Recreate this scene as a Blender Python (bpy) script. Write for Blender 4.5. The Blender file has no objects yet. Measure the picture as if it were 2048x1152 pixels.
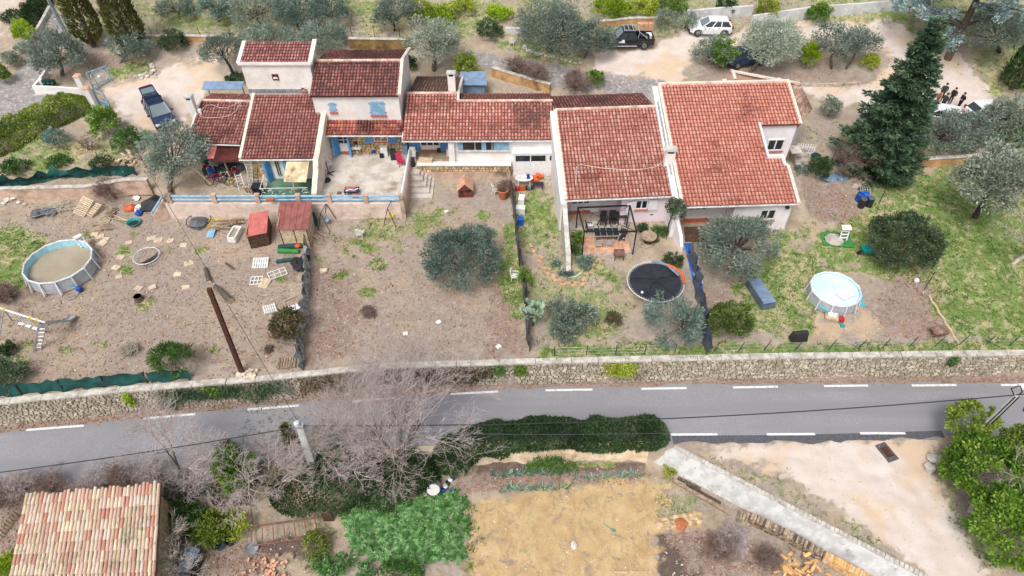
import bpy, math, random
import numpy as np
from mathutils import Vector, Matrix
R = math.radians
S = bpy.context.scene
COL = S.collection
# ---------------------------------------------------------------- camera, sky, sun, exposure
PITCH = 46.0
CAMZ = 38.7
FPX = 1366.0
cam = bpy.data.objects.new('camera', bpy.data.cameras.new('camera'))
COL.objects.link(cam)
cam.location = (0, 0, CAMZ)
cam.rotation_euler = (R(90 - PITCH), 0, 0)
cam.data.sensor_width = 36.0
cam.data.lens = 36.0 * FPX / 2048.0
cam.data.clip_end = 3000
S.camera = cam
SUN_EL, SUN_AZ = 58.0, 205.0       # azimuth measured clockwise from +y
W = bpy.data.worlds.new('World')
S.world = W
W.use_nodes = True
_n, _l = W.node_tree.nodes, W.node_tree.links
_bg = _n['Background']
_sky = _n.new('ShaderNodeTexSky')
_sky.sky_type = 'NISHITA'
_sky.sun_disc = False
_sky.sun_elevation = R(SUN_EL)
_sky.sun_rotation = R(SUN_AZ)
_sky.dust_density = 4.0
_sky.air_density = 1.0
_hs = _n.new('ShaderNodeHueSaturation')
_hs.inputs['Saturation'].default_value = 0.42
_l.new(_sky.outputs[0], _hs.inputs['Color'])
_l.new(_hs.outputs[0], _bg.inputs['Color'])
_bg.inputs['Strength'].default_value = 0.13
sun = bpy.data.objects.new('sun', bpy.data.lights.new('sun', 'SUN'))
COL.objects.link(sun)
sun.data.energy = 1.5
sun.data.angle = R(24)
sun.data.color = (1.0, 0.975, 0.95)
_d = Vector((math.sin(R(SUN_AZ)) * math.cos(R(SUN_EL)), math.cos(R(SUN_AZ)) * math.cos(R(SUN_EL)), math.sin(R(SUN_EL))))
sun.rotation_euler = _d.to_track_quat('Z', 'Y').to_euler()
sun.location = (-20, -30, 90)
S.view_settings.view_transform = 'Standard'
S.view_settings.look = 'None'
S.view_settings.gamma = 1.0
S.view_settings.use_curve_mapping = False
S.view_settings.exposure = 0.47
S.cycles.max_bounces = 6
S.cycles.diffuse_bounces = 3
S.cycles.use_denoising = True

# ---------------------------------------------------------------- rays: where a direction from the camera meets the place
CP, SP = math.cos(R(PITCH)), math.sin(R(PITCH))
CAM = Vector((0, 0, CAMZ))

def ray(px, py):
    a, b = (px - 1024) / FPX, (576 - py) / FPX
    return Vector((a, CP + b * SP, -SP + b * CP))

def at(px, py, z):
    d = ray(px, py)
    return CAM + d * ((z - CAMZ) / d.z)

def aty(px, py, y):
    d = ray(px, py)
    return CAM + d * (y / d.y)

def onplane(px, py, p, n):
    d = ray(px, py)
    return CAM + d * ((p - CAM).dot(n) / d.dot(n))

def pxscale(p):
    return FPX / (p.y * CP + (CAMZ - p.z) * SP)

def vnoise(x, y, seed, n=64):
    g = np.random.RandomState(seed).rand(n, n)
    xi, yi = np.floor(x).astype(int), np.floor(y).astype(int)
    fx, fy = x - xi, y - yi
    fx, fy = fx * fx * (3 - 2 * fx), fy * fy * (3 - 2 * fy)
    a, b = g[xi % n, yi % n], g[(xi + 1) % n, yi % n]
    c, d = g[xi % n, (yi + 1) % n], g[(xi + 1) % n, (yi + 1) % n]
    return (a * (1 - fx) + b * fx) * (1 - fy) + (c * (1 - fx) + d * fx) * fy

# ---------------------------------------------------------------- terrain heights
def _line(pts, z):
    w = [at(px, py, z) for px, py in pts]
    return np.array([p.x for p in w]), np.array([p.y for p in w])

WALL_H = 2.4
_wx, _wy = _line([(-300, 836), (0, 806), (260, 781), (521, 760), (760, 735), (1000, 727), (1528, 715), (2048, 708), (2400, 703)], WALL_H)
_rux, _ruy = _line([(-300, 896), (0, 866), (338, 829), (545, 809), (750, 794), (948, 781), (1137, 773), (1500, 768), (2048, 764), (2400, 762)], 0)
_rlx, _rly = _line([(-300, 1000), (0, 976), (300, 955), (700, 905), (1000, 884), (1340, 884), (1600, 882), (1900, 873), (2048, 868), (2400, 862)], 0)
def yw(x): return np.interp(x, _wx, _wy)
def yru(x): return np.interp(x, _rux, _ruy)
def yrl(x): return np.interp(x, _rlx, _rly)
_Ry = [24, 29, 36, 42, 47, 52, 58, 66, 75, 100, 160, 420]
_Rz = [2.25, 2.3, 2.6, 3.1, 3.6, 4.2, 4.8, 6.6, 8.2, 11, 16, 30]
GARD_Z = -1.5
_ct = [at(1345, 897, 0.0), at(1835, 1152, -0.3)]        # top edge of the concrete bank wall
_cb = [at(1291, 922, GARD_Z), at(1735, 1152, GARD_Z)]   # its foot

def _linex(p, q, y):
    return p.x + (q.x - p.x) * (y - p.y) / (q.y - p.y)

def h(x, y):
    x = np.asarray(x, float); y = np.asarray(y, float)
    right = np.interp(y, _Ry, _Rz)
    low = np.interp(y, [24, 36, 42.4, 47.2], [2.25, 2.5, 2.8, 3.05])
    ys = np.interp(x, [-60, -25.5, -24.2, -8.78, -8.6, 0.2], [45.6, 45.0, 42.65, 42.65, 48.0, 48.0])
    up0 = np.interp(x, [-25.5, -24], [3.7, 4.08])
    upper = np.where(y < 58, up0 + (4.8 - up0) * np.clip((y - 47) / 11, 0, 1), right)
    left = np.where(y > ys, upper, low)
    k = np.clip((x + 0.2) / 0.5, 0, 1)
    g = left * (1 - k) + right * k
    # below the road
    yl = yrl(x)
    d = np.clip(yl - y, 0, None)
    xb = _linex(_cb[0], _cb[1], y); xt = _linex(_ct[0], _ct[1], y)
    s = np.clip((x - xb) / np.maximum(xt - xb, .2), 0, 1)
    gl = GARD_Z * np.clip((d - .35) / np.where(x > -3.5, .25, 2.2), 0, 1)
    gr = -0.035 * d
    lowg = np.where(y > _cb[0].y, np.where(x > 8.2, gr, gl), gl * (1 - s) + gr * s)
    out = np.where(y > yw(x) + .12, g, np.where(y < yl, lowg, -0.03))
    return out

def hz(x, y): return float(h(x, y))

def gp(px, py):
    d = ray(px, py)
    t = 20.0
    while t < 400:
        p = CAM + d * t
        if p.z < hz(p.x, p.y): break
        t += .4
    a, b = t - .4, t
    for _ in range(14):
        m = (a + b) / 2
        p = CAM + d * m
        if p.z < hz(p.x, p.y): b = m
        else: a = m
    p = CAM + d * b
    p.z = hz(p.x, p.y)
    return p

def proj(x, y, z):
    dep = y * CP + (CAMZ - z) * SP
    dep = np.where(dep < 1, 1e-6, dep)
    return 1024 + FPX * x / dep, 576 - FPX * (y * SP - (CAMZ - z) * CP) / dep

# ---------------------------------------------------------------- mesh building
def setp(o, label=None, cat=None, group=None, kind=None):
    if label: o['label'] = label
    if cat: o['category'] = cat
    if group: o['group'] = group
    if kind: o['kind'] = kind
    return o

def link(o, parent=None):
    COL.objects.link(o)
    if parent is not None: o.parent = parent
    return o

def mesh_np(name, V, F, v=None, smooth=False):
    V = np.asarray(V, np.float32); F = np.asarray(F, np.int32)
    me = bpy.data.meshes.new(name)
    k = F.shape[1]
    me.vertices.add(len(V)); me.vertices.foreach_set('co', V.ravel())
    me.loops.add(F.size); me.loops.foreach_set('vertex_index', F.ravel())
    me.polygons.add(len(F)); me.polygons.foreach_set('loop_start', np.arange(0, F.size, k, dtype=np.int32))
    if smooth: me.polygons.foreach_set('use_smooth', np.ones(len(F), bool))
    if v is not None:
        a = me.attributes.new('v', 'FLOAT', 'POINT'); a.data.foreach_set('value', np.asarray(v, np.float32))
    me.update(calc_edges=True)
    return me

class MB:
    """collects shapes; build() links them as one mesh object"""
    def __init__(s): s.V, s.F, s.A, s.M, s.a, s.m = [], [], [], [], 0.5, 0
    def add(s, V, F):
        b = len(s.V)
        s.V += [tuple(p) for p in V]; s.A += [s.a] * len(V)
        for f in F: s.F.append(tuple(b + i for i in f)); s.M.append(s.m)
        return s
    def box(s, c, d, rz=0, rx=0, ry=0, taper=1.0):
        M = Matrix.Translation(Vector(c)) @ Matrix.Rotation(rz, 4, 'Z') @ Matrix.Rotation(ry, 4, 'Y') @ Matrix.Rotation(rx, 4, 'X')
        x, y, z = d[0] / 2, d[1] / 2, d[2] / 2
        V = [M @ Vector((i * x * (taper if k > 0 else 1), j * y * (taper if k > 0 else 1), k * z)) for k in (-1, 1) for j in (-1, 1) for i in (-1, 1)]
        return s.add(V, [(0, 2, 3, 1), (4, 5, 7, 6), (0, 1, 5, 4), (2, 6, 7, 3), (0, 4, 6, 2), (1, 3, 7, 5)])
    def bar(s, p, q, w, t=None, up=(0, 0, 1)):
        """rectangular bar from p to q, w wide across, t thick"""
        p, q = Vector(p), Vector(q); t = t or w
        d = (q - p).normalized(); sd = d.cross(Vector(up))
        if sd.length < 1e-4: sd = d.cross(Vector((0, 1, 0)))
        sd.normalize(); n = sd.cross(d)
        V = [o + sd * i * w / 2 + n * k * t / 2 for o in (p, q) for k in (-1, 1) for i in (-1, 1)]
        return s.add(V, [(0, 1, 3, 2), (4, 6, 7, 5), (0, 4, 5, 1), (2, 3, 7, 6), (0, 2, 6, 4), (1, 5, 7, 3)])
    def tube(s, pts, r, n=6, cap=True):
        pts = [Vector(p) for p in pts]
        rs = r if isinstance(r, (list, tuple)) else [r] * len(pts)
        V = []
        for i, p in enumerate(pts):
            d = (pts[min(i + 1, len(pts) - 1)] - pts[max(i - 1, 0)])
            d = d.normalized() if d.length > 1e-9 else Vector((0, 0, 1))
            a = d.cross(Vector((0, 0, 1)))
            if a.length < .05: a = d.cross(Vector((0, 1, 0)))
            a.normalize(); b = d.cross(a)
            for k in range(n):
                t = 2 * math.pi * k / n
                V.append(p + (a * math.cos(t) + b * math.sin(t)) * rs[i])
        F = []
        for i in range(len(pts) - 1):
            for k in range(n):
                F.append((i * n + k, i * n + (k + 1) % n, (i + 1) * n + (k + 1) % n, (i + 1) * n + k))
        if cap:
            F.append(tuple(range(n))[::-1]); F.append(tuple((len(pts) - 1) * n + k for k in range(n)))
        return s.add(V, F)
    def lathe(s, c, prof, n=16, sx=1, sy=1):
        c = Vector(c); V = []
        for r, z in prof:
            for k in range(n):
                t = 2 * math.pi * k / n
                V.append(c + Vector((r * sx * math.cos(t), r * sy * math.sin(t), z)))
        F = [(i * n + k, i * n + (k + 1) % n, (i + 1) * n + (k + 1) % n, (i + 1) * n + k) for i in range(len(prof) - 1) for k in range(n)]
        if prof[0][0] > 1e-4: F.append(tuple(range(n))[::-1])
        if prof[-1][0] > 1e-4: F.append(tuple((len(prof) - 1) * n + k for k in range(n)))
        return s.add(V, F)
    def prism(s, poly, z0, z1):
        """poly: xy points counter-clockwise; z0,z1 numbers or lists"""
        n = len(poly)
        a = z0 if isinstance(z0, (list, tuple)) else [z0] * n
        b = z1 if isinstance(z1, (list, tuple)) else [z1] * n
        V = [(p[0], p[1], a[i]) for i, p in enumerate(poly)] + [(p[0], p[1], b[i]) for i, p in enumerate(poly)]
        F = [(i, (i + 1) % n, n + (i + 1) % n, n + i) for i in range(n)]
        F += [tuple(range(n))[::-1], tuple(range(n, 2 * n))]
        return s.add(V, F)
    def slab(s, pts, t):
        """flat polygon of 3-D points given thickness t downwards"""
        n = len(pts); P = [Vector(p) for p in pts]
        V = P + [p - Vector((0, 0, t)) for p in P]
        F = [tuple(range(n)), tuple(range(n, 2 * n))[::-1]] + [(i, n + i, n + (i + 1) % n, (i + 1) % n) for i in range(n)]
        return s.add(V, F)
    def quad(s, a, b, c, d): return s.add([a, b, c, d], [(0, 1, 2, 3)])
    def sheet(s, rows):
        """grid of points (list of rows)"""
        n = len(rows[0]); V = [p for r in rows for p in r]
        return s.add(V, [(i * n + j, i * n + j + 1, (i + 1) * n + j + 1, (i + 1) * n + j) for i in range(len(rows) - 1) for j in range(n - 1)])
    def ball(s, c, r, n=8, m=6, sz=1.0, jit=0, rng=None):
        c = Vector(c); prof = []
        V = [c + Vector((0, 0, -r * sz))]
        for i in range(1, m):
            t = math.pi * i / m
            for k in range(n):
                q = 2 * math.pi * k / n
                rr = r * (1 + (rng.uniform(-jit, jit) if rng else 0))
                V.append(c + Vector((rr * math.sin(t) * math.cos(q), rr * math.sin(t) * math.sin(q), -rr * sz * math.cos(t))))
        V.append(c + Vector((0, 0, r * sz)))
        F = [(0, 1 + (k + 1) % n, 1 + k) for k in range(n)]
        for i in range(m - 2):
            for k in range(n):
                F.append((1 + i * n + k, 1 + i * n + (k + 1) % n, 1 + (i + 1) * n + (k + 1) % n, 1 + (i + 1) * n + k))
        e = len(V) - 1
        F += [(e, 1 + (m - 2) * n + k, 1 + (m - 2) * n + (k + 1) % n) for k in range(n)]
        return s.add(V, F)
    def mesh(s, name, mat, smooth=False, off=None):
        me = bpy.data.meshes.new(name)
        V = s.V if off is None else [(p[0] - off[0], p[1] - off[1], p[2] - off[2]) for p in s.V]
        me.from_pydata(V, [], s.F)
        a = me.attributes.new('v', 'FLOAT', 'POINT'); a.data.foreach_set('value', s.A)
        for m in (mat if isinstance(mat, (list, tuple)) else [mat]): me.materials.append(m)
        if max(s.M, default=0): me.polygons.foreach_set('material_index', s.M)
        if smooth: me.polygons.foreach_set('use_smooth', [True] * len(s.F))
        me.update()
        return me
    def build(s, name, mat, parent=None, smooth=False, world=True):
        """world=True: the vertices are in world space; the object's origin becomes its parent's (or its own base)"""
        off = None
        if world:
            if parent is not None: off = Vector(parent.get('_o', (0, 0, 0)))
            else:
                a = np.array(s.V); off = Vector(((a[:, 0].min() + a[:, 0].max()) / 2, (a[:, 1].min() + a[:, 1].max()) / 2, a[:, 2].min()))
        o = bpy.data.objects.new(name, s.mesh(name, mat, smooth, off))
        if world and parent is None: o.location = off
        if parent is not None and '_o' in parent: o['_o'] = parent['_o']
        return link(o, parent)

def thing(name, label, cat, loc, rz=0, group=None, world=False):
    """Empty at a thing's base; world=True when its parts are given in world space"""
    o = bpy.data.objects.new(name, None)
    o.empty_display_size = .3
    o.location = loc; o.rotation_euler = (0, 0, rz)
    if world: o['_o'] = tuple(loc)
    return link(setp(o, label, cat, group))

def dup(root, loc, rz=0, label=None, scale=1.0, group=None):
    def cp(o, par):
        c = o.copy(); COL.objects.link(c)
        if par is not None: c.parent = par
        for ch in o.children: cp(ch, c)
        return c
    r = cp(root, None)
    r.location = loc; r.rotation_euler = (0, 0, rz)
    r.scale = (scale,) * 3 if not isinstance(scale, (tuple, list)) else scale
    if label: r['label'] = label
    if group: r['group'] = group
    return r
# ---------------------------------------------------------------- materials
def lin(r,g,b):
 f=lambda c:(c/255/12.92) if c/255<=.04045 else((c/255+.055)/1.055)**2.4
 return(f(r),f(g),f(b))

class NT:
 def __init__(s,name):
  s.mat=bpy.data.materials.new(name);s.mat.use_nodes=True
  s.n,s.l=s.mat.node_tree.nodes,s.mat.node_tree.links
  s.b=s.n['Principled BSDF']
 def node(s,t,**kw):
  n=s.n.new(t)
  for k,v in kw.items():setattr(n,k,v)
  return n
 def put(s,sock,v):
  if hasattr(v,'is_output'):s.l.new(v,sock)
  elif isinstance(v,(tuple,list)) and len(v)==3 and sock.type=='RGBA':sock.default_value=(*v,1)
  else:sock.default_value=v
 def coord(s,kind='Object'):
  return s.node('ShaderNodeTexCoord').outputs[kind]
 def pos(s):return s.node('ShaderNodeNewGeometry').outputs['Position']
 def noise(s,vec,scale,detail=5,rough=.6,dist=0):
  n=s.node('ShaderNodeTexNoise')
  s.l.new(vec,n.inputs['Vector'])
  n.inputs['Scale'].default_value=scale;n.inputs['Detail'].default_value=detail
  n.inputs['Roughness'].default_value=rough;n.inputs['Distortion'].default_value=dist
  return n.outputs['Fac']
 def ramp(s,f,a,b,lo=0.,hi=1.):
  m=s.node('ShaderNodeMapRange');m.interpolation_type='SMOOTHSTEP'
  s.put(m.inputs['Value'],f);m.inputs['From Min'].default_value=a;m.inputs['From Max'].default_value=b
  m.inputs['To Min'].default_value=lo;m.inputs['To Max'].default_value=hi
  return m.outputs['Result']
 def math(s,op,a,b=0.0):
  m=s.node('ShaderNodeMath',operation=op);s.put(m.inputs[0],a);s.put(m.inputs[1],b)
  return m.outputs[0]
 def mix(s,f,a,b,blend='MIX'):
  m=s.node('ShaderNodeMix',data_type='RGBA',blend_type=blend)
  s.put(m.inputs['Factor'],f);s.put(m.inputs['A'],a);s.put(m.inputs['B'],b)
  return m.outputs['Result']
 def cramp(s,f,stops,const=False):
  c=s.node('ShaderNodeValToRGB');e=c.color_ramp.elements
  while len(e)<len(stops):e.new(.5)
  for i,(p,col) in enumerate(stops):e[i].position=p;e[i].color=(*col,1)
  if const:c.color_ramp.interpolation='CONSTANT'
  s.put(c.inputs[0],f)
  return c.outputs['Color']
 def attr(s,name,out='Fac'):
  return s.node('ShaderNodeAttribute',attribute_name=name).outputs[out]
 def rnd(s):return s.node('ShaderNodeObjectInfo').outputs['Random']
 def bump(s,hgt,strength=.4,dist=.05):
  b=s.node('ShaderNodeBump');b.inputs['Strength'].default_value=strength;b.inputs['Distance'].default_value=dist
  s.l.new(hgt,b.inputs['Height']);s.l.new(b.outputs[0],s.b.inputs['Normal'])
 def done(s,col,rough=.85,metal=0,spec=None):
  s.put(s.b.inputs['Base Color'],col);s.put(s.b.inputs['Roughness'],rough);s.put(s.b.inputs['Metallic'],metal)
  if spec is not None:s.b.inputs['Specular IOR Level'].default_value=spec
  return s.mat

def mul(c,k):return tuple(min(1,x*k) for x in c)
def pm(name,c,c2=None,scale=3.,rough=.8,bump=.25,bscale=None,metal=0,lo=.38,hi=.62,vv=0.,rv=0.,spec=None,dirt=None,dirt_amt=(.55,.75)):
 """plain procedural surface: two tones through noise, optional dirt patches, per-piece (vv) and per-object (rv) variation"""
 t=NT(name);P=t.pos()
 c2=c2 or mul(c,.72)
 f=t.ramp(t.noise(P,scale,6,.65),lo,hi)
 col=t.mix(f,c2,c)
 if dirt:
  col=t.mix(t.ramp(t.noise(P,scale*.35,8,.7),*dirt_amt),col,dirt)
 if vv:
  k=t.ramp(t.attr('v'),0,1,1-vv,1+vv)
  cc=t.node('ShaderNodeCombineColor');[t.l.new(k,cc.inputs[i]) for i in range(3)]
  col=t.mix(1.0,col,cc.outputs[0],'MULTIPLY')
 if rv:
  k=t.ramp(t.rnd(),0,1,1-rv,1+rv)
  cc=t.node('ShaderNodeCombineColor');[t.l.new(k,cc.inputs[i]) for i in range(3)]
  col=t.mix(1.0,col,cc.outputs[0],'MULTIPLY')
 if bump:t.bump(t.noise(P,bscale or scale*6,4,.7),bump,.03)
 return t.done(col,rough,metal,spec)

def leafmat(name,stops,transl=.25,rough=.6):
 """leaf colours spread by a value that differs per leaf and per spray"""
 t=NT(name)
 n=len(stops)
 col=t.cramp(t.attr('v'),[(i/(n-1),mul(c,1.3)) for i,c in enumerate(stops)])
 k=t.ramp(t.rnd(),0,1,.82,1.2);cc=t.node('ShaderNodeCombineColor');[t.l.new(k,cc.inputs[i]) for i in range(3)];col=t.mix(1.0,col,cc.outputs[0],'MULTIPLY')
 out=t.n['Material Output']
 t.put(t.b.inputs['Base Color'],col);t.b.inputs['Roughness'].default_value=rough
 t.b.inputs['Specular IOR Level'].default_value=.3
 tr=t.node('ShaderNodeBsdfTranslucent');t.l.new(col,tr.inputs[0])
 mx=t.node('ShaderNodeMixShader');mx.inputs[0].default_value=transl
 t.l.new(t.b.outputs[0],mx.inputs[1]);t.l.new(tr.outputs[0],mx.inputs[2]);t.l.new(mx.outputs[0],out.inputs[0])
 return t.mat

def roofmat(name,stops,dark,dark_amt,pale=None,pale_amt=(.66,.8),rough=.85,obj=False,fleck=None):
 t=NT(name);P=t.pos()
 v=t.rnd() if obj else t.attr('v')
 n=len(stops)
 col=t.cramp(v,[(i/n,c) for i,c in enumerate(stops)],const=obj)
 col=t.mix(t.ramp(t.noise(P,14,4,.7),.35,.7),mul((.7,.66,.62),1.0),col,'MULTIPLY') if False else col
 g=t.ramp(t.noise(P,20,3,.7),.3,.7,.78,1.12)
 cc=t.node('ShaderNodeCombineColor');[t.l.new(g,cc.inputs[i]) for i in range(3)]
 col=t.mix(1.0,col,cc.outputs[0],'MULTIPLY')
 big=t.noise(P,.33,3,.6)
 fine=t.noise(P,5.5,5,.75)
 f=t.ramp(t.math('ADD',t.math('MULTIPLY',big,.55),t.math('MULTIPLY',fine,.6)),*dark_amt)
 col=t.mix(f,col,dark)
 if pale:
  f2=t.ramp(t.math('ADD',t.math('MULTIPLY',t.noise(t.node('ShaderNodeVectorMath',operation='ADD').outputs[0],1) if False else t.noise(P,.5,3,.6),.5),t.math('MULTIPLY',t.noise(P,9,4,.75),.6)),*pale_amt)
  col=t.mix(f2,col,pale)
 t.bump(t.noise(P,30,4,.7),.3,.02)
 return t.done(col,rough,0,.2)

def glassmat(name,c=(.012,.015,.018),rough=.08):
 t=NT(name)
 return t.done(t.mix(t.noise(t.pos(),.8,2),c,mul(c,2.2)),rough,0,.6)

M={}
M['white_wall']=pm('white_render',(.80,.77,.74),(.70,.66,.62),.7,.9,.15,18,dirt=(.50,.47,.43),dirt_amt=(.60,.85))
M['tower_wall']=pm('cream_render',(.79,.76,.71),(.66,.62,.57),.8,.9,.2,18,dirt=(.40,.37,.33),dirt_amt=(.56,.80))
M['pink_wall']=pm('pink_render',(.80,.68,.72),(.74,.61,.66),.8,.9,.15,18,dirt=(.58,.48,.48),dirt_amt=(.62,.85))
M['pink_white']=pm('pale_lilac_render',(.84,.79,.80),(.76,.70,.72),.8,.9,.15,18,dirt=(.58,.53,.52),dirt_amt=(.62,.85))
M['verge']=pm('verge_mortar',(.74,.66,.56),(.62,.53,.44),3,.9,.4,14,dirt=(.40,.32,.26),dirt_amt=(.56,.72))
M['ridge']=pm('ridge_tile',(.66,.50,.41),(.54,.36,.28),3,.9,.4,14,vv=.2,dirt=(.33,.25,.21),dirt_amt=(.56,.72))
M['gutter']=pm('gutter_metal',(.66,.64,.62),None,3,.5,.05)
M['white_paint']=pm('white_paint',(.80,.80,.79),(.72,.71,.69),3,.5,.05)
M['white_plastic']=pm('white_plastic',(.78,.77,.74),(.66,.65,.61),5,.45,.05,rv=.08)
M['blue_paint']=pm('blue_shutter_paint',lin(98,156,205),lin(80,138,190),3,.6,.1,20)
M['light_blue']=pm('pale_blue_paint',lin(150,190,214),lin(120,162,190),2,.6,.1,20,dirt=(.42,.40,.37),dirt_amt=(.62,.75))
M['deep_blue']=pm('deep_blue_cloth',lin(22,78,168),lin(14,52,120),4,.6,.2)
M['tarp_blue']=pm('blue_tarpaulin',lin(36,110,205),lin(24,82,165),3,.45,.6,6)
M['glass']=glassmat('window_glass')
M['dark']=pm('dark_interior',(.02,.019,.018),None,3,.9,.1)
M['black']=pm('black_plastic',(.022,.022,.024),None,4,.5,.1)
M['black_metal']=pm('black_metal',(.02,.02,.021),None,4,.4,.05)
M['dark_red']=pm('dark_red_paint',lin(110,34,28),None,4,.6,.1)
M['red']=pm('red_paint',lin(190,38,44),None,4,.5,.1)
M['magenta']=pm('magenta_fabric',lin(190,40,84),None,4,.7,.1)
M['pinkc']=pm('pink_towel',lin(228,130,160),None,4,.8,.2)
M['orange']=pm('orange_plastic',lin(226,98,30),None,4,.5,.1,rv=.15)
M['yellow']=pm('yellow_plastic',lin(228,208,60),None,4,.5,.1)
M['teal']=pm('teal_plastic',lin(24,165,160),lin(20,138,138),4,.45,.05)
M['cyan']=pm('cyan_plastic',lin(60,190,215),None,4,.45,.05)
M['terracotta']=pm('terracotta_pot',lin(190,116,82),lin(160,92,64),5,.85,.2)
M['tile_floor']=pm('terracotta_floor',lin(212,166,136),lin(190,142,114),4,.8,.2,vv=.12,rv=.08)
M['sill']=pm('terracotta_sill',lin(196,110,82),lin(170,90,66),6,.85,.2)
M['stone']=pm('limestone',lin(208,196,174),lin(164,150,130),3,.9,.6,12,rv=.22,vv=.22,dirt=lin(112,104,92),dirt_amt=(.54,.74))
M['stone_warm']=pm('ochre_stone',lin(205,180,142),lin(172,142,106),3,.9,.6,12,rv=.2,vv=.2)
M['mortar']=pm('mortar_joint',lin(112,104,92),lin(76,70,60),4,.95,.6,15)
M['coping']=pm('coping_concrete',lin(206,200,190),lin(170,163,152),2,.9,.3,15,dirt=lin(120,114,105),dirt_amt=(.55,.72))
M['concrete']=pm('weathered_concrete',lin(196,188,178),lin(164,154,142),1.2,.9,.3,15,dirt=lin(128,116,103),dirt_amt=(.53,.72))
M['concrete_grey']=pm('grey_concrete',lin(198,198,196),lin(176,175,172),1.5,.9,.25,20,dirt=lin(150,148,142),dirt_amt=(.56,.75))
M['pink_concrete']=pm('old_pink_render',lin(206,178,160),lin(180,150,132),1.2,.9,.4,12,dirt=lin(120,104,90),dirt_amt=(.52,.68))
M['terrace_face']=pm('terrace_wall_render',lin(224,204,190),lin(204,182,168),1.2,.9,.4,12,dirt=lin(156,136,118),dirt_amt=(.56,.72))
M['wood']=pm('weathered_wood',lin(172,152,128),lin(128,108,88),5,.85,.4,18,rv=.2,vv=.2)
M['wood_pale']=pm('pale_wood',lin(206,188,160),lin(178,156,128),5,.85,.3,18,rv=.12,vv=.15)
M['wood_dark']=pm('dark_wood',lin(96,72,56),lin(66,48,38),5,.85,.4,18,rv=.15,vv=.2)
M['bark']=pm('bark',lin(112,100,88),lin(72,62,54),8,.95,.6,20)
M['bark_dark']=pm('dark_bark',lin(74,66,58),lin(48,42,37),8,.95,.6,20)
M['twig']=pm('bare_twigs',lin(192,178,174),lin(163,149,145),3,.9,0)
M['twig_brown']=pm('brown_twigs',lin(150,128,116),lin(112,92,82),3,.9,0)
M['twig_pale']=pm('bleached_twigs',lin(196,188,172),lin(160,150,134),3,.9,0)
M['log_end']=pm('cut_wood',lin(222,180,120),lin(196,146,92),10,.85,.3,vv=.2,rv=.15)
M['galv']=pm('galvanised_metal',lin(186,188,190),lin(150,152,155),4,.45,.05,metal=.5)
M['alu']=pm('aluminium',lin(205,206,206),None,4,.4,.05,metal=.4)
M['rust']=pm('rusty_steel',lin(92,50,32),lin(58,32,22),5,.8,.3)
M['rust_pale']=pm('rusty_tube',lin(140,104,88),lin(108,76,62),5,.8,.3)
M['net_green']=pm('green_shade_net',lin(18,86,80),lin(10,58,56),1.5,.75,.5,9)
M['net_grey']=pm('grey_shade_net',lin(104,108,112),lin(66,70,76),1.2,.75,.5,9)
M['net_pale']=pm('torn_pale_net',lin(176,182,180),lin(96,104,104),2.2,.75,.6,9)
M['sheet_red']=pm('red_sheet_roof',lin(132,74,70),lin(98,54,52),1.5,.6,.2,10)
M['sheet_salmon']=pm('salmon_sheet_roof',lin(222,140,130),lin(202,120,112),1.5,.6,.2,10)
M['sheet_brown']=pm('brown_sheet_roof',lin(152,92,86),lin(128,74,68),1.5,.6,.2,10)
M['sheet_yellow']=pm('yellowed_sheet',lin(224,212,178),lin(190,172,132),1.5,.6,.2,10,dirt=lin(150,112,84),dirt_amt=(.58,.7))
M['turf']=pm('artificial_turf',lin(70,140,72),lin(52,116,58),5,.9,.4,30)
M['turf_dark']=pm('faded_green_floor',lin(96,128,104),lin(70,100,80),1.5,.9,.2,30)
M['pool_white']=pm('pool_frame',lin(222,226,230),None,3,.4,.03)
M['pool_grey']=pm('pool_liner_outside',lin(178,182,186),lin(160,165,170),2,.5,.05)
M['pool_blue']=pm('pool_liner_inside',lin(170,216,228),lin(145,200,216),2,.4,.03)
def watermat(name,c,c2,scale,rough):
 t=NT(name);P=t.pos()
 t.bump(t.noise(P,2.5,2),.06,.02)
 return t.done(t.mix(t.ramp(t.noise(P,scale,4),.35,.65),c,c2),rough,0,.5)
M['water_murky']=watermat('murky_water',lin(150,135,112),lin(165,152,130),.5,.12)
M['water_clear']=watermat('pale_pool_water',lin(196,238,242),lin(216,246,248),.6,.1)
M['tramp']=pm('trampoline_mat',lin(44,47,54),lin(34,36,43),1.5,.6,.1,30)
M['cover_grey']=pm('grey_cover',lin(92,104,120),lin(76,86,100),2,.5,.3,5)
M['cover_slate']=pm('slate_blue_cover',lin(128,150,176),lin(108,128,152),2,.4,.3,5)
M['car_black']=pm('black_car_paint',(.012,.013,.016),None,2,.18,0,spec=.6)
M['car_navy']=pm('navy_car_paint',lin(40,54,88),lin(34,46,76),2,.2,0,spec=.6)
M['car_white']=pm('white_car_paint',(.80,.80,.81),(.76,.76,.77),2,.2,0,spec=.6)
M['car_lime']=pm('lime_car_paint',lin(205,222,60),None,2,.25,0)
M['car_glass']=glassmat('car_glass',(.02,.026,.03),.05)
M['screen_glass']=glassmat('windscreen_glass',(.10,.13,.14),.08)
M['tyre']=pm('tyre_rubber',(.018,.018,.018),None,5,.9,.1)
M['rim']=pm('wheel_rim',lin(150,152,156),None,5,.35,0,metal=.7)
M['lamp_red']=pm('tail_light',lin(170,14,16),None,4,.3,0)
M['lamp_clear']=pm('head_light',(.62,.64,.66),None,4,.15,0)
M['skin']=pm('skin',lin(206,160,136),None,8,.6,0)
M['navy_cloth']=pm('navy_cloth',lin(28,30,42),None,8,.9,.2)
M['black_cloth']=pm('black_cloth',(.016,.016,.018),None,8,.9,.2)
M['grey_cloth']=pm('dark_grey_cloth',lin(58,60,60),None,8,.9,.2)
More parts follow.
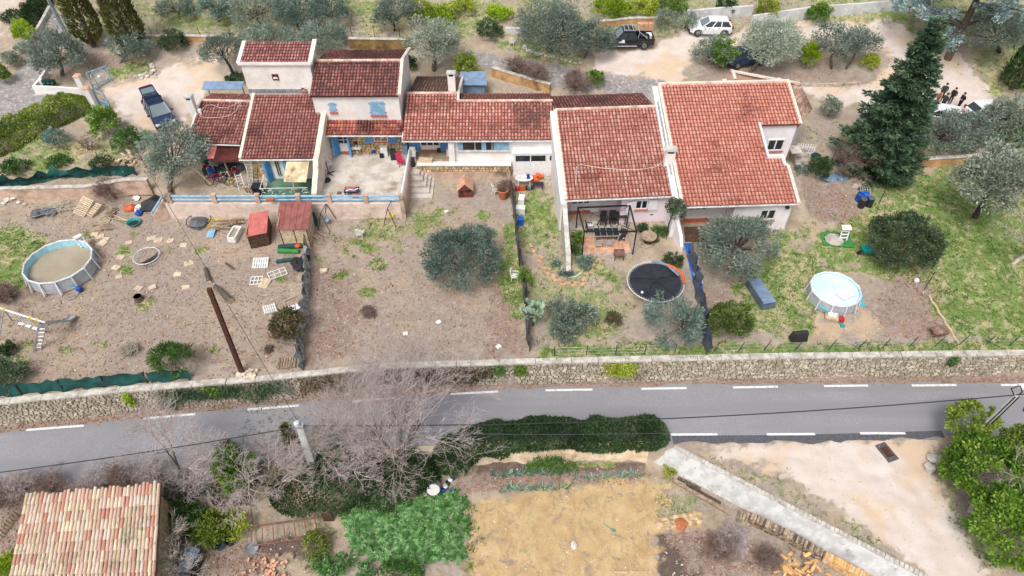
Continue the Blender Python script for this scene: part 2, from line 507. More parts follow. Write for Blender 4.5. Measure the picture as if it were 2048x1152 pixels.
M['brown_cloth']=pm('tan_coat_cloth',lin(158,98,64),None,8,.9,.2)
M['jeans']=pm('blue_jeans',lin(96,118,150),None,8,.9,.2)
M['hair']=pm('dark_hair',lin(40,30,26),None,9,.7,.2)
M['green_plastic']=pm('dark_green_plastic',lin(14,62,56),None,4,.5,.1)
M['asphalt']=None
def asphalt():
 t=NT('asphalt');P=t.pos()
 c=t.mix(t.ramp(t.noise(P,.25,5,.6),.35,.65),lin(150,149,153),lin(164,162,165))
 c=t.mix(t.ramp(t.noise(P,26,3,.8),.35,.7),lin(122,121,126),c)
 c=t.mix(t.ramp(t.noise(P,55,2,.8),.56,.74),c,lin(188,186,186))
 # worn wheel tracks run along the lane; patches of newer asphalt
 mp=t.node('ShaderNodeMapping');t.l.new(P,mp.inputs[0]);mp.inputs['Scale'].default_value=(.05,.75,1);mp.inputs['Rotation'].default_value=(0,0,R(-2.5))
 c=t.mix(t.ramp(t.noise(mp.outputs[0],1.0,3,.5),.42,.64),c,lin(134,133,137))
 c=t.mix(t.ramp(t.noise(P,.9,6,.75),.64,.74),c,lin(124,122,126))
 t.bump(t.noise(P,40,3,.8),.35,.01)
 return t.done(c,.9,0,.3)
M['asphalt']=asphalt()
M['asphalt_new']=pm('patched_asphalt',lin(94,93,98),lin(78,77,82),6,.9,.4,40)
M['road_paint']=pm('road_paint',(.78,.78,.76),(.62,.61,.6),6,.8,.15,30,dirt=lin(150,148,146),dirt_amt=(.60,.72))
# ---------------------------------------------------------------- the ground, one sheet cut into its kinds of surface
def axis(lo,a,b,hi,d):
 m=list(np.arange(a,b+d/2,d));L,s,x=[],d,a
 while x>lo:s*=1.35;x-=s;L.append(x)
 U,s,x=[],d,b
 while x<hi:s*=1.35;x+=s;U.append(x)
 return np.array(L[::-1]+m+U)
gx=axis(-600,-56,56,600,.22)
gy=axis(-60,14,78,900,.2)
GX,GY=np.meshgrid(gx,gy)
GZ=h(GX,GY)
_near=(np.abs(GX)<80)&(GY<110)
_rough=(vnoise(GX*1.6,GY*1.6,1)-.5)*.10+(vnoise(GX*4,GY*4,2)-.5)*.05
_onroad=(GY<yw(GX)+.1)&(GY>yrl(GX)-.1)
GZ=GZ+np.where(_onroad,0,_rough)*_near
GPX,GPY=proj(GX,GY,GZ)

def poly_mask(poly,feather):
 """1 inside the polygon (given in photo pixels, projected to the ground), fading over `feather` pixels"""
 P=np.array(poly,float)
 out=np.zeros(GX.shape)
 x0,y0=P.min(0)-feather*2;x1,y1=P.max(0)+feather*2
 sel=(GPX>x0)&(GPX<x1)&(GPY>y0)&(GPY<y1)&(GY>10)
 if not sel.any():return out
 x,y=GPX[sel],GPY[sel]
 ins=np.zeros(x.shape,bool);dist=np.full(x.shape,1e9)
 for i in range(len(P)):
  ax,ay=P[i];bx,by=P[(i+1)%len(P)]
  c=(ay>y)!=(by>y)
  with np.errstate(divide='ignore',invalid='ignore'):
   ins^=c&(x<(bx-ax)*(y-ay)/(by-ay+1e-12)+ax)
  L=(bx-ax)**2+(by-ay)**2+1e-9
  t=np.clip(((x-ax)*(bx-ax)+(y-ay)*(by-ay))/L,0,1)
  dist=np.minimum(dist,np.hypot(x-ax-t*(bx-ax),y-ay-t*(by-ay)))
 sd=np.where(ins,dist,-dist)+(vnoise(x*.045,y*.07,77)-.5)*feather*2.2+(vnoise(x*.16,y*.22,78)-.5)*feather*1.2
 out[sel]=np.clip(.5+sd/(2*feather),0,1)
 return out

def paint(polys):
 o=np.zeros(GX.shape)
 for poly,val,f in polys:o=np.maximum(o,poly_mask(poly,f)*val)
 return o

N1=vnoise(GX*.35,GY*.35,11);N2=vnoise(GX*1.1,GY*1.1,12)
GRASS=[
 ([(-60,455),(40,448),(85,470),(95,500),(50,520),(35,570),(-60,600)],.95,14),
 ([(-60,690),(20,680),(60,700),(50,760),(-60,790)],.55,18),
 ([(790,430),(850,405),(905,425),(890,470),(800,500),(700,490),(640,490),(700,455)],.62,22),
 ([(1005,440),(1030,440),(1040,560),(1050,640),(1030,650),(1000,560)],.85,10),
 ([(1020,385),(1110,395),(1125,500),(1120,560),(1080,520),(1040,500)],.72,18),
 ([(1060,480),(1130,520),(1200,560),(1260,600),(1240,690),(1080,690),(1060,600)],.52,22),
 ([(1140,470),(1200,520),(1240,540),(1250,600),(1190,560),(1130,560)],.66,18),
 ([(1080,693),(1400,690),(1700,688),(2100,672),(2100,712),(1700,716),(1400,716),(1080,716)],1.0,7),
 ([(1560,450),(1640,510),(1640,600),(1600,680),(1500,650),(1460,590)],.74,22),
 ([(1680,440),(1790,350),(1960,300),(2100,300),(2100,700),(1900,690),(1860,590),(1780,560),(1640,520),(1580,470)],.74,26),
 ([(1870,420),(2100,560),(2100,690),(1910,680),(1870,590)],.72,20),
 ([(1800,350),(1880,320),(1930,330),(1880,430),(1760,430)],.8,20),
 ([(1600,250),(1760,250),(1900,250),(2100,230),(2100,310),(1900,300),(1700,330)],.6,20),
 ([(1900,80),(2100,30),(2100,240),(1990,200),(1930,130)],.62,24),
 ([(-60,-60),(2100,-60),(2100,20),(1700,35),(1300,60),(1000,80),(820,95),(300,75),(190,50)],.5,20),
 ([(1650,30),(1800,15),(1830,45),(1700,55),(1660,50)],.75,8),
 ([(985,70),(1050,75),(1170,115),(1150,130),(1060,115),(985,95)],.8,8),
 ([(210,145),(260,125),(300,120),(300,150),(240,160)],.8,8),
 ([(0,270),(130,260),(260,280),(280,340),(0,350)],.6,22),
 ([(1250,178),(1290,180),(1285,195),(1220,190)],.8,6),
 ([(560,700),(440,900),(430,1000),(640,1060),(560,1110),(620,1150),(700,1150),(670,1040),(720,980),(800,985),(830,1000),(700,1010)],.35,14),
 ([(1040,920),(1230,920),(1230,938),(1040,940)],.7,5),
 ([(930,1000),(962,1000),(958,1160),(920,1160)],.62,12),
 ([(1310,985),(1420,985),(1400,1040),(1310,1040)],.5,12),
 ([(1380,900),(1540,985),(1700,1080),(1800,1152),(1830,1152),(1740,1060),(1560,960)],.42,14),
 ([(1850,890),(1890,900),(1920,1020),(1990,1110),(1970,1160),(1900,1040)],.5,10),
 ([(1040,915),(1230,930),(1400,1010),(1450,1010),(1330,940)],.3,10),
]
_r=random.Random(23)
for _x,_y in[(735,585),(733,497),(757,527),(690,500),(684,552),(708,482),(880,420),(840,470),(560,560),(250,540),(270,470),(400,500),(340,500),(300,605),(282,615),(130,700),(60,690),(45,720),(180,470),(430,700),(250,500),(970,430),(985,470),(640,520),(200,690),(1110,460),(1090,420),(1060,400)]:
 _k=_r.uniform(5,12);GRASS.append(([(_x+_k*1.5*math.cos(a*.785),_y+_k*math.sin(a*.785)) for a in range(8)],.95,5))
LITTER=[
 ([(0,570),(600,470),(620,480),(620,745),(0,800)],.46,30),
 ([(0,400),(320,380),(340,440),(560,450),(620,470),(560,580),(240,600),(60,470),(0,440)],.42,20),
 ([(620,440),(1020,380),(1030,600),(1050,720),(620,745)],.42,30),
 ([(620,490),(720,560),(700,720),(620,745)],.9,20),
 ([(980,560),(1050,600),(1060,720),(960,720)],.8,16),
 ([(1610,360),(1690,370),(1740,440),(1710,470),(1640,440),(1600,400)],1.,10),
 ([(1770,540),(1880,540),(1900,690),(1760,680),(1740,620)],.75,18),
 ([(1400,560),(1480,560),(1470,620),(1400,640)],.6,14),
 ([(-40,838),(530,796),(1000,758),(2100,748),(2100,772),(1500,776),(1000,784),(560,818),(-40,872)],1.,5),
 ([(400,1090),(520,1090),(560,1152),(400,1152)],.95,12),
 ([(0,990),(60,985),(30,1100),(0,1110)],1.,8),
 ([(700,960),(940,960),(950,985),(860,1000),(700,1010)],.8,8),
 ([(940,950),(1300,935),(1300,965),(940,992)],.75,6),
 ([(1330,1060),(1440,1060),(1480,1152),(1380,1152)],.8,12),
 ([(1480,1080),(1560,1100),(1580,1152),(1480,1152)],.8,12),
 ([(0,955),(330,945),(330,990),(0,1000)],.8,10),
 ([(1390,105),(1560,130),(1760,150),(1740,180),(1400,160)],.7,14),
 ([(180,100),(290,110),(200,160),(160,140)],.8,12),
]
GRAVEL=[
 ([(1185,100),(1310,90),(1360,62),(1470,70),(1560,52),(1700,40),(1800,45),(1850,95),(1920,105),(1965,165),(1985,215),(1900,230),(1830,240),(1700,205),(1600,190),(1600,168),(1740,172),(1800,120),(1760,95),(1600,78),(1480,82),(1400,110),(1370,150),(1330,168),(1190,135)],1.,10),
 ([(200,182),(250,160),(310,148),(380,122),(440,118),(475,135),(470,155),(410,180),(400,210),(375,240),(350,262),(285,255),(240,235),(225,210)],.9,10),
 ([(1400,885),(1860,876),(1885,890),(1862,935),(1900,1010),(1960,1100),(1985,1180),(1880,1180),(1800,1110),(1690,1030),(1560,945),(1440,910)],1.,14),
 ([(-40,-40),(75,-40),(30,60),(-40,90)],.55,14),
]
SAND=[([(948,992),(1010,984),(1290,958),(1340,972),(1338,1000),(1300,1050),(1318,1100),(1312,1190),(926,1190),(935,1080)],1.,16),
  ([(1250,1040),(1420,1035),(1400,1062),(1250,1072)],.7,6)]
LANE=[
 ([(100,28),(148,20),(135,70),(112,120),(95,170),(75,186),(180,190),(178,205),(110,235),(0,262),(-60,275),(-60,190),(30,150),(62,100)],1.,5),
 ([(930,98),(1000,112),(1110,132),(1200,150),(1330,160),(1345,205),(1200,186),(1080,166),(985,138),(930,128)],1.,5),
]
SOIL=[
 ([(1312,1068),(1420,1064),(1430,1110),(1400,1170),(1312,1170)],1.,10),
 ([(500,1085),(640,1060),(640,1115),(500,1115)],.7,8),
 ([(0,410),(60,420),(120,400),(120,450),(0,440)],.5,14),
 ([(560,500),(610,500),(610,600),(560,560)],.5,12),
 ([(200,560),(30,560),(0,590),(0,640),(60,620)],.6,14),
 ([(1380,460),(1440,455),(1450,510),(1390,510)],.5,10),
 ([(960,905),(1290,925),(1300,950),(940,985)],.65,8),
]
PALE=[ # bare pale earth
 ([(60,600),(420,560),(560,640),(400,740),(100,720)],.30,40),([(660,560),(860,540),(960,640),(900,710),(700,690)],.30,40),
 ([(1080,540),(1240,560),(1230,680),(1100,690)],.45,24),
 ([(1590,420),(1640,440),(1700,520),(1640,530),(1600,470)],.5,12),
 ([(1600,620),(1860,610),(1880,680),(1560,690)],.55,20),
 ([(440,470),(560,480),(560,520),(470,540),(330,470)],.5,14),
 ([(740,500),(900,480),(880,650),(740,620)],.3,26),
 ([(60,300),(200,280),(230,310),(90,340)],.7,14),
 ([(1385,890),(1470,925),(1560,990),(1490,960),(1380,900)],.5,10),
 ([(1290,50),(1480,60),(1440,80),(1300,80)],.4,10),
 ([(740,0),(860,0),(860,80),(720,80)],.5,14),
 ([(260,330),(480,320),(480,400),(260,400)],.4,10),
]
mk={k:paint(v) for k,v in dict(grass=GRASS,litter=LITTER,gravel=GRAVEL,sand=SAND,lane=LANE,soil=SOIL,pale=PALE).items()}
_far=(GY>66)|(np.abs(GX)>52)|(((GPX>2070)|(GPX<-50))&(GY>yw(GX)))
mk['grass']=np.clip(np.where(_far&(mk['gravel']<.2),np.maximum(mk['grass'],.5),mk['grass'])+(N1-.5)*.35*(GY>yw(GX))*(mk['gravel']<.3)*(mk['lane']<.3),0,1)
mk['scrub']=np.clip((N2-.35)*1.2,0,1)

def ground_mat():
 t=NT('ground');P=t.pos()
 nA=t.noise(P,.8,8,.72);nB=t.noise(P,3.2,7,.75);nC=t.noise(P,11,5,.8);nD=t.noise(P,26,3,.8)
 def m(name,soft=.16,amp=.62):
  s=t.attr(name)
  nn=t.math('ADD',t.math('MULTIPLY',nB,.55),t.math('MULTIPLY',nC,.45))
  v=t.math('ADD',s,t.math('MULTIPLY',t.math('SUBTRACT',nn,.5),amp*2.2))
  return t.ramp(v,.5-soft,.5+soft)
 tone=t.noise(P,.22,4,.6)
 dirt=t.mix(t.ramp(nA,.35,.65),lin(156,140,121),lin(182,165,144))
 dirt=t.mix(t.ramp(tone,.44,.56),dirt,t.mix(t.ramp(nB,.35,.65),lin(148,136,124),lin(172,158,145)))
 dirt=t.mix(t.ramp(nC,.50,.74,0,.8),dirt,lin(122,107,95))
 dirt=t.mix(t.ramp(nD,.60,.74,0,.8),dirt,lin(206,191,174))
 dirt=t.mix(t.ramp(t.noise(P,1.7,6,.8),.58,.66),dirt,lin(138,132,96))
 pale=t.mix(t.ramp(nB,.3,.7),lin(204,180,150),lin(186,158,128))
 pale=t.mix(t.ramp(nD,.56,.72),pale,lin(150,126,102))
 col=t.mix(m('pale',.2,.5),dirt,pale)
 soil=t.mix(t.ramp(nC,.35,.65),lin(78,67,62),lin(116,99,92))
 soil=t.mix(t.ramp(nD,.58,.70),soil,lin(158,138,126))
 col=t.mix(m('soil',.22,.5),col,soil)
 lit=t.cramp(t.ramp(nD,.26,.76),[(0,lin(84,70,60)),(.4,lin(130,111,98)),(.7,lin(166,143,126)),(1,lin(206,186,168))])
 lit=t.mix(t.ramp(nB,.40,.66),lit,lin(160,146,140))
 lit=t.mix(t.ramp(nC,.56,.72,0,.8),lit,lin(112,96,84))
 col=t.mix(m('litter',.3,.75),col,lit)
 gr=t.cramp(t.ramp(nC,.25,.75),[(0,lin(76,100,48)),(.45,lin(112,134,72)),(1,lin(148,160,100))])
 straw=t.mix(t.ramp(nC,.3,.7),lin(160,146,112),lin(194,182,146))
 gr=t.mix(t.ramp(t.math('ADD',t.math('MULTIPLY',t.noise(P,1.4,5,.75),.7),t.math('MULTIPLY',tone,.35)),.485,.615),gr,straw)
 col=t.mix(m('grass',.2,.7),col,gr)
 gv=t.mix(t.ramp(nA,.3,.7),lin(200,186,174),lin(216,203,195))
 gv=t.mix(t.ramp(tone,.46,.62),gv,lin(206,182,156))
 gv=t.mix(t.ramp(nB,.54,.7),gv,lin(190,166,142))
 gv=t.mix(t.ramp(nD,.57,.72),gv,lin(170,158,146))
 gv=t.mix(t.ramp(nC,.60,.72),gv,lin(176,156,136))
 col=t.mix(m('gravel',.3,.6),col,gv)
 mp=t.node('ShaderNodeMapping');t.l.new(P,mp.inputs[0]);mp.inputs['Scale'].default_value=(1.3,.75,1);mp.inputs['Rotation'].default_value=(0,0,R(28))
 fur=t.noise(mp.outputs[0],1.2,6,.75,.6)
 sd=t.mix(t.ramp(nA,.35,.65),lin(186,156,112),lin(200,174,132))
 sd=t.mix(t.ramp(fur,.46,.66,0,.7),sd,lin(166,136,98))
 sd=t.mix(t.ramp(t.noise(P,1.1,7,.8,.8),.54,.62),sd,lin(148,130,114))
 sd=t.mix(t.ramp(nC,.52,.70),sd,lin(158,130,94))
 sd=t.mix(t.ramp(t.noise(P,.9,6,.8),.58,.66),sd,lin(140,142,104))
 sd=t.mix(t.ramp(nD,.58,.72),sd,lin(222,204,170))
 col=t.mix(m('sand',.2,.6),col,sd)
 ln=t.mix(t.ramp(nA,.4,.6),lin(134,130,130),lin(154,149,146))
 ln=t.mix(t.ramp(nB,.52,.62),ln,lin(192,180,168))
 ln=t.mix(t.ramp(nD,.58,.72),ln,lin(124,120,120))
 col=t.mix(m('lane',.1,.3),col,ln)
 hgt=t.math('ADD',t.math('MULTIPLY',nC,.5),t.math('MULTIPLY',nD,.5))
 t.bump(hgt,.7,.06)
 return t.done(col,.95,0,.15)
M['ground']=ground_mat()

def region_objects():
 ny,nx=GX.shape
 idx=np.arange(ny*nx).reshape(ny,nx)
 F=np.stack([idx[:-1,:-1],idx[:-1,1:],idx[1:,1:],idx[1:,:-1]],-1).reshape(-1,4)
 V=np.stack([GX,GY,GZ],-1).reshape(-1,3)
 c=lambda a:(a[:-1,:-1]+a[1:,1:]).ravel()/2
 g,gv,sd,ln,so,li=(c(mk[k]) for k in('grass','gravel','sand','lane','soil','litter'))
 yy=c(GY);xx=c(GX)
 up=yy>yw(xx)
 reg=np.zeros(len(F),int)
 reg[(g>.45)&up]=1
 reg[(xx>13.5)&(yy<yrl(xx))&(yy>8)]=2
 reg[(gv>.5)]=2
 reg[ln>.5]=3
 reg[sd>.5]=4
 reg[(so>.5)&(yy<yrl(xx))&(reg==0)]=5
 reg[(yy>yrl(xx)-.25)&(yy<yw(xx)+.15)]=6
 reg[(yy>yru(xx))&(yy<yw(xx)+.15)]=7
 reg[(yy>66)&(reg==1)]=8
 names=['ground','lawn','gravel_drive','lane','sand_bed','soil_bed','road_bed','road_verge','hillside']
 for i,nm in enumerate(names):
  f=F[reg==i]
  if not len(f):continue
  u,inv=np.unique(f,return_inverse=True)
  me=mesh_np(nm,V[u],inv.reshape(f.shape),smooth=True)
  for k,a in mk.items():
   at_=me.attributes.new(k,'FLOAT','POINT');at_.data.foreach_set('value',a.ravel()[u].astype(np.float32))
  me.materials.append(M['ground'])
  o=link(bpy.data.objects.new(nm,me));o['kind']='structure'
region_objects()

# ---------------------------------------------------------------- road and its paint
def strip(name,lo,hi,z,mat,x0,x1,n,kind='structure',jag=0,seed=5):
 xs=np.linspace(x0,x1,n)
 j=(vnoise(xs*1.1,xs*0+3,seed)-.5)*jag
 A=np.stack([xs,lo(xs)+j,np.full(n,z)],-1);B=np.stack([xs,hi(xs)+j*.4,np.full(n,z)],-1)
 C=(A*2+B)/3;D=(A+2*B)/3
 V=np.concatenate([A,C,D,B]);i=np.arange(n-1)
 F=np.concatenate([np.stack([k*n+i,k*n+i+1,(k+1)*n+i+1,(k+1)*n+i],-1) for k in range(3)])
 me=mesh_np(name,V,F,smooth=True);me.materials.append(mat)
 o=link(bpy.data.objects.new(name,me));o['kind']=kind
 return o
road=strip('road',lambda x:yrl(x),lambda x:yru(x),.012,M['asphalt'],-60,60,900,jag=.55)
def mark(px0,py0,px1,py1,half=.075):
 p,q=at(px0,py0,.018),at(px1,py1,.018)
 d=(q-p).normalized();n=Vector((-d.y,d.x,0))*half
 mb=MB();mb.V=[];k=6
 rows=[[p+(q-p)*(i/k)+n*s for i in range(k+1)] for s in(-1,1)]
 mb.sheet(rows)
 o=mb.build('road_marking',M['road_paint']);o['kind']='structure'
for a in[(52,860,168,851),(286,837,390,828),(495,819,598,811),(704,803,790,796),(901,788,996,783),(1091,780.5,1185,779),(1282,777.5,1373,776),(1466,775,1556,773),(1648,772,1736,771),(1824,771,1913,770),(2002,770,2090,769),
          (1146,868,1240,868),(1342,869,1435,868.5),(1534,868.5,1630,868),(1720,866.5,1811,866.5)]:
 mark(*a,half=.085)
# newer asphalt along the lower edge, by the gravel mouth
mb=MB();xs=np.linspace(at(1345,880,0).x,at(1890,875,0).x,60)
jj=vnoise(xs*1.7,xs*0,9)*.35
mb.sheet([[(x,yrl(x)-.28+j,.016) for x,j in zip(xs,jj)],[(x,yrl(x)+.45,.016) for x in xs]])
o=mb.build('asphalt_patch',M['asphalt_new']);o['kind']='structure'
# drain cover in the gravel mouth
t=thing('drain_cover','rectangular iron drain cover set in the pale gravel mouth below the road','drain cover',at(1773,905,-.05),R(-70))
M_=MB();M_.box((0,0,.03),(1.3,.8,.06));M_.build('surround',M['asphalt_new'],t,world=False)
M_=MB();M_.box((0,0,.045),(.75,.5,.06));M_.build('lid',M['rust'],t,world=False)

# ---------------------------------------------------------------- dry stone retaining wall above the road
rng=random.Random(3)
def stone_mesh(seed):
 r=random.Random(seed);m=MB()
 c=.22
 P=[]
 for k,s in((0,1.0),(1,1-c*r.uniform(.5,1))):
  for(i,j) in((-1,-1),(1,-1),(1,1),(-1,1)):
   P.append((i*.5*s*r.uniform(.86,1),-.5+(0 if k==0 else 0)+k*1.0*r.uniform(.8,1.1),j*.5*s*r.uniform(.84,1)))
 m.add(P,[(0,1,5,4),(1,2,6,5),(2,3,7,6),(3,0,4,7),(4,5,6,7)])
 return m
def wall_point(x,z,out=0):
 return Vector((x,float(yw(x))-out,z))
rw=thing('retaining_wall','long dry stone retaining wall with pale coping along the upper side of the road','wall',(0,float(yw(0)),0),world=True)
xs=np.linspace(-62,62,260)
mb=MB()
mb.sheet([[(x,yw(x),2.28) for x in xs],[(x,yw(x),-.1) for x in xs]])
mb.sheet([[(x,yw(x)+.45,2.28) for x in xs],[(x,yw(x),2.28) for x in xs]])
mb.build('mortar_backing',M['mortar'],rw)
x=-62.
k=0
while x<62:
 L=rng.uniform(.9,2.6) if x>-30 else rng.uniform(1.2,3)
 L=min(L,62-x)
 m=MB();n=3;z0,z1=2.27+rng.uniform(-.01,.01),2.40+rng.uniform(-.02,.02)
 rows=[]
 for z_,o_ in((z0,.07),(z1,.07),(z1,-.38),(z0,-.38)):
  rows.append([wall_point(x+(L-.03)*i/n,z_,o_) for i in range(n+1)])
 m.sheet(rows)
 m.build('coping_slab',M['coping'],rw)
 x+=L;k+=1
stones=[]
zc=0.0
r2=random.Random(8)
while zc<2.24:
 hh=r2.uniform(.14,.24);hh=min(hh,2.26-zc) if 2.26-zc-hh>.1 else 2.26-zc
 x=-46.
 while x<46:
  L=r2.uniform(.18,.44)
  stones.append((x+L/2,zc+hh/2,L,hh));x+=L
 zc+=hh
variants=[stone_mesh(i).mesh('stone',M['stone']) for i in range(12)]
def in_view(s):
 px,py=proj(np.array(s[0]),yw(s[0]),np.array(s[1]))
 return 1030<px<2048
big=sorted([s for s in stones if in_view(s)],key=lambda s:-(s[2]*s[3]))[:300]
bigset=set(id(s) for s in big)
off=Vector(rw['_o'])
for s in big:
 o=bpy.data.objects.new('stone',variants[r2.randrange(12)])
 sl=float(yw(s[0]+.3)-yw(s[0]-.3))/.6
 o.location=Vector((s[0],float(yw(s[0])),s[1]))-off
 o.rotation_euler=(math.pi,0,-math.atan(sl))
 o.scale=(s[2]*.94,.07+r2.random()*.08,s[3]*.90)
 o.rotation_euler=(0,r2.uniform(-.05,.05),math.pi+math.atan(sl))
 link(o,rw)
mb=MB()
for s in stones:
 if id(s) in bigset:continue
 mb.a=r2.random()
 sm=stone_mesh(r2.randrange(10**6))
 sl=math.atan(float(yw(s[0]+.3)-yw(s[0]-.3))/.6)
 T=Matrix.Translation((s[0],float(yw(s[0])),s[1]))@Matrix.Rotation(math.pi+sl,4,'Z')@Matrix.Diagonal((s[2]*.94,.07+r2.random()*.08,s[3]*.9,1))
 mb.add([T@Vector(p) for p in sm.V],sm.F)
o=mb.build('small_stones',M['stone'],rw);o['kind']='stuff'

# ---------------------------------------------------------------- walls of the lower gardens
cw=MB()
xa,xb_=at(915,925,GARD_Z).x,at(1292,922,GARD_Z).x
n=24
X=np.linspace(xa-6,xb_,n)
Y=[float(yrl(x))-.42 for x in X]
r4=random.Random(5)
top=[.12+r4.uniform(-.08,.1) for _ in X]
cw.sheet([[(x,y-.25-r4.uniform(0,.12),GARD_Z-.3) for x,y in zip(X,Y)],[(x,y-.1-r4.uniform(0,.1),-.7) for x,y in zip(X,Y)],[(x,y,z) for x,y,z in zip(X,Y,top)],[(x,y+.4,z) for x,y,z in zip(X,Y,top)]])
M['cream_wall']=pm('cream_rough_wall',lin(232,212,184),lin(206,180,148),2,.95,.9,5,dirt=lin(178,142,104),dirt_amt=(.54,.70))
cwt=cw.build('garden_wall',M['cream_wall'])
setp(cwt,'rough cream rendered wall under the ivy hedge at the top of the vegetable garden','wall')
# concrete bank wall running down beside the gravel mouth, with its row of cap tiles
bw=thing('concrete_bank','long pale concrete bank wall running diagonally between vegetable garden and gravel mouth','wall',_cb[0],world=True)
n=40
ext=lambda p,q,t:p+(q-p)*t
mb=MB()
T_=[ext(_ct[0],_ct[1],i/n*1.25) for i in range(n+1)];B_=[ext(_cb[0],_cb[1],i/n*1.25) for i in range(n+1)]
A_=[b*.88+a*.12+Vector((0,0,.05)) for a,b in zip(T_,B_)]
T_=[p+Vector((0,0,.10)) for p in T_]
mb.sheet([[p+Vector((0,0,-.3)) for p in B_],A_,T_,[p+Vector((.25,.1,.0)) for p in T_],[p+Vector((.3,.1,-.6)) for p in T_]])
mb.quad(B_[0]+Vector((0,0,-.3)),A_[0],T_[0],T_[0]+Vector((.3,.1,-.6)))
mb.build('bank_face',M['concrete_grey'],bw)
L=(T_[-1]-T_[0]).length;d=(T_[-1]-T_[0]).normalized();k=0;s=.1
capm=MB();capm.box((0,0,.03),(.22,.30,.07));cap_me=capm.mesh('cap_tile',M['coping'])
ang=math.atan2(d.y,d.x)
while s<L:
 o=bpy.data.objects.new('cap_tile',cap_me)
 o.location=T_[0]+d*s+Vector((.12,.05,.0))-Vector(bw['_o']);o.rotation_euler=(0,-math.asin(d.z)*0,ang+rng.uniform(-.06,.06));o.scale=(1,1,rng.uniform(.8,1.2))
 link(o,bw);s+=.26
# ---------------------------------------------------------------- roofs of pantiles
def roof_stops(*c):return[lin(*x) for x in c]
RS_DARK=roof_stops((170,112,104),(156,100,94),(182,126,116),(164,112,104),(190,140,130),(148,94,88))
RS_RED=roof_stops((214,148,130),(204,138,120),(222,160,142),(196,130,114),(228,174,156),(208,142,124))
RS_SALM=roof_stops((226,152,132),(220,144,124),(230,160,140),(214,138,118),(234,168,148),(222,148,128))
def tile_roofmat(name,stops,dark,dark_amt,pale=None,pale_amt=(.66,.72),sc=.33):
 t=NT(name);P=t.pos();n=len(stops)
 f=t.math('FRACT',t.math('ADD',t.attr('v'),t.rnd()))
 col=t.cramp(f,[(i/n,c) for i,c in enumerate(stops)],const=True)
 g=t.ramp(t.noise(P,18,3,.7),.3,.7,.80,1.1)
 cc=t.node('ShaderNodeCombineColor');[t.l.new(g,cc.inputs[i]) for i in range(3)]
 col=t.mix(1.0,col,cc.outputs[0],'MULTIPLY')
 d=t.math('ADD',t.math('MULTIPLY',t.noise(P,sc,3,.6),.62),t.math('MULTIPLY',t.noise(P,4.5,5,.8),.5))
 col=t.mix(t.ramp(d,*dark_amt),col,dark)
 if pale:
  mp=t.node('ShaderNodeMapping');t.l.new(P,mp.inputs[0]);mp.inputs['Location'].default_value=(13,7,3)
  q=t.math('ADD',t.math('MULTIPLY',t.noise(mp.outputs[0],.6,3,.6),.45),t.math('MULTIPLY',t.noise(P,7,4,.8),.6))
  col=t.mix(t.ramp(q,*pale_amt),col,pale)
 t.bump(t.noise(P,30,4,.7),.25,.02)
 return t.done(col,.88,0,.2)
LICH=lin(58,42,40)
M['roofA']=tile_roofmat('old_red_tiles',[mul(c,0.95) for c in RS_DARK],lin(84,50,48),(.58,.74),lin(178,140,128),(.66,.74))
M['roofB']=tile_roofmat('deep_red_tiles',[mul(c,0.92) for c in roof_stops((176,116,104),(164,106,96),(188,130,116),(170,114,104),(152,98,90),(184,132,120))],lin(104,70,70),(.56,.74),lin(196,164,154),(.66,.73))
M['roofC']=tile_roofmat('dark_stained_tiles',[mul(c,0.95) for c in roof_stops((168,110,102),(152,100,92),(180,126,114),(142,92,88),(174,116,106),(134,86,82))],lin(88,66,66),(.54,.70),lin(206,170,156),(.70,.77))
M['roofP']=tile_roofmat('porch_tiles',[mul(c,0.85) for c in roof_stops((208,122,98),(196,110,88),(214,134,112),(176,100,86),(218,146,122),(158,88,78))],lin(66,44,40),(.54,.66),lin(222,200,186),(.72,.78))
M['roofD']=tile_roofmat('lichen_spotted_tiles',[mul(c,0.92) for c in roof_stops((212,140,124),(200,128,112),(220,154,138),(190,122,110),(224,166,148),(206,134,118))],lin(104,76,70),(.555,.68),lin(224,206,186),(.655,.72),.25)
M['roofE']=tile_roofmat('ochre_grey_tiles',[mul(c,0.9) for c in roof_stops((186,150,130),(164,132,116),(198,164,144),(152,124,110),(206,176,156),(172,138,120))],lin(98,82,72),(.54,.68),None)
M['roofF']=tile_roofmat('faded_pantiles',[mul(c,0.78) for c in RS_RED],lin(116,66,60),(.60,.74),lin(226,196,182),(.70,.77),.4)
M['roofG']=tile_roofmat('salmon_pantiles',[mul(c,0.80) for c in RS_SALM],lin(122,66,60),(.60,.74),None,sc=.28)

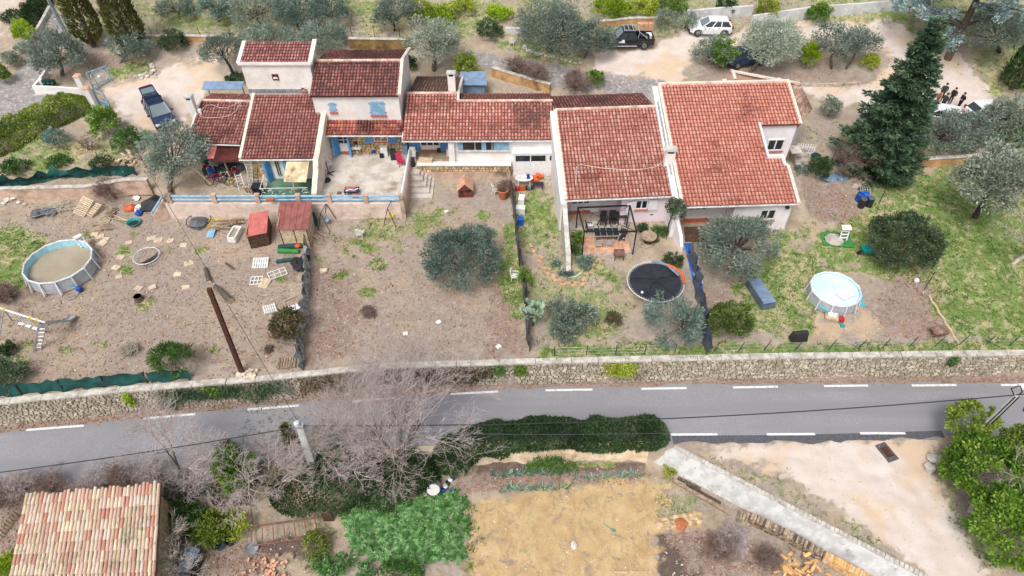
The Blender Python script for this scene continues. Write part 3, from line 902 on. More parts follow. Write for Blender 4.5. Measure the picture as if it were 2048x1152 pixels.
M['hollow']=pm('tile_hollow',lin(62,36,34),lin(44,28,28),5,.95,0)  # dark colour stands in for shadow and dirt inside a tile's open end
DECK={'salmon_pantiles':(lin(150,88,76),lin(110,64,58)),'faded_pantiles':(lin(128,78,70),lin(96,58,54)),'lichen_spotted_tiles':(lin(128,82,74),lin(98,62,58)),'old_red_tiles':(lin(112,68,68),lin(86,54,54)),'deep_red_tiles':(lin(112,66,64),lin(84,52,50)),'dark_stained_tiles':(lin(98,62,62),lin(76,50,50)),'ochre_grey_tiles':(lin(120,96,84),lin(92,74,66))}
def tile_mb(du,ov,r,seg=4,lift=.055):
 """one cover tile: x across, y up the slope, z off the roof"""
 m=MB()
 for y,rr,zz in((-ov,r,lift),(1.0,r*.84,-.004)):
  for k in range(seg+1):
   t=math.pi*k/seg
   m.V.append((math.cos(t)*rr,y,math.sin(t)*rr*.92+zz));m.A.append(.5)
 n=seg+1
 m.F=[(k,k+1,n+k+1,n+k) for k in range(seg)]
 # lower lip, so the tile has an edge; painted dark as the shadow under it
 b=len(m.V)
 for k in range(seg+1):
  t=math.pi*k/seg
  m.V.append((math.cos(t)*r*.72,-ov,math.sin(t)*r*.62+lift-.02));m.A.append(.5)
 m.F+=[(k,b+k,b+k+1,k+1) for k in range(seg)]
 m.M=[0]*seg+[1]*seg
 return m

def pin(p,poly):
 c=False;n=len(poly)
 for i in range(n):
  a,b=poly[i],poly[(i+1)%n]
  if(a[1]>p[1])!=(b[1]>p[1]) and p[0]<(b[0]-a[0])*(p[1]-a[1])/(b[1]-a[1])+a[0]:c=not c
 return c

class Slope:
 """a roof plane through the eave line, rising away at `pitch`; its outline is read off where sight lines meet it"""
 def __init__(s,e0,e1,z,pitch,up=True):
  s.O=at(*e0,z);q=at(*e1,z)
  s.U=(q-s.O);s.U.z=0;s.U.normalize()
  hd=Vector((-s.U.y,s.U.x,0))
  s.V=(hd+Vector((0,0,pitch))).normalized()
  s.N=s.U.cross(s.V).normalized()
 def p(s,px,py):return onplane(px,py,s.O,s.N)
 def uv(s,P):d=P-s.O;return(d.dot(s.U),d.dot(s.V))
 def w(s,u,v,n=0):return s.O+s.U*u+s.V*v+s.N*n

def tiled(parent,s,outline,mat,du=.27,dv=.36,seed=1,singles=300,deck_t=.12,name='roof'):
 """outline: uv polygon. Builds the roof deck, individual tiles nearest the viewer's side (the eave) and the rest joined"""
 r=random.Random(seed)
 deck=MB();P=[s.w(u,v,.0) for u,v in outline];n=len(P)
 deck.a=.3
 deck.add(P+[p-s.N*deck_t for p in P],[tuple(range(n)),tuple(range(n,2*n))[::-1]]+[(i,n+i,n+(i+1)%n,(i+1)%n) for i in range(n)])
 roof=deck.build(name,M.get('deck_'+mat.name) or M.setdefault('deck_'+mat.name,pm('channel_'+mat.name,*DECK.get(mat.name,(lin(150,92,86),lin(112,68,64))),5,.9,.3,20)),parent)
 us=[q[0] for q in outline];vs=[q[1] for q in outline]
 u0,u1,v0,v1=min(us),max(us),min(vs),max(vs)
 nu=max(1,round((u1-u0)/du));du=(u1-u0)/nu
 nv=max(1,round((v1-v0)/dv));dv=(v1-v0)/nv
 cells=[]
 for j in range(nv):
  for i in range(nu):
   u,v=u0+(i+.5)*du,v0+j*dv
   if pin((u,v+dv*.5),outline):cells.append((u+r.uniform(-.012,.012),v+r.uniform(-.012,.012),r.uniform(-.03,.03),r.random()))
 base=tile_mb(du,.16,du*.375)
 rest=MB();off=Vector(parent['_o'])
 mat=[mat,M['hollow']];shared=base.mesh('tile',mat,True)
 R3=Matrix((s.U,s.V,s.N)).transposed()
 for k,(u,v,rz,a) in enumerate(cells):
  p=s.w(u,v,.008)
  if k<singles:
   o=bpy.data.objects.new('tile',shared)
   o.matrix_basis=Matrix.Translation(p-off)@(R3@Matrix.Rotation(rz,3,'Z')).to_4x4()@Matrix.Diagonal((1,dv,1,1))
   link(o,roof)
  else:
   rest.a=a
   c,sn=math.cos(rz),math.sin(rz)
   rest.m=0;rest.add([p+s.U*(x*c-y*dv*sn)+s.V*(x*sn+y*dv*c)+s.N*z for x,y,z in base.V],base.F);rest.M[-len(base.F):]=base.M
 if rest.V:
  o=rest.build('roof_tiles',mat,roof,smooth=True);o['kind']='stuff'
 return roof

def strip_on(parent,a,b,w,t,mat,name,up=.04,n=1,ragged=0,seed=1):
 """mortar band / ridge tiles along a line: n short pieces laid end to end"""
 r=random.Random(seed)
 m=MB()
 for i in range(n):
  p,q=a+(b-a)*(i/n),a+(b-a)*((i+.97)/n)
  m.a=r.random()
  e=Vector((0,0,up+r.uniform(-ragged,ragged)))
  m.bar(p+e,q+e,w,t)
 return m.build(name,mat,parent)

def ridge_tiles(parent,a,b,r_,mat,n,name='ridge_tile',single=True):
 d=(b-a);L=d.length/n
 for i in range(n):
  m=MB();m.a=random.Random(i*7+n).random()
  p,q=a+d*(i/n),a+d*((i+1.06)/n)
  m.tube([p,q],[r_*1.06,r_*.94],8)
  m.build(name,mat,parent)

def plane_hit(px,py,A,B):
 """sight line against the vertical wall plane through A,B -> (distance along, height)"""
 u=Vector((B.x-A.x,B.y-A.y,0)).normalized();n=Vector((u.y,-u.x,0))
 p=onplane(px,py,Vector((A.x,A.y,0)),n)
 return(p-A).x*u.x+(p-A).y*u.y,p.z

class Face:
 """a vertical wall plane; n points out of it"""
 def __init__(s,A,B):
  s.A=Vector((A.x,A.y,0));s.u=Vector((B.x-A.x,B.y-A.y,0)).normalized();s.n=Vector((s.u.y,-s.u.x,0))
 def hit(s,px,py):return plane_hit(px,py,s.A,s.A+s.u)
 def w(s,u,z,n=0):return s.A+s.u*u+s.n*n+Vector((0,0,z))
 def box(s,mb,u0,u1,z0,z1,n0,n1):
  V=[s.w(u,z,n) for n in(n0,n1) for z in(z0,z1) for u in(u0,u1)]
  return mb.add(V,[(0,2,3,1),(4,5,7,6),(0,1,5,4),(2,6,7,3),(0,4,6,2),(1,3,7,5)])
 def boxp(s,mb,p0,p1,n0,n1):
  a,b=s.hit(*p0),s.hit(*p1)
  return s.box(mb,min(a[0],b[0]),max(a[0],b[0]),min(a[1],b[1]),max(a[1],b[1]),n0,n1)

def window(par,f,u0,u1,z0,z1,nv=2,nh=1,frame=None,fw=.06,sill=True,curtains=(),name='window',rail=0,proud=.05,glass=None):
 """casing, panes and sill; panes are sub-parts"""
 frame=frame or M['white_paint']
 m=MB()
 for a in(u0,u1-fw):f.box(m,a,a+fw,z0,z1,-.02,proud)
 for z in(z0,z1-fw):f.box(m,u0+fw,u1-fw,z,z+fw,-.02,proud-.002)
 W_=(u1-u0-fw*(nv+1))/nv
 for i in range(1,nv):a=u0+i*(W_+fw);f.box(m,a,a+fw,z0+fw,z1-fw,-.02,proud-.004)
 zb=z0+rail*(z1-z0)
 if rail:f.box(m,u0+fw,u1-fw,z0+fw,zb,-.02,proud-.015)
 H_=(z1-zb-fw*(nh+(0 if rail else 1)))/nh
 for j in range(1,nh):z=zb+(0 if rail else fw)+j*(H_+fw)-fw;f.box(m,u0+fw,u1-fw,z,z+fw,-.02,proud-.006)
 w=m.build(name,frame,par)
 for i in range(nv):
  for j in range(nh):
   p=MB();a=u0+fw+i*(W_+fw);z=zb+(0 if rail else fw)+j*(H_+fw)
   f.box(p,a,a+W_,z,z+H_,-.02,.012)
   p.build('pane',glass or M['glass'],w)
 if sill:
  m=MB();f.box(m,u0-.06,u1+.06,z0-.09,z0-.003,-.02,.17);m.build('sill',M['sill'],w)
 return w
def windowp(par,f,p0,p1,**k):
 a,b=f.hit(*p0),f.hit(*p1)
 return window(par,f,min(a[0],b[0]),max(a[0],b[0]),min(a[1],b[1]),max(a[1],b[1]),**k)

def shutter(par,f,u0,u1,z0,z1,mat,n0=.03,n1=.075,planks=4,brace=True):
 m=MB();W_=(u1-u0)/planks
 for i in range(planks):f.box(m,u0+i*W_+.006,u0+(i+1)*W_-.006,z0,z1,n0,n1)
 s=m.build('shutter',mat,par)
 if brace:
  b=MB()
  for z in(z0+.15*(z1-z0),z0+.8*(z1-z0)):f.box(b,u0+.02,u1-.02,z,z+.07,n1,n1+.025)
  b.bar(f.w(u0+.06,z0+.2*(z1-z0),n1+.012),f.w(u1-.06,z0+.78*(z1-z0),n1+.012),.06,.02)
  b.build('brace',mat,s)
 return s
def shutterp(par,f,p0,p1,mat,**k):
 a,b=f.hit(*p0),f.hit(*p1)
 return shutter(par,f,min(a[0],b[0]),max(a[0],b[0]),min(a[1],b[1]),max(a[1],b[1]),mat,**k)

def chimney(par,c,w,d,z0,z1,capmat=None,open_dark=True):
 m=MB();m.box((c.x,c.y,(z0+z1)/2),(w,d,z1-z0));ch=m.build('chimney',M['white_wall'],par)
 m=MB()
 for dx in(-.42,.42):m.box((c.x+dx*w,c.y,z1+.12),(.12,d,.24))
 m.box((c.x,c.y,z1+.12),(w*.7,d*.8,.239));m.M=[0]*12+[1]*6
 m.build('flue_opening',[M['white_wall'],M['dark']],ch)
 m=MB();m.box((c.x,c.y,z1+.28),(w*1.25,d*1.25,.08));m.box((c.x,c.y,z1+.34),(w*1.0,d*1.0,.04));m.build('cap',M['concrete_grey'],ch)
 return ch

TER=4.22 # level of the terraces in front of the old houses
def xy(p):return(p.x,p.y)
def block(par,pts,z0,z1,mat,name='wall'):
 m=MB();m.prism([xy(p) if hasattr(p,'x') else p for p in pts],z0,z1)
 return m.build(name,mat,par)
def stonewall(par,f,u0,u1,z0,z1,mat,seed,name='stone',lim=300,sz=(.22,.5),n=.05):
 """rubble facing laid on a wall plane: every stone a piece of its own"""
 r=random.Random(seed);z=z0;k=0
 while z<z1-.05:
  hgt=min(r.uniform(sz[0]*.7,sz[0]*1.3),z1-z);u=u0
  while u<u1-.03:
   L=min(r.uniform(sz[0],sz[1]),u1-u)
   m=MB();g=.015;c=.02;d=n*r.uniform(.5,1.3)
   V=[f.w(u+g,z+g,-.02),f.w(u+L-g,z+g,-.02),f.w(u+L-g,z+hgt-g,-.02),f.w(u+g,z+hgt-g,-.02)]
   q=lambda:r.uniform(.01,.05)
   V+=[f.w(u+g+q(),z+g+q()*.6,d),f.w(u+L-g-q(),z+g+q()*.6,d),f.w(u+L-g-q(),z+hgt-g-q()*.6,d),f.w(u+g+q(),z+hgt-g-q()*.6,d)]
   m.a=r.random()
   m.add(V,[(4,5,6,7),(0,1,5,4),(1,2,6,5),(2,3,7,6),(3,0,4,7)])
   m.build(name,mat,par);u+=L;k+=1
  z+=hgt
 return k

# =================================================================== house A: the low lean-to house on the left with a chimney
zA=6.75
sA=Slope((374,286),(480,289),zA,.30)
A0,A1=sA.p(374,286),sA.p(480,289)
houseA=thing('lean_to_house','low leftmost house, dark red tiles, white chimney, loose white cable on its roof','house',(A0.x,A0.y,TER),world=True)
uvA=[sA.uv(sA.p(*q)) for q in((374,286),(480,289),(489,203),(389,201))]
uvA=[(uvA[0][0],0),(uvA[1][0],0),(uvA[1][0],uvA[2][1]),(uvA[0][0],uvA[2][1])]
tiled(houseA,sA,uvA,M['roofA'],.25,.34,1,300)
rA0,rA1=sA.w(0,uvA[2][1]),sA.w(uvA[1][0],uvA[2][1])
sA2=Slope((0,0),(1,0),0,.30);sA2.O=rA1;sA2.U=-sA.U;hd=Vector((-sA2.U.y,sA2.U.x,0));sA2.V=(Vector((sA.V.x,sA.V.y,0)).normalized()-Vector((0,0,.3))).normalized();sA2.U=sA.U;sA2.N=sA2.U.cross(sA2.V).normalized();sA2.O=rA0
wA=uvA[1][0]
tiled(houseA,sA2,[(0,.1),(wA,.1),(wA,2.3),(0,2.3)],M['roofA'],.25,.34,2,0,name='back_roof')
ridge_tiles(houseA,rA0+Vector((0,0,.02)),rA1+Vector((0,0,.02)),.13,M['ridge'],12)
strip_on(houseA,sA.w(-.02,0),sA.w(-.02,uvA[2][1]),.16,.12,M['verge'],'verge',.05,14,.01)
backA=sA2.w(0,2.2).y
for nm,pts,z1 in(('wall',[sA.w(.15,1.9),sA.w(wA-.02,1.9),sA.w(wA-.02,uvA[2][1]*.98),sA.w(.15,uvA[2][1]*.98)],None),):
 P=[xy(p) for p in pts]
 block(houseA,P,TER-1,[pts[0].z-.16,pts[1].z-.16,pts[2].z-.16,pts[3].z-.16],M['tower_wall'])
P=[sA.w(.15,uvA[2][1]*.98),sA.w(wA-.02,uvA[2][1]*.98),sA2.w(wA-.02,2.1),sA2.w(.15,2.1)]
block(houseA,P,TER-1,[p.z-.16 for p in P],M['tower_wall'],'back_wall')
c=sA.p(391,226)
chA=chimney(houseA,c+Vector((-.12,.1,0)),.55,.5,c.z-.6,c.z+1.25)
m=MB();pts=[sA.p(*q) for q in((403,236),(405,224),(412,214),(425,212),(440,218),(455,218),(470,212),(484,204))]
m.tube([p+sA.N*.16 for p in pts],.014,5);pts=[sA.p(*q) for q in((403,236),(420,238),(445,237),(462,233),(474,224),(484,206))]
m.tube([p+sA.N*.16 for p in pts],.014,5);m.build('cable',M['white_plastic'],houseA)
m=MB();c=sA.p(402,226);m.box(c+sA.N*.25,(.26,.2,.32));m.build('vent_box',M['white_paint'],houseA)
m=MB();a,b=sA.w(-.1,-.06,-.06),sA.w(wA,-.06,-.06);m.tube([a,b],.07,8);m.build('gutter',M['gutter'],houseA)
# corrugated red sheet roof of the open bicycle shelter
m=MB();zs=6.0
q=[at(432,291,zs+.45),at(478,291,zs+.45),at(478,322,zs-.0),at(420,322,zs-.0)]
n=26;rows=[]
for j in range(5):
 a,b=q[0]+(q[3]-q[0])*(j/4),q[1]+(q[2]-q[1])*(j/4)
 rows.append([a+(b-a)*(i/(n*2))+Vector((0,0,.035*(1 if i%2 else-1))) for i in range(n*2+1)])
m.sheet(rows)
shel=thing('shelter_roof','dark red corrugated sheet roof on wooden props over the heap of bicycles','shelter',(q[3].x,q[3].y,TER),world=True)
m.build('corrugated_sheet',M['sheet_red'],shel)
m=MB();w0=at(424,290,zs+.5);w1=at(436,290,zs+.5);w2=at(428,320,zs+.02);w3=at(414,320,zs+.02)
rows=[[w0+(w3-w0)*(j/3)+((w1-w0)+((w2-w3)-(w1-w0))*(j/3))*(i/8)+Vector((0,0,.09+.05*(i%2))) for i in range(9)] for j in range(4)]
m.sheet(rows);m.build('salmon_sheet',M['sheet_salmon'],shel)
for px,py in((424,335),(452,338)):
 b=at(px+8,py+14,TER);m=MB();m.bar(b,Vector((b.x-.05,b.y-.05,zs-.03)),.1,.1);m.build('post',M['wood'],shel)
m=MB();m.bar(q[3]+Vector((.1,.05,-.08)),q[2]+Vector((0,.05,-.08)),.1,.1);m.build('beam',M['wood_dark'],shel)

# =================================================================== house B: square white tower with a broad red roof before it
zB=6.6
sB=Slope((483,318),(627,317),zB,.30)
uvB_=[sB.uv(sB.p(*q)) for q in((483,318),(627,317),(620,190),(490,189))]
wB,vB=uvB_[1][0],(uvB_[2][1]+uvB_[3][1])/2
houseB=thing('tower_house','house with a plain white square tower behind a broad deep red tile roof','house',(sB.O.x,sB.O.y,TER),world=True)
tiled(houseB,sB,[(0,0),(wB,0),(wB,vB),(0,vB)],M['roofB'],.25,.34,3,300)
strip_on(houseB,sB.w(-.1,0),sB.w(-.1,vB+.1),.24,.2,M['verge'],'verge',.06,18,.01)
m=MB();m.tube([sB.w(-.2,-.08,-.07),sB.w(wB+.1,-.08,-.07)],.075,8);m.tube([sB.w(-.05,-.05,-.1),sB.w(-.0,.2,-.4),Vector(xy(sB.w(-.0,.3))+(TER,))],.05,6)
m.build('gutter',M['gutter'],houseB)
P=[sB.w(.02,.55),sB.w(wB-.02,.55),sB.w(wB-.02,vB),sB.w(.02,vB)]
block(houseB,P,TER-1,[p.z-.16 for p in P],M['tower_wall'])
fB=Face(P[0],P[1])
a=fB.hit(500,330)[0];b=fB.hit(534,330)[0]
stonewall(houseB,fB,.0,b,TER+.05,6.45,M['stone_warm'],5,sz=(.28,.55))
windowp(houseB,fB,(547,320),(566,352),nv=2,nh=1,name='glazed_door',frame=M['gutter'],sill=False,fw=.05)
# its folded blue shutters stand open from the wall
for(px,nx,lab) in((541,-.35,1),(571,.3,0)):
 u=fB.hit(px,335)[0];m=MB()
 for i in range(4):m.bar(fB.w(u+nx*i/4,TER+.05,.1+.16*i),fB.w(u+nx*i/4,6.2,.1+.16*i),.17,.045,up=tuple(fB.n))
 m.build('shutter',M['blue_paint'],houseB)
# party wall on the right: broad rough parapet stepping down to the terrace railing
pw0,pw1=at(630,318,6.2),at(636,400,5.6)
pwA=sB.w(wB+.22,vB)
par=MB();r=random.Random(9);n=16
W_=.42
y0,y1=pwA.y,42.8
x0,x1=sB.w(wB+.24,0).x,sB.w(wB+.24,0).x
top=[]
for i in range(n+1):
 y=y0+(y1-y0)*i/n
 zt=sB.w(wB,max(0,(y-sB.O.y)/sB.V.y)).z+.12 if y>sB.O.y-.3 else None
 if zt is None:
  k=(sB.O.y-.3-y)/(sB.O.y-.3-y1);zt=6.35-k*1.2
 top.append((y,zt+r.uniform(-.03,.03)))
par.sheet([[(x0-W_/2,y,TER-1.5) for y,z in top],[(x0-W_/2,y,z) for y,z in top],[(x0+W_/2,y,z) for y,z in top],[(x0+W_/2,y,TER-1.5) for y,z in top]])
par.quad((x0-W_/2,y1,TER-1.5),(x0-W_/2,y1,top[-1][1]),(x0+W_/2,y1,top[-1][1]),(x0+W_/2,y1,TER-1.5))
par.build('party_wall',M['verge'],houseB)
# tower
tz=11.2
sT=Slope((477,128),(621,128),tz,.26)
fTy=sB.w(0,vB).y
uvT=[sT.uv(sT.p(*q)) for q in((477,128),(621,128),(643,84),(511,84))]
wT,vT=uvT[1][0],(uvT[2][1]+uvT[3][1])/2
tiled(houseB,sT,[(.1,.12),(wT-.1,.12),(wT-.1,vT),(.1,vT)],M['roofA'],.24,.34,4,0,name='tower_roof')
P=[sT.w(.12,.08),sT.w(wT-.12,.08),sT.w(wT-.12,vT-.05),sT.w(.12,vT-.05)]
block(houseB,P,TER-1,[p.z-.13 for p in P],M['tower_wall'],'tower_wall')
fT=Face(P[0],P[1])
m=MB();m.bar(sT.w(-.05,.02,.02),sT.w(wT+.05,.02,.02),.22,.2);m.bar(sT.w(.0,.0,.05),sT.w(.0,vT,.05),.3,.2);m.bar(sT.w(wT,.0,.08),sT.w(wT,vT+.1,.1),.34,.26)
m.build('parapet',M['white_wall'],houseB)
a=fT.hit(543,148);b=fT.hit(559,160)
m=MB();fT.box(m,a[0],b[0],b[1],a[1],-.02,.06);w=m.build('hatch',M['dark_red'],houseB)
m=MB();u=(a[0]+b[0])/2;z=(a[1]+b[1])/2
m.add([fT.w(u+.22*math.cos(math.pi*i/8),z-.14+.2*math.sin(math.pi*i/8),.072) for i in range(9)],[tuple(range(9))]);m.build('half_moon_pane',M['white_paint'],w)
windowp(houseB,fT,(601,174),(612,181),nv=1,frame=M['gutter'],name='window',fw=.07)
m=MB();fT.box(m,0,wT-.9,sB.w(0,vB).z+.02,sB.w(0,vB).z+.36,.0,.05);m.build('flashing',M['galv'],houseB)

# =================================================================== house C: two-storey house with blue shutters
zC=9.7
sC=Slope((619,193),(797,192),zC,.30)
uvC=[sC.uv(sC.p(*q)) for q in((619,193),(797,192),(797,122),(632,122))]
wC,vC=uvC[1][0]-.02,(uvC[2][1]+uvC[3][1])/2
houseC=thing('shuttered_house','two-storey white house with two closed pale blue shutters and a tiled porch roof','house',(sC.O.x,sC.O.y,TER),world=True)
tiled(houseC,sC,[(0,0),(wC,0),(wC,vC),(0,vC)],M['roofC'],.26,.36,6,300)
sC2=Slope((0,0),(1,0),0,.3);sC2.O=sC.w(0,vC);sC2.U=sC.U;sC2.V=(Vector((sC.V.x,sC.V.y,0)).normalized()-Vector((0,0,.3))).normalized();sC2.N=sC2.U.cross(sC2.V).normalized()
tiled(houseC,sC2,[(.1,.1),(wC,.1),(wC,4.9),(.1,4.9)],M['roofC'],.26,.36,7,0,name='back_roof')
ridge_tiles(houseC,sC.w(-.1,vC+.02,.03),sC.w(wC,vC+.02,.03),.14,M['ridge'],18)
P=[sC.w(.1,.3),sC.w(wC-.05,.3),sC.w(wC-.05,vC),sC.w(.1,vC)]
block(houseC,P,TER-1,[p.z-.16 for p in P],M['white_wall'])
fC=Face(P[0],P[1])
P=[sC.w(.1,vC),sC.w(wC-.05,vC),sC2.w(wC-.05,4.6),sC2.w(.1,4.6)]
block(houseC,P,TER-1,[p.z-.16 for p in P],M['white_wall'],'back_wall')
m=MB();m.bar(sC.w(wC+.1,.0,.05),sC.w(wC+.1,vC,.1),.26,.28);m.bar(sC.w(wC+.1,vC,.1),sC2.w(wC+.1,4.9,.1),.26,.28);m.build('parapet',M['verge'],houseC)
for p0,p1,k in(((657,205),(673,223),4),((738,203),(771,229),7)):
 s_=shutterp(houseC,fC,p0,p1,M['light_blue'],planks=k,brace=False)
 a,b=fC.hit(*p0),fC.hit(*p1);m=MB();fC.box(m,a[0]-.05,b[0]+.1,b[1]-.14,b[1]-.03,-.02,.16);m.build('sill',M['sill'],s_)
 m=MB()
 for u in(a[0]-.1,b[0]+.02):
  for z in(a[1]-.2,b[1]+.2):fC.box(m,u,u+.1,z,z+.05,.0,.085)
 m.build('hinge',M['blue_paint'],s_)
# porch roof and the stone front under it
zP=6.85
sP=Slope((635,270),(803,270),zP,.30)
uvP=[sP.uv(sP.p(*q)) for q in((635,270),(803,270),(800,239),(638,239))]
wP,vP=uvP[1][0],fC.A.y
vP=(fC.A.y+.02-sP.O.y)/sP.V.y
tiled(houseC,sP,[(0,0),(wP,0),(wP,vP),(0,vP)],M['roofP'],.26,.36,8,300,name='porch_roof')
m=MB();m.tube([sP.w(-.1,-.08,-.06),sP.w(wP+.1,-.08,-.06)],.075,8);m.build('gutter',M['gutter'],houseC)
PORCH_Y=fC.A.y-.35
FPl,FPr=Vector((sP.w(.15,0).x,PORCH_Y,0)),Vector((sP.w(wP,0).x,PORCH_Y,0))
block(houseC,[FPl,FPr,FPr+Vector((0,.4,0)),FPl+Vector((0,.4,0))],TER-1,zP+.1,M['mortar'],'porch_wall')
fP=Face(FPl,FPr)
stonewall(houseC,fP,0,fP.hit(665,285)[0],TER+.02,zP,M['stone_warm'],11,sz=(.24,.5))
stonewall(houseC,fP,fP.hit(698,285)[0],fP.hit(812,285)[0] if False else(FPr-FPl).length,TER+.02,zP,M['stone_warm'],12,sz=(.24,.5))
a,b=fP.hit(674,273)[0],fP.hit(697,273)[0]
window(houseC,fP,a,b,TER+.3,TER+2.25,nv=2,nh=3,name='glazed_door',frame=M['white_paint'],sill=False,rail=.4,proud=.09)
m=MB();fP.box(m,a,b,TER+.02,TER+.29,-.02,.12);m.build('door_step',M['sill'],houseC)
for u,s_ in((a,-.4),(b,.06)):
 m=MB()
 for i in range(4):m.bar(fP.w(u+s_*i/4,TER+.12,.12+.17*i),fP.w(u+s_*i/4,TER+2.2,.12+.17*i),.17,.045,up=tuple(fP.n))
 m.build('shutter',M['blue_paint'],houseC)
a,b=fP.hit(748,278)[0],fP.hit(776,278)[0]
zsl=fP.hit(760,282)[1]
window(houseC,fP,a,b,zsl,TER+2.3,nv=2,name='window',proud=.1)
shutter(houseC,fP,a-.78,a-.04,zsl-.1,TER+2.3,M['blue_paint'],n0=.06,n1=.12)
shutter(houseC,fP,b+.04,b+.78,zsl-.1,TER+2.3,M['blue_paint'],n0=.06,n1=.12)
cx,cz=fP.hit(712,285);m=MB();m.ball(fP.w(cx,cz,.08),.16,8,6);m.build('wall_pot',M['rust'],houseC)
# stone pier between the two porches
pc=at(803,315,TER);m=MB();m.box((sP.w(wP,0).x-.1,pc.y+1.0,(TER+zP)/2-.1),(.36,.5,zP-TER-.2));m.build('stone_pier',M['stone_warm'],houseC)

# =================================================================== house D: long low house, mottled roof
zD=6.75
sD=Slope((805,281),(1108,280),zD,.30)
q=[sD.uv(sD.p(*p)) for p in((805,281),(1108,280),(1106,202),(916,204),(894,187),(806,188))]
wD=q[1][0];vD1=q[2][1];vD2=q[4][1];uK=q[3][0]
houseD=thing('long_low_house','long single-storey house with lichen-spotted orange roof, blue shutters and a glazed veranda','house',(sD.O.x,sD.O.y,TER),world=True)
tiled(houseD,sD,[(0,0),(wD,0),(wD,vD1),(uK,vD1),(uK,vD2),(0,vD2)],M['roofD'],.27,.37,20,300)
def backslope(s,v,pitch):
 b=Slope((0,0),(1,0),0,.3);b.O=s.w(0,v);b.U=s.U;b.V=(Vector((s.V.x,s.V.y,0)).normalized()-Vector((0,0,pitch))).normalized();b.N=b.U.cross(b.V).normalized();return b
sD2=backslope(sD,vD1,.3);sD3=backslope(sD,vD2,.3)
tiled(houseD,sD2,[(uK+.05,.1),(wD,.1),(wD,2.6),(uK+.05,2.6)],M['roofD'],.27,.37,21,0,name='back_roof')
tiled(houseD,sD3,[(.1,.1),(uK-.05,.1),(uK-.05,6.6),(.1,6.6)],M['roofE'],.27,.37,22,0,name='rear_wing_roof')
ridge_tiles(houseD,sD.w(uK,vD1+.02,.03),sD.w(wD,vD1+.02,.03),.13,M['ridge'],14)
ridge_tiles(houseD,sD.w(0,vD2+.02,.03),sD.w(uK,vD2+.02,.03),.13,M['ridge'],8)
m=MB();m.bar(sD.w(uK,vD1-.05,.05),sD.w(uK,vD2,.06),.2,.2);m.bar(sD3.w(uK,0,.05),sD3.w(uK,6.6,.05),.2,.16);m.build('verge',M['verge'],houseD)
c=sD.p(903,183);c=sD3.w(uK-.55,.55)
chimney(houseD,Vector((c.x,c.y,0)),.62,.5,c.z-.5,c.z+1.55)
m=MB();m.tube([sD.w(-.05,-.08,-.06),sD.w(wD,-.08,-.06)],.075,8);m.tube([sD.w(-.02,-.05,-.07),sD.w(-.02,.9,-.02)],.06,8);m.build('gutter',M['gutter'],houseD)
fy=sD.O.y
YD1=fy+.35 # veranda front
YD0=at(860,330,TER).y+.0
YDb=fy+2.1 # recessed porch wall
xV=at(908,300,6.0).x
x0,x1=sD.w(.12,0).x,sD.w(wD-.05,0).x
yr=sD.w(0,vD1).y;yr2=sD.w(0,vD2).y
zat=lambda y:sD.O.z+(y-sD.O.y)*.30-.17
block(houseD,[(x0,YDb),(xV-.2,YDb),(xV-.2,yr),(x0,yr)],TER-1,[zat(YDb),zat(YDb),zat(yr),zat(yr)],M['tower_wall'],'porch_wall')
block(houseD,[(xV-.2,YD1),(x1,YD1),(x1,yr),(xV-.2,yr)],TER-1.2,[zat(YD1),zat(YD1),zat(yr),zat(yr)],M['white_wall'],'wall')
xk=sD.w(uK,0).x
block(houseD,[(x0,yr),(xk,yr),(xk,sD3.w(0,6.3).y),(x0,sD3.w(0,6.3).y)],TER-1,[zat(yr),zat(yr),sD3.w(0,6.3).z-.17,sD3.w(0,6.3).z-.17],M['tower_wall'],'rear_wing_wall')
block(houseD,[(xk,yr),(x1,yr),(x1,sD2.w(0,2.4).y),(xk,sD2.w(0,2.4).y)],TER-1,[zat(yr),zat(yr),sD2.w(0,2.4).z-.17,sD2.w(0,2.4).z-.17],M['white_wall'],'back_wall')
fDp=Face(Vector((x0,YDb,0)),Vector((xV,YDb,0)))
a,b=fDp.hit(841,290)[0],fDp.hit(880,290)[0]
window(houseD,fDp,a,b,TER+.25,TER+2.15,nv=3,nh=1,rail=.22,name='glazed_door',sill=False,proud=.08,fw=.09)
m=MB();fDp.box(m,a,b,TER+.02,TER+.24,-.02,.14);m.build('door_step',M['sill'],houseD)
shutter(houseD,fDp,a-1.0,a-.03,TER+.12,TER+2.1,M['blue_paint'])
shutter(houseD,fDp,b+.03,b+.85,TER+.12,TER+2.1,M['blue_paint'])
# white pier and the veranda glazing in four sashes with curtains behind
m=MB();m.box((xV-.25,YD1-.12,(TER+6.5)/2),(.5,.3,6.5-TER));m.build('pier',M['white_wall'],houseD)
fDv=Face(Vector((xV,YD1,0)),Vector((x1,YD1,0)))
a,b=fDv.hit(915,290)[0],fDv.hit(1019,290)[0]
zb=fDv.hit(960,301)[1]
w=window(houseD,fDv,a,b,zb,6.55,nv=3,name='veranda_window',frame=M['gutter'],sill=False,fw=.06,proud=.05)
m=MB();fDv.box(m,a-.05,b+.05,zb-.1,zb-.003,-.02,.12);m.build('sill',M['gutter'],w)
for t0,t1 in((.0,.09),(.46,.55),(.70,1.0)):
 m=MB();k=10;u0_,u1_=a+.06+(b-a-.12)*t0,a+.06+(b-a-.12)*t1
 m.sheet([[fDv.w(u0_+(u1_-u0_)*i/k,z,.016+.012*(i%2)) for i in range(k+1)] for z in(zb+.08,6.48)])
 m.build('curtain',M['light_blue'],w)

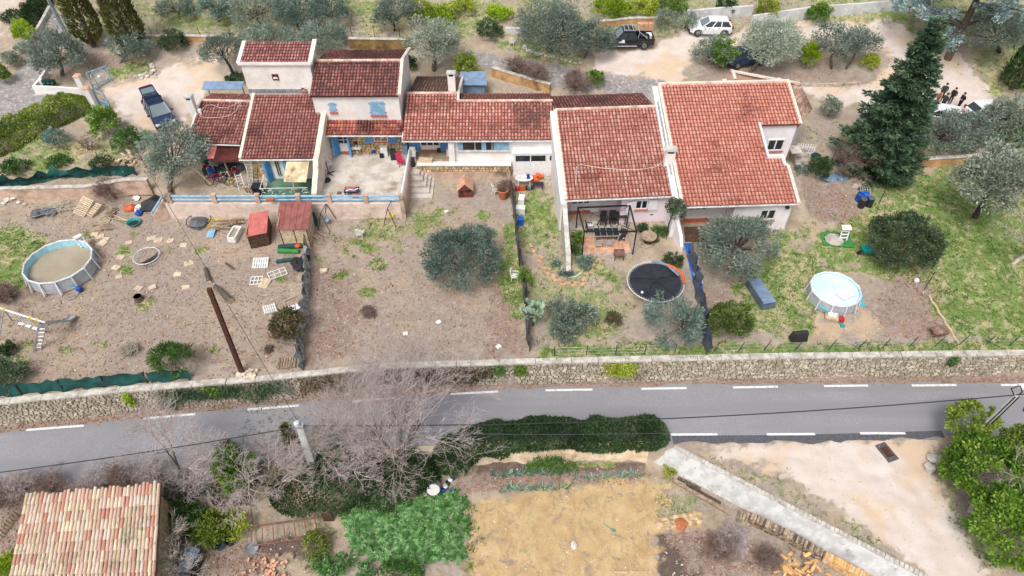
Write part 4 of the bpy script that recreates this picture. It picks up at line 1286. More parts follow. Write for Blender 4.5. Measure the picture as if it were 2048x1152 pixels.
# =================================================================== annex E: white flat-roofed box between D and F
zE=5.85
E0,E1,E2,E3=at(1025,307,zE),at(1114,306,zE),at(1112,282,zE),at(1024,282,zE)
annex=thing('white_annex','small flat-roofed white annex with a strip of dark windows between two tiled houses','annex',(E0.x,E0.y,hz(E0.x,E0.y)),world=True)
gE=hz(E0.x,E0.y-.3)
yb_=YD1+.6
block(annex,[(E0.x,E0.y),(E1.x,E1.y),(E1.x,yb_+.6),(E0.x,yb_+.6)],zE-.12,[zE,zE,zE+.12,zE+.12],M['white_paint'],'roof')
block(annex,[(E0.x+.08,E0.y+.08),(E1.x-.02,E1.y+.08),(E1.x-.02,yb_),(E0.x+.08,yb_)],gE-.3,zE-.13,M['white_paint'])
fE=Face(Vector((E0.x+.08,E0.y+.08,0)),Vector((E1.x,E1.y+.08,0)))
LE=(E1-E0).length
zw=fE.hit(1060,324)[1]
window(annex,fE,.1,2.75,zw,zE-.18,nv=2,sill=False,fw=.07,name='window')
window(annex,fE,2.9,LE-.08,zw,zE-.18,nv=1,sill=False,fw=.12,name='window')
zp=fE.hit(1060,345)[1]
for i,(a,b) in enumerate(((.1,1.4),(1.43,2.78),(2.86,LE-.06))):
 m=MB();fE.box(m,a,b,zp,zw-.02,-.02,.035);m.build('panel',M['white_paint'],annex)
m=MB();fE.box(m,0,LE-1.1,gE-.3,zp-.03,-.02,.06);m.build('plinth',M['pink_wall'],annex)
# concrete steps at its right end
st=thing('concrete_steps','short flight of grey concrete steps beside the white annex','steps',(E1.x-.6,E1.y-1,gE),world=True)
nst=6;xa_,xb_2=at(1091,345,gE+1).x,at(1114,345,gE+1).x
for i in range(nst):
 m=MB();y=E1.y+.06-.33*(i+1);z1=zp-.08-(zp-.08-gE)*(i+.6)/(nst+.0)
 m.box(((xa_+xb_2)/2,y+.165,(z1+gE-.4)/2),(xb_2-xa_,.33,z1-gE+.4));m.build('step',M['concrete'],st)

# =================================================================== house F: pink house with pantile roof
zF=5.9
sF=Slope((1132,400),(1346,391),zF,.30)
q=[sF.uv(sF.p(*p)) for p in((1132,400),(1346,391),(1318,215),(1119,218))]
wF,vF=q[1][0],(q[2][1]+q[3][1])/2
houseF=thing('pink_house','lilac-pink house with faded pantile roof, white shuttered window and long white garden wall','house',(sF.O.x,sF.O.y,hz(sF.O.x,sF.O.y)),world=True)
gF=hz(sF.O.x+3,sF.O.y)
tiled(houseF,sF,[(0,0),(wF,0),(wF,vF),(0,vF)],M['roofF'],.275,.385,30,300)
sF2=backslope(sF,vF,.3)
tiled(houseF,sF2,[(.05,.1),(wF,.1),(wF,4.6),(.05,4.6)],M['roofC'],.275,.385,31,0,name='back_roof')
ridge_tiles(houseF,sF.w(0,vF+.02,.03),sF.w(wF,vF+.02,.03),.13,M['ridge'],17)
P=[sF.w(.05,1.9),sF.w(wF-.02,1.9),sF.w(wF-.02,vF),sF.w(.05,vF)]
block(houseF,P,gF-1,[p.z-.17 for p in P],M['pink_wall'])
P2=[sF.w(.05,vF),sF.w(wF-.02,vF),sF2.w(wF-.02,4.3),sF2.w(.05,4.3)]
block(houseF,P2,gF-1,[p.z-.17 for p in P2],M['pink_wall'],'back_wall')
uR=sF.uv(onplane(1248,398,sF.O,sF.N))[0]
P3=[sF.w(uR,.35),sF.w(wF-.02,.35),sF.w(wF-.02,1.91),sF.w(uR,1.91)]
block(houseF,P3,gF-1,[p.z-.17 for p in P3],M['pink_wall'],'front_wall')
fFf=Face(P3[0],P3[1]);fFr=Face(P[0],P[1])
m=MB();m.tube([sF.w(-.1,-.08,-.06),sF.w(wF,-.08,-.06)],.08,8);m.build('gutter',M['gutter'],houseF)
# left gable: tall white wall with a band of mortar along the verge
m=MB();r=random.Random(3);n=22
xg=-.22
for i in range(n):
 v0,v1=vF*i/n,vF*(i+.96)/n
 m.a=r.random();m.bar(sF.w(-.02,v0,.06+r.uniform(-.01,.015)),sF.w(-.02,v1,.06+r.uniform(-.01,.015)),.26,.13)
m.build('verge',M['verge'],houseF)
P=[sF.w(-.42,-.25),sF.w(.04,-.25),sF.w(.04,vF),sF.w(-.42,vF)]
block(houseF,P,gF-1,[p.z-.05 for p in P],M['white_wall'],'gable_wall')
# garden wall running out from the gable
gw0,gw1=at(1131,402,5.0),at(1138,533,hz(*xy(gp(1138,535)))+.75)
m=MB();n=12;rows=[]
for i in range(n+1):
 k=i/n;y=(sF.O.y-.1)*(1-k)+gw1.y*k;x=(sF.w(-.1,0).x)*(1-k)+gw1.x*k
 zt=5.75-1.75*min(1,k*1.25)**.8 if k<.85 else hz(x,y)+.75-(k-.85)*3.0
 rows.append((x,y,max(zt,hz(x,y)+.3)))
m.sheet([[(x-.18,y,hz(x,y)-.4) for x,y,z in rows],[(x-.18,y,z) for x,y,z in rows],[(x+.18,y,z+.01) for x,y,z in rows],[(x+.18,y,hz(x,y)-.4) for x,y,z in rows]])
x,y,z=rows[-1];m.quad((x-.18,y,hz(x,y)-.4),(x-.18,y,z),(x+.18,y,z+.01),(x+.18,y,hz(x,y)-.4))
m.build('garden_wall',M['coping'],houseF)
# porch door (glazed, folding), its open white leaf, step
a,b=fFr.hit(1141,410)[0],fFr.hit(1180,410)[0]
w=window(houseF,fFr,a,b,gF+.32,gF+2.15,nv=3,rail=.4,name='glazed_door',sill=False,fw=.12,proud=.07)
m=MB();fFr.box(m,a,b,gF+.02,gF+.31,-.02,.3);m.build('door_step',M['sill'],houseF)
m=MB();fFr.box(m,b+.02,b+.75,gF+.2,gF+2.1,.1,.16);m.build('shutter',M['white_paint'],houseF)
a,b=fFf.hit(1272,400),fFf.hit(1294,417)
w=window(houseF,fFf,a[0],b[0],b[1],a[1],nv=2,name='window',proud=.06,fw=.09)
for u0_,u1_,o_ in((a[0]-.75,a[0]-.02,.35),(b[0]+.04,b[0]+.75,.05)):
 m=MB();k=5
 for i in range(k):
  uu=u0_+(u1_-u0_)*i/k
  d0=o_*(1-i/k) if o_>.1 else .05
  m.bar(fFf.w(uu+.07,b[1]-.12,.05+d0),fFf.w(uu+.07,a[1],.05+d0),.14,.04,up=tuple(fFf.n))
 m.build('shutter',M['white_paint'],houseF)
m=MB();u,z=fFf.hit(1303,429);fFf.box(m,u-.1,u+.1,z-.05,z+.05,-.01,.02);m.build('vent',M['rust'],houseF)
# cable lying on the roof
m=MB();pts=[sF.p(*q) for q in((1151,373),(1152,350),(1153,336),(1160,331),(1172,333),(1200,338),(1240,341),(1280,341),(1310,336),(1326,325))]
m.tube([p+sF.N*.14 for p in pts],.017,5);m.build('cable',M['white_plastic'],houseF)
# rendered wall between the gardens of F and G
gw=MB();P0,P1=Vector(xy(sF.w(wF+.05,.3))+(0,)),gp(1361,503)
rows=[]
for i in range(9):
 k=i/8;p=P0*(1-k)+Vector((P1.x,P1.y,0))*k;g_=hz(p.x,p.y);rows.append((p.x,p.y,g_,(zF-.3)*(1-k)+(g_+.9)*k if k<.9 else g_+.5))
gw.sheet([[(x-.13,y,g_-.3) for x,y,g_,z in rows],[(x-.13,y,z) for x,y,g_,z in rows],[(x+.13,y,z) for x,y,g_,z in rows],[(x+.13,y,g_-.3) for x,y,g_,z in rows]])
x,y,g_,z=rows[-1];gw.quad((x-.13,y,g_-.3),(x-.13,y,z),(x+.13,y,z),(x+.13,y,g_-.3))
gw.build('dividing_wall',M['pink_white'],houseF)

# =================================================================== house G: big salmon-roofed house on the right
zG=5.9
sG=Slope((1366,413),(1597,406),zG,.30)
q=[sG.uv(sG.p(*p)) for p in((1366,413),(1597,406),(1586,165),(1328,168),(1602,249),(1523,251),(1531,315),(1564,315),(1568,331),(1584,331))]
wG,vG=q[1][0],(q[2][1]+q[3][1])/2
vU=(q[4][1]+q[5][1])/2;uU=q[4][0];uI=(q[5][0]+q[6][0])/2;vL=q[6][1];uM=q[7][0];vL2=q[8][1]
houseG=thing('salmon_roofed_house','big pink-white house with salmon tile roof notched around an upstairs window, rightmost of the row','house',(sG.O.x,sG.O.y,hz(sG.O.x,sG.O.y)),world=True)
gG=hz(sG.O.x+4,sG.O.y)
uTop=(q[2][0]+uU)/2
outl=[(0,0),(wG,0),(wG,vL2),(uM,vL2),(uM,vL),(uI,vL),(uI,vU),(uU,vU),(uU,vG),(0,vG)]
tiled(houseG,sG,outl,M['roofG'],.275,.385,40,300)
zg=lambda v:sG.w(0,v).z-.17
def gblock(u0,u1,v0,v1,nm,mat=M['pink_white'],z0=None):
 P=[sG.w(u0,v0),sG.w(u1,v0),sG.w(u1,v1),sG.w(u0,v1)]
 return block(houseG,P,(gG-1.2) if z0 is None else z0,[p.z-.17 for p in P],mat,nm)
uPo=sG.uv(sG.p(1476,410))[0]
gblock(.1,uPo,1.8,4.0,'porch_wall')
gblock(uPo,wG-.15,.35,vL2-.05,'front_wall')
gblock(.1,uI-.08,4.0,vG,'wall')
gblock(uI-.09,uU-.15,vU+.25,vG,'upper_wall')
gblock(uPo,uM-.05,vL2-.06,vL-.03,'side_wall')
# sill wall closing the notch, white coping around it
m=MB()
m.bar(sG.w(uI,vL,.06),sG.w(uI,vU+.2,.1),.16,.2);m.bar(sG.w(uI-.1,vL,.05),sG.w(uM+.1,vL,.05),.22,.3);m.bar(sG.w(uM,vL,.04),sG.w(uM,vL2,.04),.2,.3);m.bar(sG.w(uM,vL2,.04),sG.w(wG,vL2,.04),.2,.24)
m.build('coping',M['white_wall'],houseG)
m=MB();m.bar(sG.w(-.12,vG+.05,.05),sG.w(uU+.1,vG+.05,.05),.26,.2);m.build('ridge_coping',M['verge'],houseG)
for nm,u,v0,v1,k in(('verge',-.05,-.1,vG,30),('right_verge',uU-.02,vU,vG,14),('lower_verge',wG-.02,-.1,vL2,10)):
 m=MB();r=random.Random(k)
 for i in range(k):
  m.a=r.random();m.bar(sG.w(u,v0+(v1-v0)*i/k,.07+r.uniform(-.01,.012)),sG.w(u,v0+(v1-v0)*(i+.95)/k,.07+r.uniform(-.01,.012)),.24,.14)
 m.build('verge',M['verge'],houseG)
P=[sG.w(-.62,-.1),sG.w(-.16,-.1),sG.w(-.16,vG),sG.w(-.62,vG)]
block(houseG,P,gG-.6,[p.z-.12 for p in P],M['white_wall'],'gable_wall')
m=MB();m.bar(sG.w(-.40,vG*.25,-.08),sG.w(-.40,vG*.86,-.08),.14,.06);m.build('valley_gutter',M['galv'],houseG)
m=MB();m.tube([sG.w(.1,-.08,-.06),sG.w(wG+.05,-.08,-.06)],.08,8);m.tube([sG.w(wG-.1,-.05,-.1),sG.w(wG-.18,.3,-.3),Vector(xy(sG.w(wG-.18,.3))+(gG-.2,))],.05,6);m.build('gutter',M['gutter'],houseG)
c=sG.w(-.42,sG.uv(sG.p(1334,320))[1])
ch=chimney(houseG,Vector((c.x,c.y,0)),.75,.6,c.z-.8,c.z+.75)
fGn=Face(sG.w(uI,vU+.25),sG.w(uU,vU+.25))
a,b=fGn.hit(1537,278),fGn.hit(1563,300)
window(houseG,fGn,a[0],b[0],b[1],a[1],nv=2,proud=.1,fw=.09)
fGf=Face(sG.w(uPo,.35),sG.w(wG-.15,.35))
a,b=fGf.hit(1522,418),fGf.hit(1547,438)
window(houseG,fGf,a[0],b[0],b[1],a[1],nv=2,proud=.1,fw=.1)
u,z=fGf.hit(1574,413);m=MB();fGf.box(m,u-.12,u+.12,z-.1,z+.1,0,.2);m.build('wall_lamp',M['black_metal'],houseG)
fGp=Face(sG.w(.1,1.8),sG.w(uPo,1.8))
a=fGp.hit(1374,425)[0];b=fGp.hit(1412,425)[0]
window(houseG,fGp,a,b,gG+.3,gG+2.1,nv=3,rail=.5,name='glazed_door',sill=False,fw=.1,proud=.07)
m=MB();fGp.box(m,a-.2,b+.2,gG+.02,gG+.29,-.02,.4);m.build('door_step',M['sill'],houseG)
# rear wing with its own darker hipped roof
zr=sG.w(0,vG).z-.6
Pk=at(1462,142,zr+.9);Pb=at(1622,219,zr-1.0);Pc=at(1605,170,zr-.2)
# (rear slope falling to the right)
r0,r1=at(1464,143,zr+.9),at(1592,168,zr+.5)
m=MB();m.slab([sG.w(uU-.1,vG-4.0,-.9),at(1622,221,zr-1.1),at(1598,168,zr+.1),at(1465,144,zr+.8),sG.w(uU*.5,vG+.1,-.2)],.15)
rwing=m.build('rear_roof',M['roofE'],houseG)
ctr=at(1622,221,zr-1.1);cr=at(1598,168,zr+.1)
# tile rows on the rear slope
m=MB();rr=random.Random(4)
A_,B_,C_,D_=sG.w(uU+.15,vG-4.2,-.95),ctr,cr,sG.w(uU+.12,vG-.2,-.5)
for i in range(16):
 for j in range(3):
  k0,k1=(i+.15)/16,(i+.85)/16;t0,t1=j/3,(j+1.05)/3
  f_=lambda k,t:(A_*(1-t)+B_*t)*(1-k)+(D_*(1-t)+C_*t)*k
  m.a=rr.random();m.tube([f_((k0+k1)/2,t0)+Vector((0,0,.05)),f_((k0+k1)/2,t1)+Vector((0,0,.08))],.12,6)
o=m.build('roof_tiles',M['roofE'],rwing);o['kind']='stuff'
m=MB()
for a,b in((r0,Pk),(at(1465,144,zr+.85),at(1540,158,zr+.62)),(at(1540,158,zr+.62),at(1598,168,zr+.15)),(at(1465,144,zr+.85),at(1470,160,zr+.5))):
 if(a-b).length>.05:m.bar(a+Vector((0,0,.08)),b+Vector((0,0,.08)),.22,.14)
m.build('verge',M['verge'],rwing)
block(houseG,[sG.w(uU-.2,vG-3.8),Vector((ctr.x-.35,ctr.y+.25,0)),Vector((cr.x-.35,cr.y-.2,0)),sG.w(uU-.2,vG+.6)],gG-1,[zr-1.2,zr-1.3,zr-.15,zr-.15],M['pink_white'],'rear_wall')
block(houseG,[sG.w(uU*.52,vG-.05),sG.w(uU-.2,vG-.05),sG.w(uU-.2,vG+1.2),sG.w(uU*.52,vG+1.2)],gG-1,zr+.35,M['pink_white'],'rear_wall')
a=at(1596,262,gG+2.6);m=MB();m.box((sG.w(uU+.15,0).x,sG.w(0,vU+1.0).y,gG+2.4),(.9,1.1,.1));m.build('side_canopy',M['coping'],houseG)

# ---------------------------------------------------------------- terraces and their walls
def terrace(name,pts,z0,z1,mat):
 m=MB();m.prism([xy(p) if hasattr(p,'x') else p for p in pts],z0,z1)
 o=m.build(name,mat);o['kind']='structure';return o
xT0,xT1=x0 if False else houseB['_o'][0],0
YT=42.45
tl=at(330,412,TER).x;tm=sB.w(wB+.45,0).x;trx=at(803,400,TER).x
M['terrace']=pm('terrace_concrete',lin(206,198,188),lin(178,166,152),.8,.9,.3,15,dirt=lin(140,120,100),dirt_amt=(.52,.66))
terrace('terrace',[(tm,YT+.3),(trx,YT+.3),(trx,fP.A.y+.1),(tm,fP.A.y+.1)],3.0,TER+.015,M['terrace'])
yS=at(930,333,TER).y
terrace('terrace',[(trx+.004,yS+.1),(at(1020,330,TER).x,yS+.1),(at(1020,330,TER).x,YD1+.2),(xV,YD1+.2),(xV,YDb+.1),(trx+.004,YDb+.1)],3.0,TER+.02,pm('porch_floor',lin(196,176,152),lin(164,140,116),1.2,.9,.3,15,dirt=lin(128,112,96),dirt_amt=(.55,.7)))
terrace('terrace',[(at(520,400,TER).x,YT+.3),(tm-.5,YT+.3),(tm-.5,fB.A.y+.02),(at(520,400,TER).x,fB.A.y+.02)],3.0,TER+.03,M['turf_dark'])
# terrace retaining wall with pale blue tube railing
tw=thing('terrace_wall','old pink rendered terrace wall with posts carrying a pale blue double railing','wall',(tl,YT,2.8),world=True)
m=MB();r=random.Random(2)
m.prism([(tl,YT),(trx,YT),(trx,YT+.32),(tl,YT+.32)],2.2,TER+.12);m.build('wall_body',M['terrace_face'],tw)
m=MB();m.prism([(trx-.02,YT),(trx+.3,YT),(trx+.3,yS+2.2),(trx-.02,yS+2.2)],2.2,TER+.18);m.build('side_wall',M['pink_concrete'],tw)
xsP=[at(px,400,4.9).x for px in(334,425,512,594,656,730)]+[trx+.1]
for i,x in enumerate(xsP):
 m=MB();m.box((x,YT+.16,TER+.5),(.34,.30,.78));m.box((x,YT+.16,TER+.93),(.4,.36,.08));m.build('post',M['pink_concrete'],tw)
for i in range(len(xsP)-1):
 for z in(TER+.42,TER+.78):
  m=MB();m.tube([(xsP[i]+.16,YT+.16,z),(xsP[i+1]-.16,YT+.16,z)],.085,8);m.build('rail',M['light_blue'],tw)
m=MB()
for z in(TER+.42,TER+.78):m.tube([(trx+.14,YT+.3,z+.1),(trx+.14,yS+1.2,z+.1)],.085,8)
m.build('side_rail',M['white_paint'],tw)
# sloping end pier at the left of the terrace wall
m=MB();e0=gp(325,437);e1=Vector((tl,YT+.1,0));m.add([(e0.x-.3,e0.y-.5,e0.z-.2),(e1.x,e1.y,2.4),(e1.x,e1.y,TER+.5),(e0.x-.3,e0.y-.5,3.5),(e0.x-.3-.3,e0.y-.2,e0.z-.2),(e1.x-.3,e1.y+.3,2.4),(e1.x-.3,e1.y+.3,TER+.5),(e0.x-.6,e0.y-.2,3.5)],
      [(0,1,2,3),(4,7,6,5),(3,2,6,7),(0,3,7,4)]);m.build('end_wall',M['pink_concrete'],tw)
m=MB();m.tube([(e0.x-.45,e0.y-.35,3.62),(e1.x-.15,e1.y+.2,TER+.62)],.09,8);m.build('rail',M['light_blue'],tw)
# D's front terrace wall: rubble above, render below, white coping
dw=thing('terrace_wall','terrace wall with a band of rubble stone under a white coping, behind the small playhouse','wall',(trx,yS,3),world=True)
sx0,sx1=at(833,345,TER).x,at(1021,340,TER).x
m=MB();m.prism([(sx0,yS-.12),(sx1,yS-.12),(sx1,yS+.3),(sx0,yS+.3)],2.4,3.72);m.build('rendered_base',M['pink_concrete'],dw)
m=MB();m.prism([(sx0,yS-.06),(sx1,yS-.06),(sx1,yS+.3),(sx0,yS+.3)],3.72,TER+.16);m.build('mortar_backing',M['mortar'],dw)
stonewall(dw,Face(Vector((sx0,yS-.06,0)),Vector((sx1,yS-.06,0))),0,sx1-sx0,3.73,TER+.15,M['stone_warm'],33,sz=(.22,.48))
m=MB();m.box(((sx0+sx1)/2,yS+.1,TER+.20),(sx1-sx0+.1,.56,.09));m.build('coping',M['white_wall'],dw)
# garden steps, fanning out at the foot
gs=thing('garden_steps','five worn concrete steps widening downwards from the terrace to the middle garden','steps',(trx+1,yS-1.5,2.9),world=True)
for i in range(5):
 z1=TER-.02-(TER-2.95)*(i+.7)/5.4
 wst=at(835+7*i,372,3.6).x+.1-trx-.3
 m=MB();yb0=yS-.12;yf=yS-.75-.52*i
 m.prism([(trx+.3,yf),(trx+.3+wst,yf),(trx+.3+wst,yb0),(trx+.3,yb0)],2.5,z1);m.build('step',M['concrete'],gs)
m=MB();m.prism([(trx+.302,yS-.12),(sx0-.02,yS-.12),(sx0-.02,yS+.4),(trx+.302,yS+.4)],2.6,TER+.0);m.build('landing',M['concrete'],gs)
# ---------------------------------------------------------------- vegetation
def L_(*c):return[lin(*x) for x in c]
M['olive']=leafmat('olive_leaves',L_((70,84,74),(100,114,102),(128,140,126),(164,174,160)))
M['olive_dark']=leafmat('blue_olive_leaves',L_((62,80,72),(90,110,100),(120,138,126),(156,168,156)))
M['olive_pale']=leafmat('silver_leaves',L_((92,102,88),(122,132,116),(152,160,144),(186,192,178)))
M['oak']=leafmat('holm_oak_leaves',L_((42,58,40),(62,80,56),(86,102,74),(122,134,106)))
M['green']=leafmat('green_leaves',L_((34,62,28),(56,88,40),(82,112,54),(112,138,76)))
M['deep_green']=leafmat('deep_green_leaves',L_((28,48,26),(44,68,36),(60,84,46),(84,106,62)))
M['lime']=leafmat('lime_leaves',L_((82,108,18),(112,138,24),(142,164,40),(172,188,66)))
M['yellow_green']=leafmat('yellow_green_leaves',L_((86,100,30),(122,136,42),(154,164,58),(184,188,86)))
M['hedge']=leafmat('hedge_leaves',L_((62,82,30),(94,112,44),(130,144,60),(164,172,90)))
M['rosette']=leafmat('loquat_leaves',L_((44,62,30),(72,92,42),(108,126,60),(166,174,106)))
M['bright']=leafmat('bright_shrub_leaves',L_((44,74,22),(72,104,34),(106,136,48),(150,168,78)))
M['ivy']=leafmat('ivy_leaves',L_((30,48,28),(46,68,38),(66,90,52),(116,124,104)))
M['conifer']=leafmat('fir_needles',L_((34,54,38),(50,72,52),(70,92,66),(104,120,92)),.1)
M['cedar']=leafmat('blue_cedar_needles',L_((72,92,90),(104,124,122),(138,154,152),(178,190,188)),.1)
M['cypress']=leafmat('cypress_sprays',L_((48,50,24),(68,70,34),(90,90,46),(116,114,64)),.1)
M['red_green']=leafmat('bronzed_leaves',L_((44,56,32),(70,78,46),(104,88,66),(138,104,84)))
M['artichoke']=leafmat('artichoke_leaves',L_((42,80,34),(68,110,52),(100,140,82),(154,180,138)))
M['leek']=leafmat('leek_leaves',L_((60,104,88),(88,132,114),(120,160,140),(150,184,160)))
M['dry_leaf']=leafmat('dry_leaves',L_((92,66,54),(132,98,80),(164,128,108),(206,172,146)),.1,.9)
M['grass']=leafmat('grass_blades',L_((62,88,40),(86,112,54),(112,132,70),(146,152,98)),.3,.9)
M['straw']=leafmat('dry_grass',L_((120,104,78),(150,132,100),(176,158,124),(200,184,152)),.3,.9)

def leaves(P,D,L,W,v,rs,jl=.35):
 """one rhombic leaf per row of P, pointing along D"""
 n=len(P)
 D=D/(np.linalg.norm(D,axis=1,keepdims=True)+1e-9)
 Sd=np.cross(D,rs.randn(n,3));Sd/=(np.linalg.norm(Sd,axis=1,keepdims=True)+1e-9)
 l=L*(1+(rs.rand(n,1)-.5)*2*jl);w=W*(1+(rs.rand(n,1)-.5)*2*jl)
 V=np.stack([P,P+D*l*.5+Sd*w*.5,P+D*l,P+D*l*.5-Sd*w*.5],1).reshape(-1,3)
 F=np.arange(n*4).reshape(n,4)
 return V,F,np.repeat(np.clip(v,0,1),4)

def dirs(rs,n,zmin=-.55):
 z=rs.uniform(zmin,1,n);t=rs.uniform(0,2*np.pi,n);r=np.sqrt(1-z*z)
 return np.stack([r*np.cos(t),r*np.sin(t),z],1)

def crown(rs,rx,ry,rz,dens,L,W,clump=.22,nclump=None,zmin=-.5,inner=.45,lobe=.3,up=.35,lift=0):
 """leaves gathered in sprays through an uneven ellipsoid; returns V,F,v and spray centres"""
 R_=(rx*ry*rz)**(1/3)
 area=4*np.pi*R_*R_*.8
 n=int(area*dens*1.35)
 nclump=nclump or max(70,int(area*2.2))
 d=dirs(rs,nclump,zmin)
 bumps=dirs(rs,7,-.3);amp=rs.uniform(-1,1,7)
 lob=1+lobe*(np.exp(-4*(1-d@bumps.T))*amp).sum(1)
 rad=(inner+(1-inner)*rs.rand(nclump)**.55)*np.clip(lob,.55,1.3)
 C=d*rad[:,None]*np.array([rx,ry,rz])*(1-clump*.15)
 cv=np.clip(.5+.22*rs.randn(nclump),0,1)
 k=rs.randint(0,nclump,n)
 o=dirs(rs,n,-1)*(rs.rand(n,1)**.4)*clump*R_
 o*=np.array([1,1,.8])
 P=C[k]+o
 D=o/(clump*R_)*.7+d[k]*.5+rs.randn(n,3)*.5+np.array([0,0,up])
 v=cv[k]*.6+rs.rand(n)*.4+.0
 V,F,v=leaves(P,D,L,W,v,rs)
 return V,F,v,C

def limbs(mb,base,top,C,rs,r0,nb=8,n2=26,z0=None):
 """trunk, limbs to some of the spray centres, thinner boughs to more"""
 base,top=Vector(base),Vector(top)
 mid=base.lerp(top,.5)+Vector((rs.uniform(-.15,.15),rs.uniform(-.15,.15),0))
 mb.tube([base-Vector((0,0,.15)),base+Vector((0,0,.1)),mid,top],[r0*1.35,r0*1.05,r0*.85,r0*.7],7,cap=False)
 idx=rs.permutation(len(C))
 for j,i in enumerate(idx[:nb+n2]):
  e=Vector(C[i]);s=top if j<nb else mid.lerp(top,rs.uniform(.4,1)).lerp(e,rs.uniform(.0,.3))
  m_=s.lerp(e,.5)+Vector((rs.uniform(-.2,.2),rs.uniform(-.2,.2),rs.uniform(.0,.25)))
  r=r0*(.42 if j<nb else .2)
  mb.tube([s,m_,e],[r,r*.6,r*.25],4,cap=False)

def place(cx,cy,rw,rh,cl):
 z=hz(*xy(gp(cx,cy)))+1
 for _ in range(8):
  P=at(cx,cy,z);sc=pxscale(P);R_=rw/sc
  be=math.atan2(CAMZ-P.z,P.y);rv=rh/sc
  rz=math.sqrt(max(rv*rv-(R_*math.sin(be))**2,(.35*R_)**2))/math.cos(be)
  rz=min(rz,R_*1.9)
  z=hz(P.x,P.y)+cl+rz*.92
 return P,R_,rz

_seed=[100]
def tree(kind,cx,cy,rw,rh,label,cat='tree',name='olive_tree',cl=.6,mat='olive',dens=95,L=.25,W=.085,base=None,group=None,clump=.24,trunk=.16,zmin=-.5,lobe=.55,up=.35,flat=1.0,inner=.45,bark='bark',nclump=None):
 _seed[0]+=1;rs=np.random.RandomState(_seed[0])
 P,R_,rz=place(cx,cy,rw*.9,rh*.9,cl)
 g=gp(*base) if base else Vector((P.x,P.y,hz(P.x,P.y)))
 V,F,v,C=crown(rs,R_,R_*flat,rz,dens,L,W,clump,nclump,zmin,inner,lobe,up)
 off=np.array([P.x-g.x,P.y-g.y,P.z-g.z])
 V=V+off;C=C+off
 lowz=.02
 V[:,2]=np.where(V[:,2]<lowz,lowz+(rs.rand(len(V))*.1),V[:,2])
 t=thing(name,label,cat,g,0,group)
 me=mesh_np('crown',V,F,v);me.materials.append(M[mat])
 link(bpy.data.objects.new('crown',me),t)
 if trunk:
  mb=MB();limbs(mb,(0,0,0),(off[0]*.7,off[1]*.7,max(.3,off[2]-rz*.45)),C,rs,trunk*max(.5,min(1.6,R_/2.5)))
  mb.build('trunk',M[bark],t,smooth=True,world=False)
 return t
def olive(cx,cy,rw,rh,label,**k):return tree('olive',cx,cy,rw,rh,label,**k)
def shrub(cx,cy,rw,rh,label,mat='green',**k):
 a=dict(cat='shrub',name='shrub',cl=-.1,dens=120,L=.17,W=.10,trunk=.06,clump=.2,zmin=-.35,lobe=.2,up=.25,inner=.3);a.update(k)
 return tree('shrub',cx,cy,rw,rh,label,mat=mat,**a)

def hedge_pts(pts,w,hgt,dens,rs,z0=0):
 """surface points of a long hedge over ground points pts"""
 P,D=[],[]
 LT=sum((Vector(b)-Vector(a)).length for a,b in zip(pts[:-1],pts[1:]));run=0
 for a,b in zip(pts[:-1],pts[1:]):
  L=(Vector(b)-Vector(a)).length;n=int(L*(w+2*hgt)*dens)
  t=rs.rand(n);ang=rs.uniform(-.15,math.pi+.15,n)
  d=Vector((b.x-a.x,b.y-a.y,0)).normalized();s=np.array([-d.y,d.x,0])
  lump=.62+.6*vnoise(t*L*.9+a.x*1.3,ang*1.2+3+a.y,21)
  rad=(.72+.28*rs.rand(n)**.5)*lump
  s_=run+t*L;run+=L;rad=rad*np.clip(np.minimum(s_,LT-s_)/(w*.45),.02,1)**.5
  c,sn=np.cos(ang)*rad,np.sin(ang)*rad
  sq=lambda q:np.sign(q)*np.abs(q)**.9
  bx=np.array([a.x,a.y,0])+np.outer(t,np.array([b.x-a.x,b.y-a.y,0]))
  p=bx+np.outer(sq(c)*w/2,s);p[:,2]=0
  p[:,2]=h(bx[:,0],bx[:,1])+z0+np.clip(sq(sn),0.02,9)*hgt
  P.append(p);D.append(np.outer(c,s)+np.outer(sn,[0,0,1])+rs.randn(n,3)*.6)
 return np.concatenate(P),np.concatenate(D)
def hedge(px_pts,w,hgt,label,mat='hedge',name='hedge',cat='hedge',dens=110,L=.16,W=.10,z0=0,group=None,seed=1):
 rs=np.random.RandomState(seed)
 pts=[gp(*q) if not hasattr(q,'x') else q for q in px_pts]
 P,D=hedge_pts(pts,w,hgt,dens,rs,z0)
 g=pts[len(pts)//2]
 patch=vnoise(P[:,0]*.8,P[:,1]*.8+P[:,2],31)
 V,F,v=leaves(P-np.array(g),D,L,W,patch*.6+rs.rand(len(P))*.4,rs)
 t=thing(name,label,cat,g,0,group)
 me=mesh_np('foliage',V,F,v);me.materials.append(M[mat]);link(bpy.data.objects.new('foliage',me),t)
 mb=MB()
 for a,b in zip(pts[:-1],pts[1:]):
  k=max(1,int((b-a).length/.8))
  for i in range(k):
   p=a.lerp(b,(i+.5)/k)-g;mb.tube([p-Vector((0,0,.1)),p+Vector((rs.uniform(-.1,.1),rs.uniform(-.1,.1),hgt*.7+z0))],[.04,.02],4,cap=False)
 mb.build('stems',M['bark'],t,world=False)
 return t

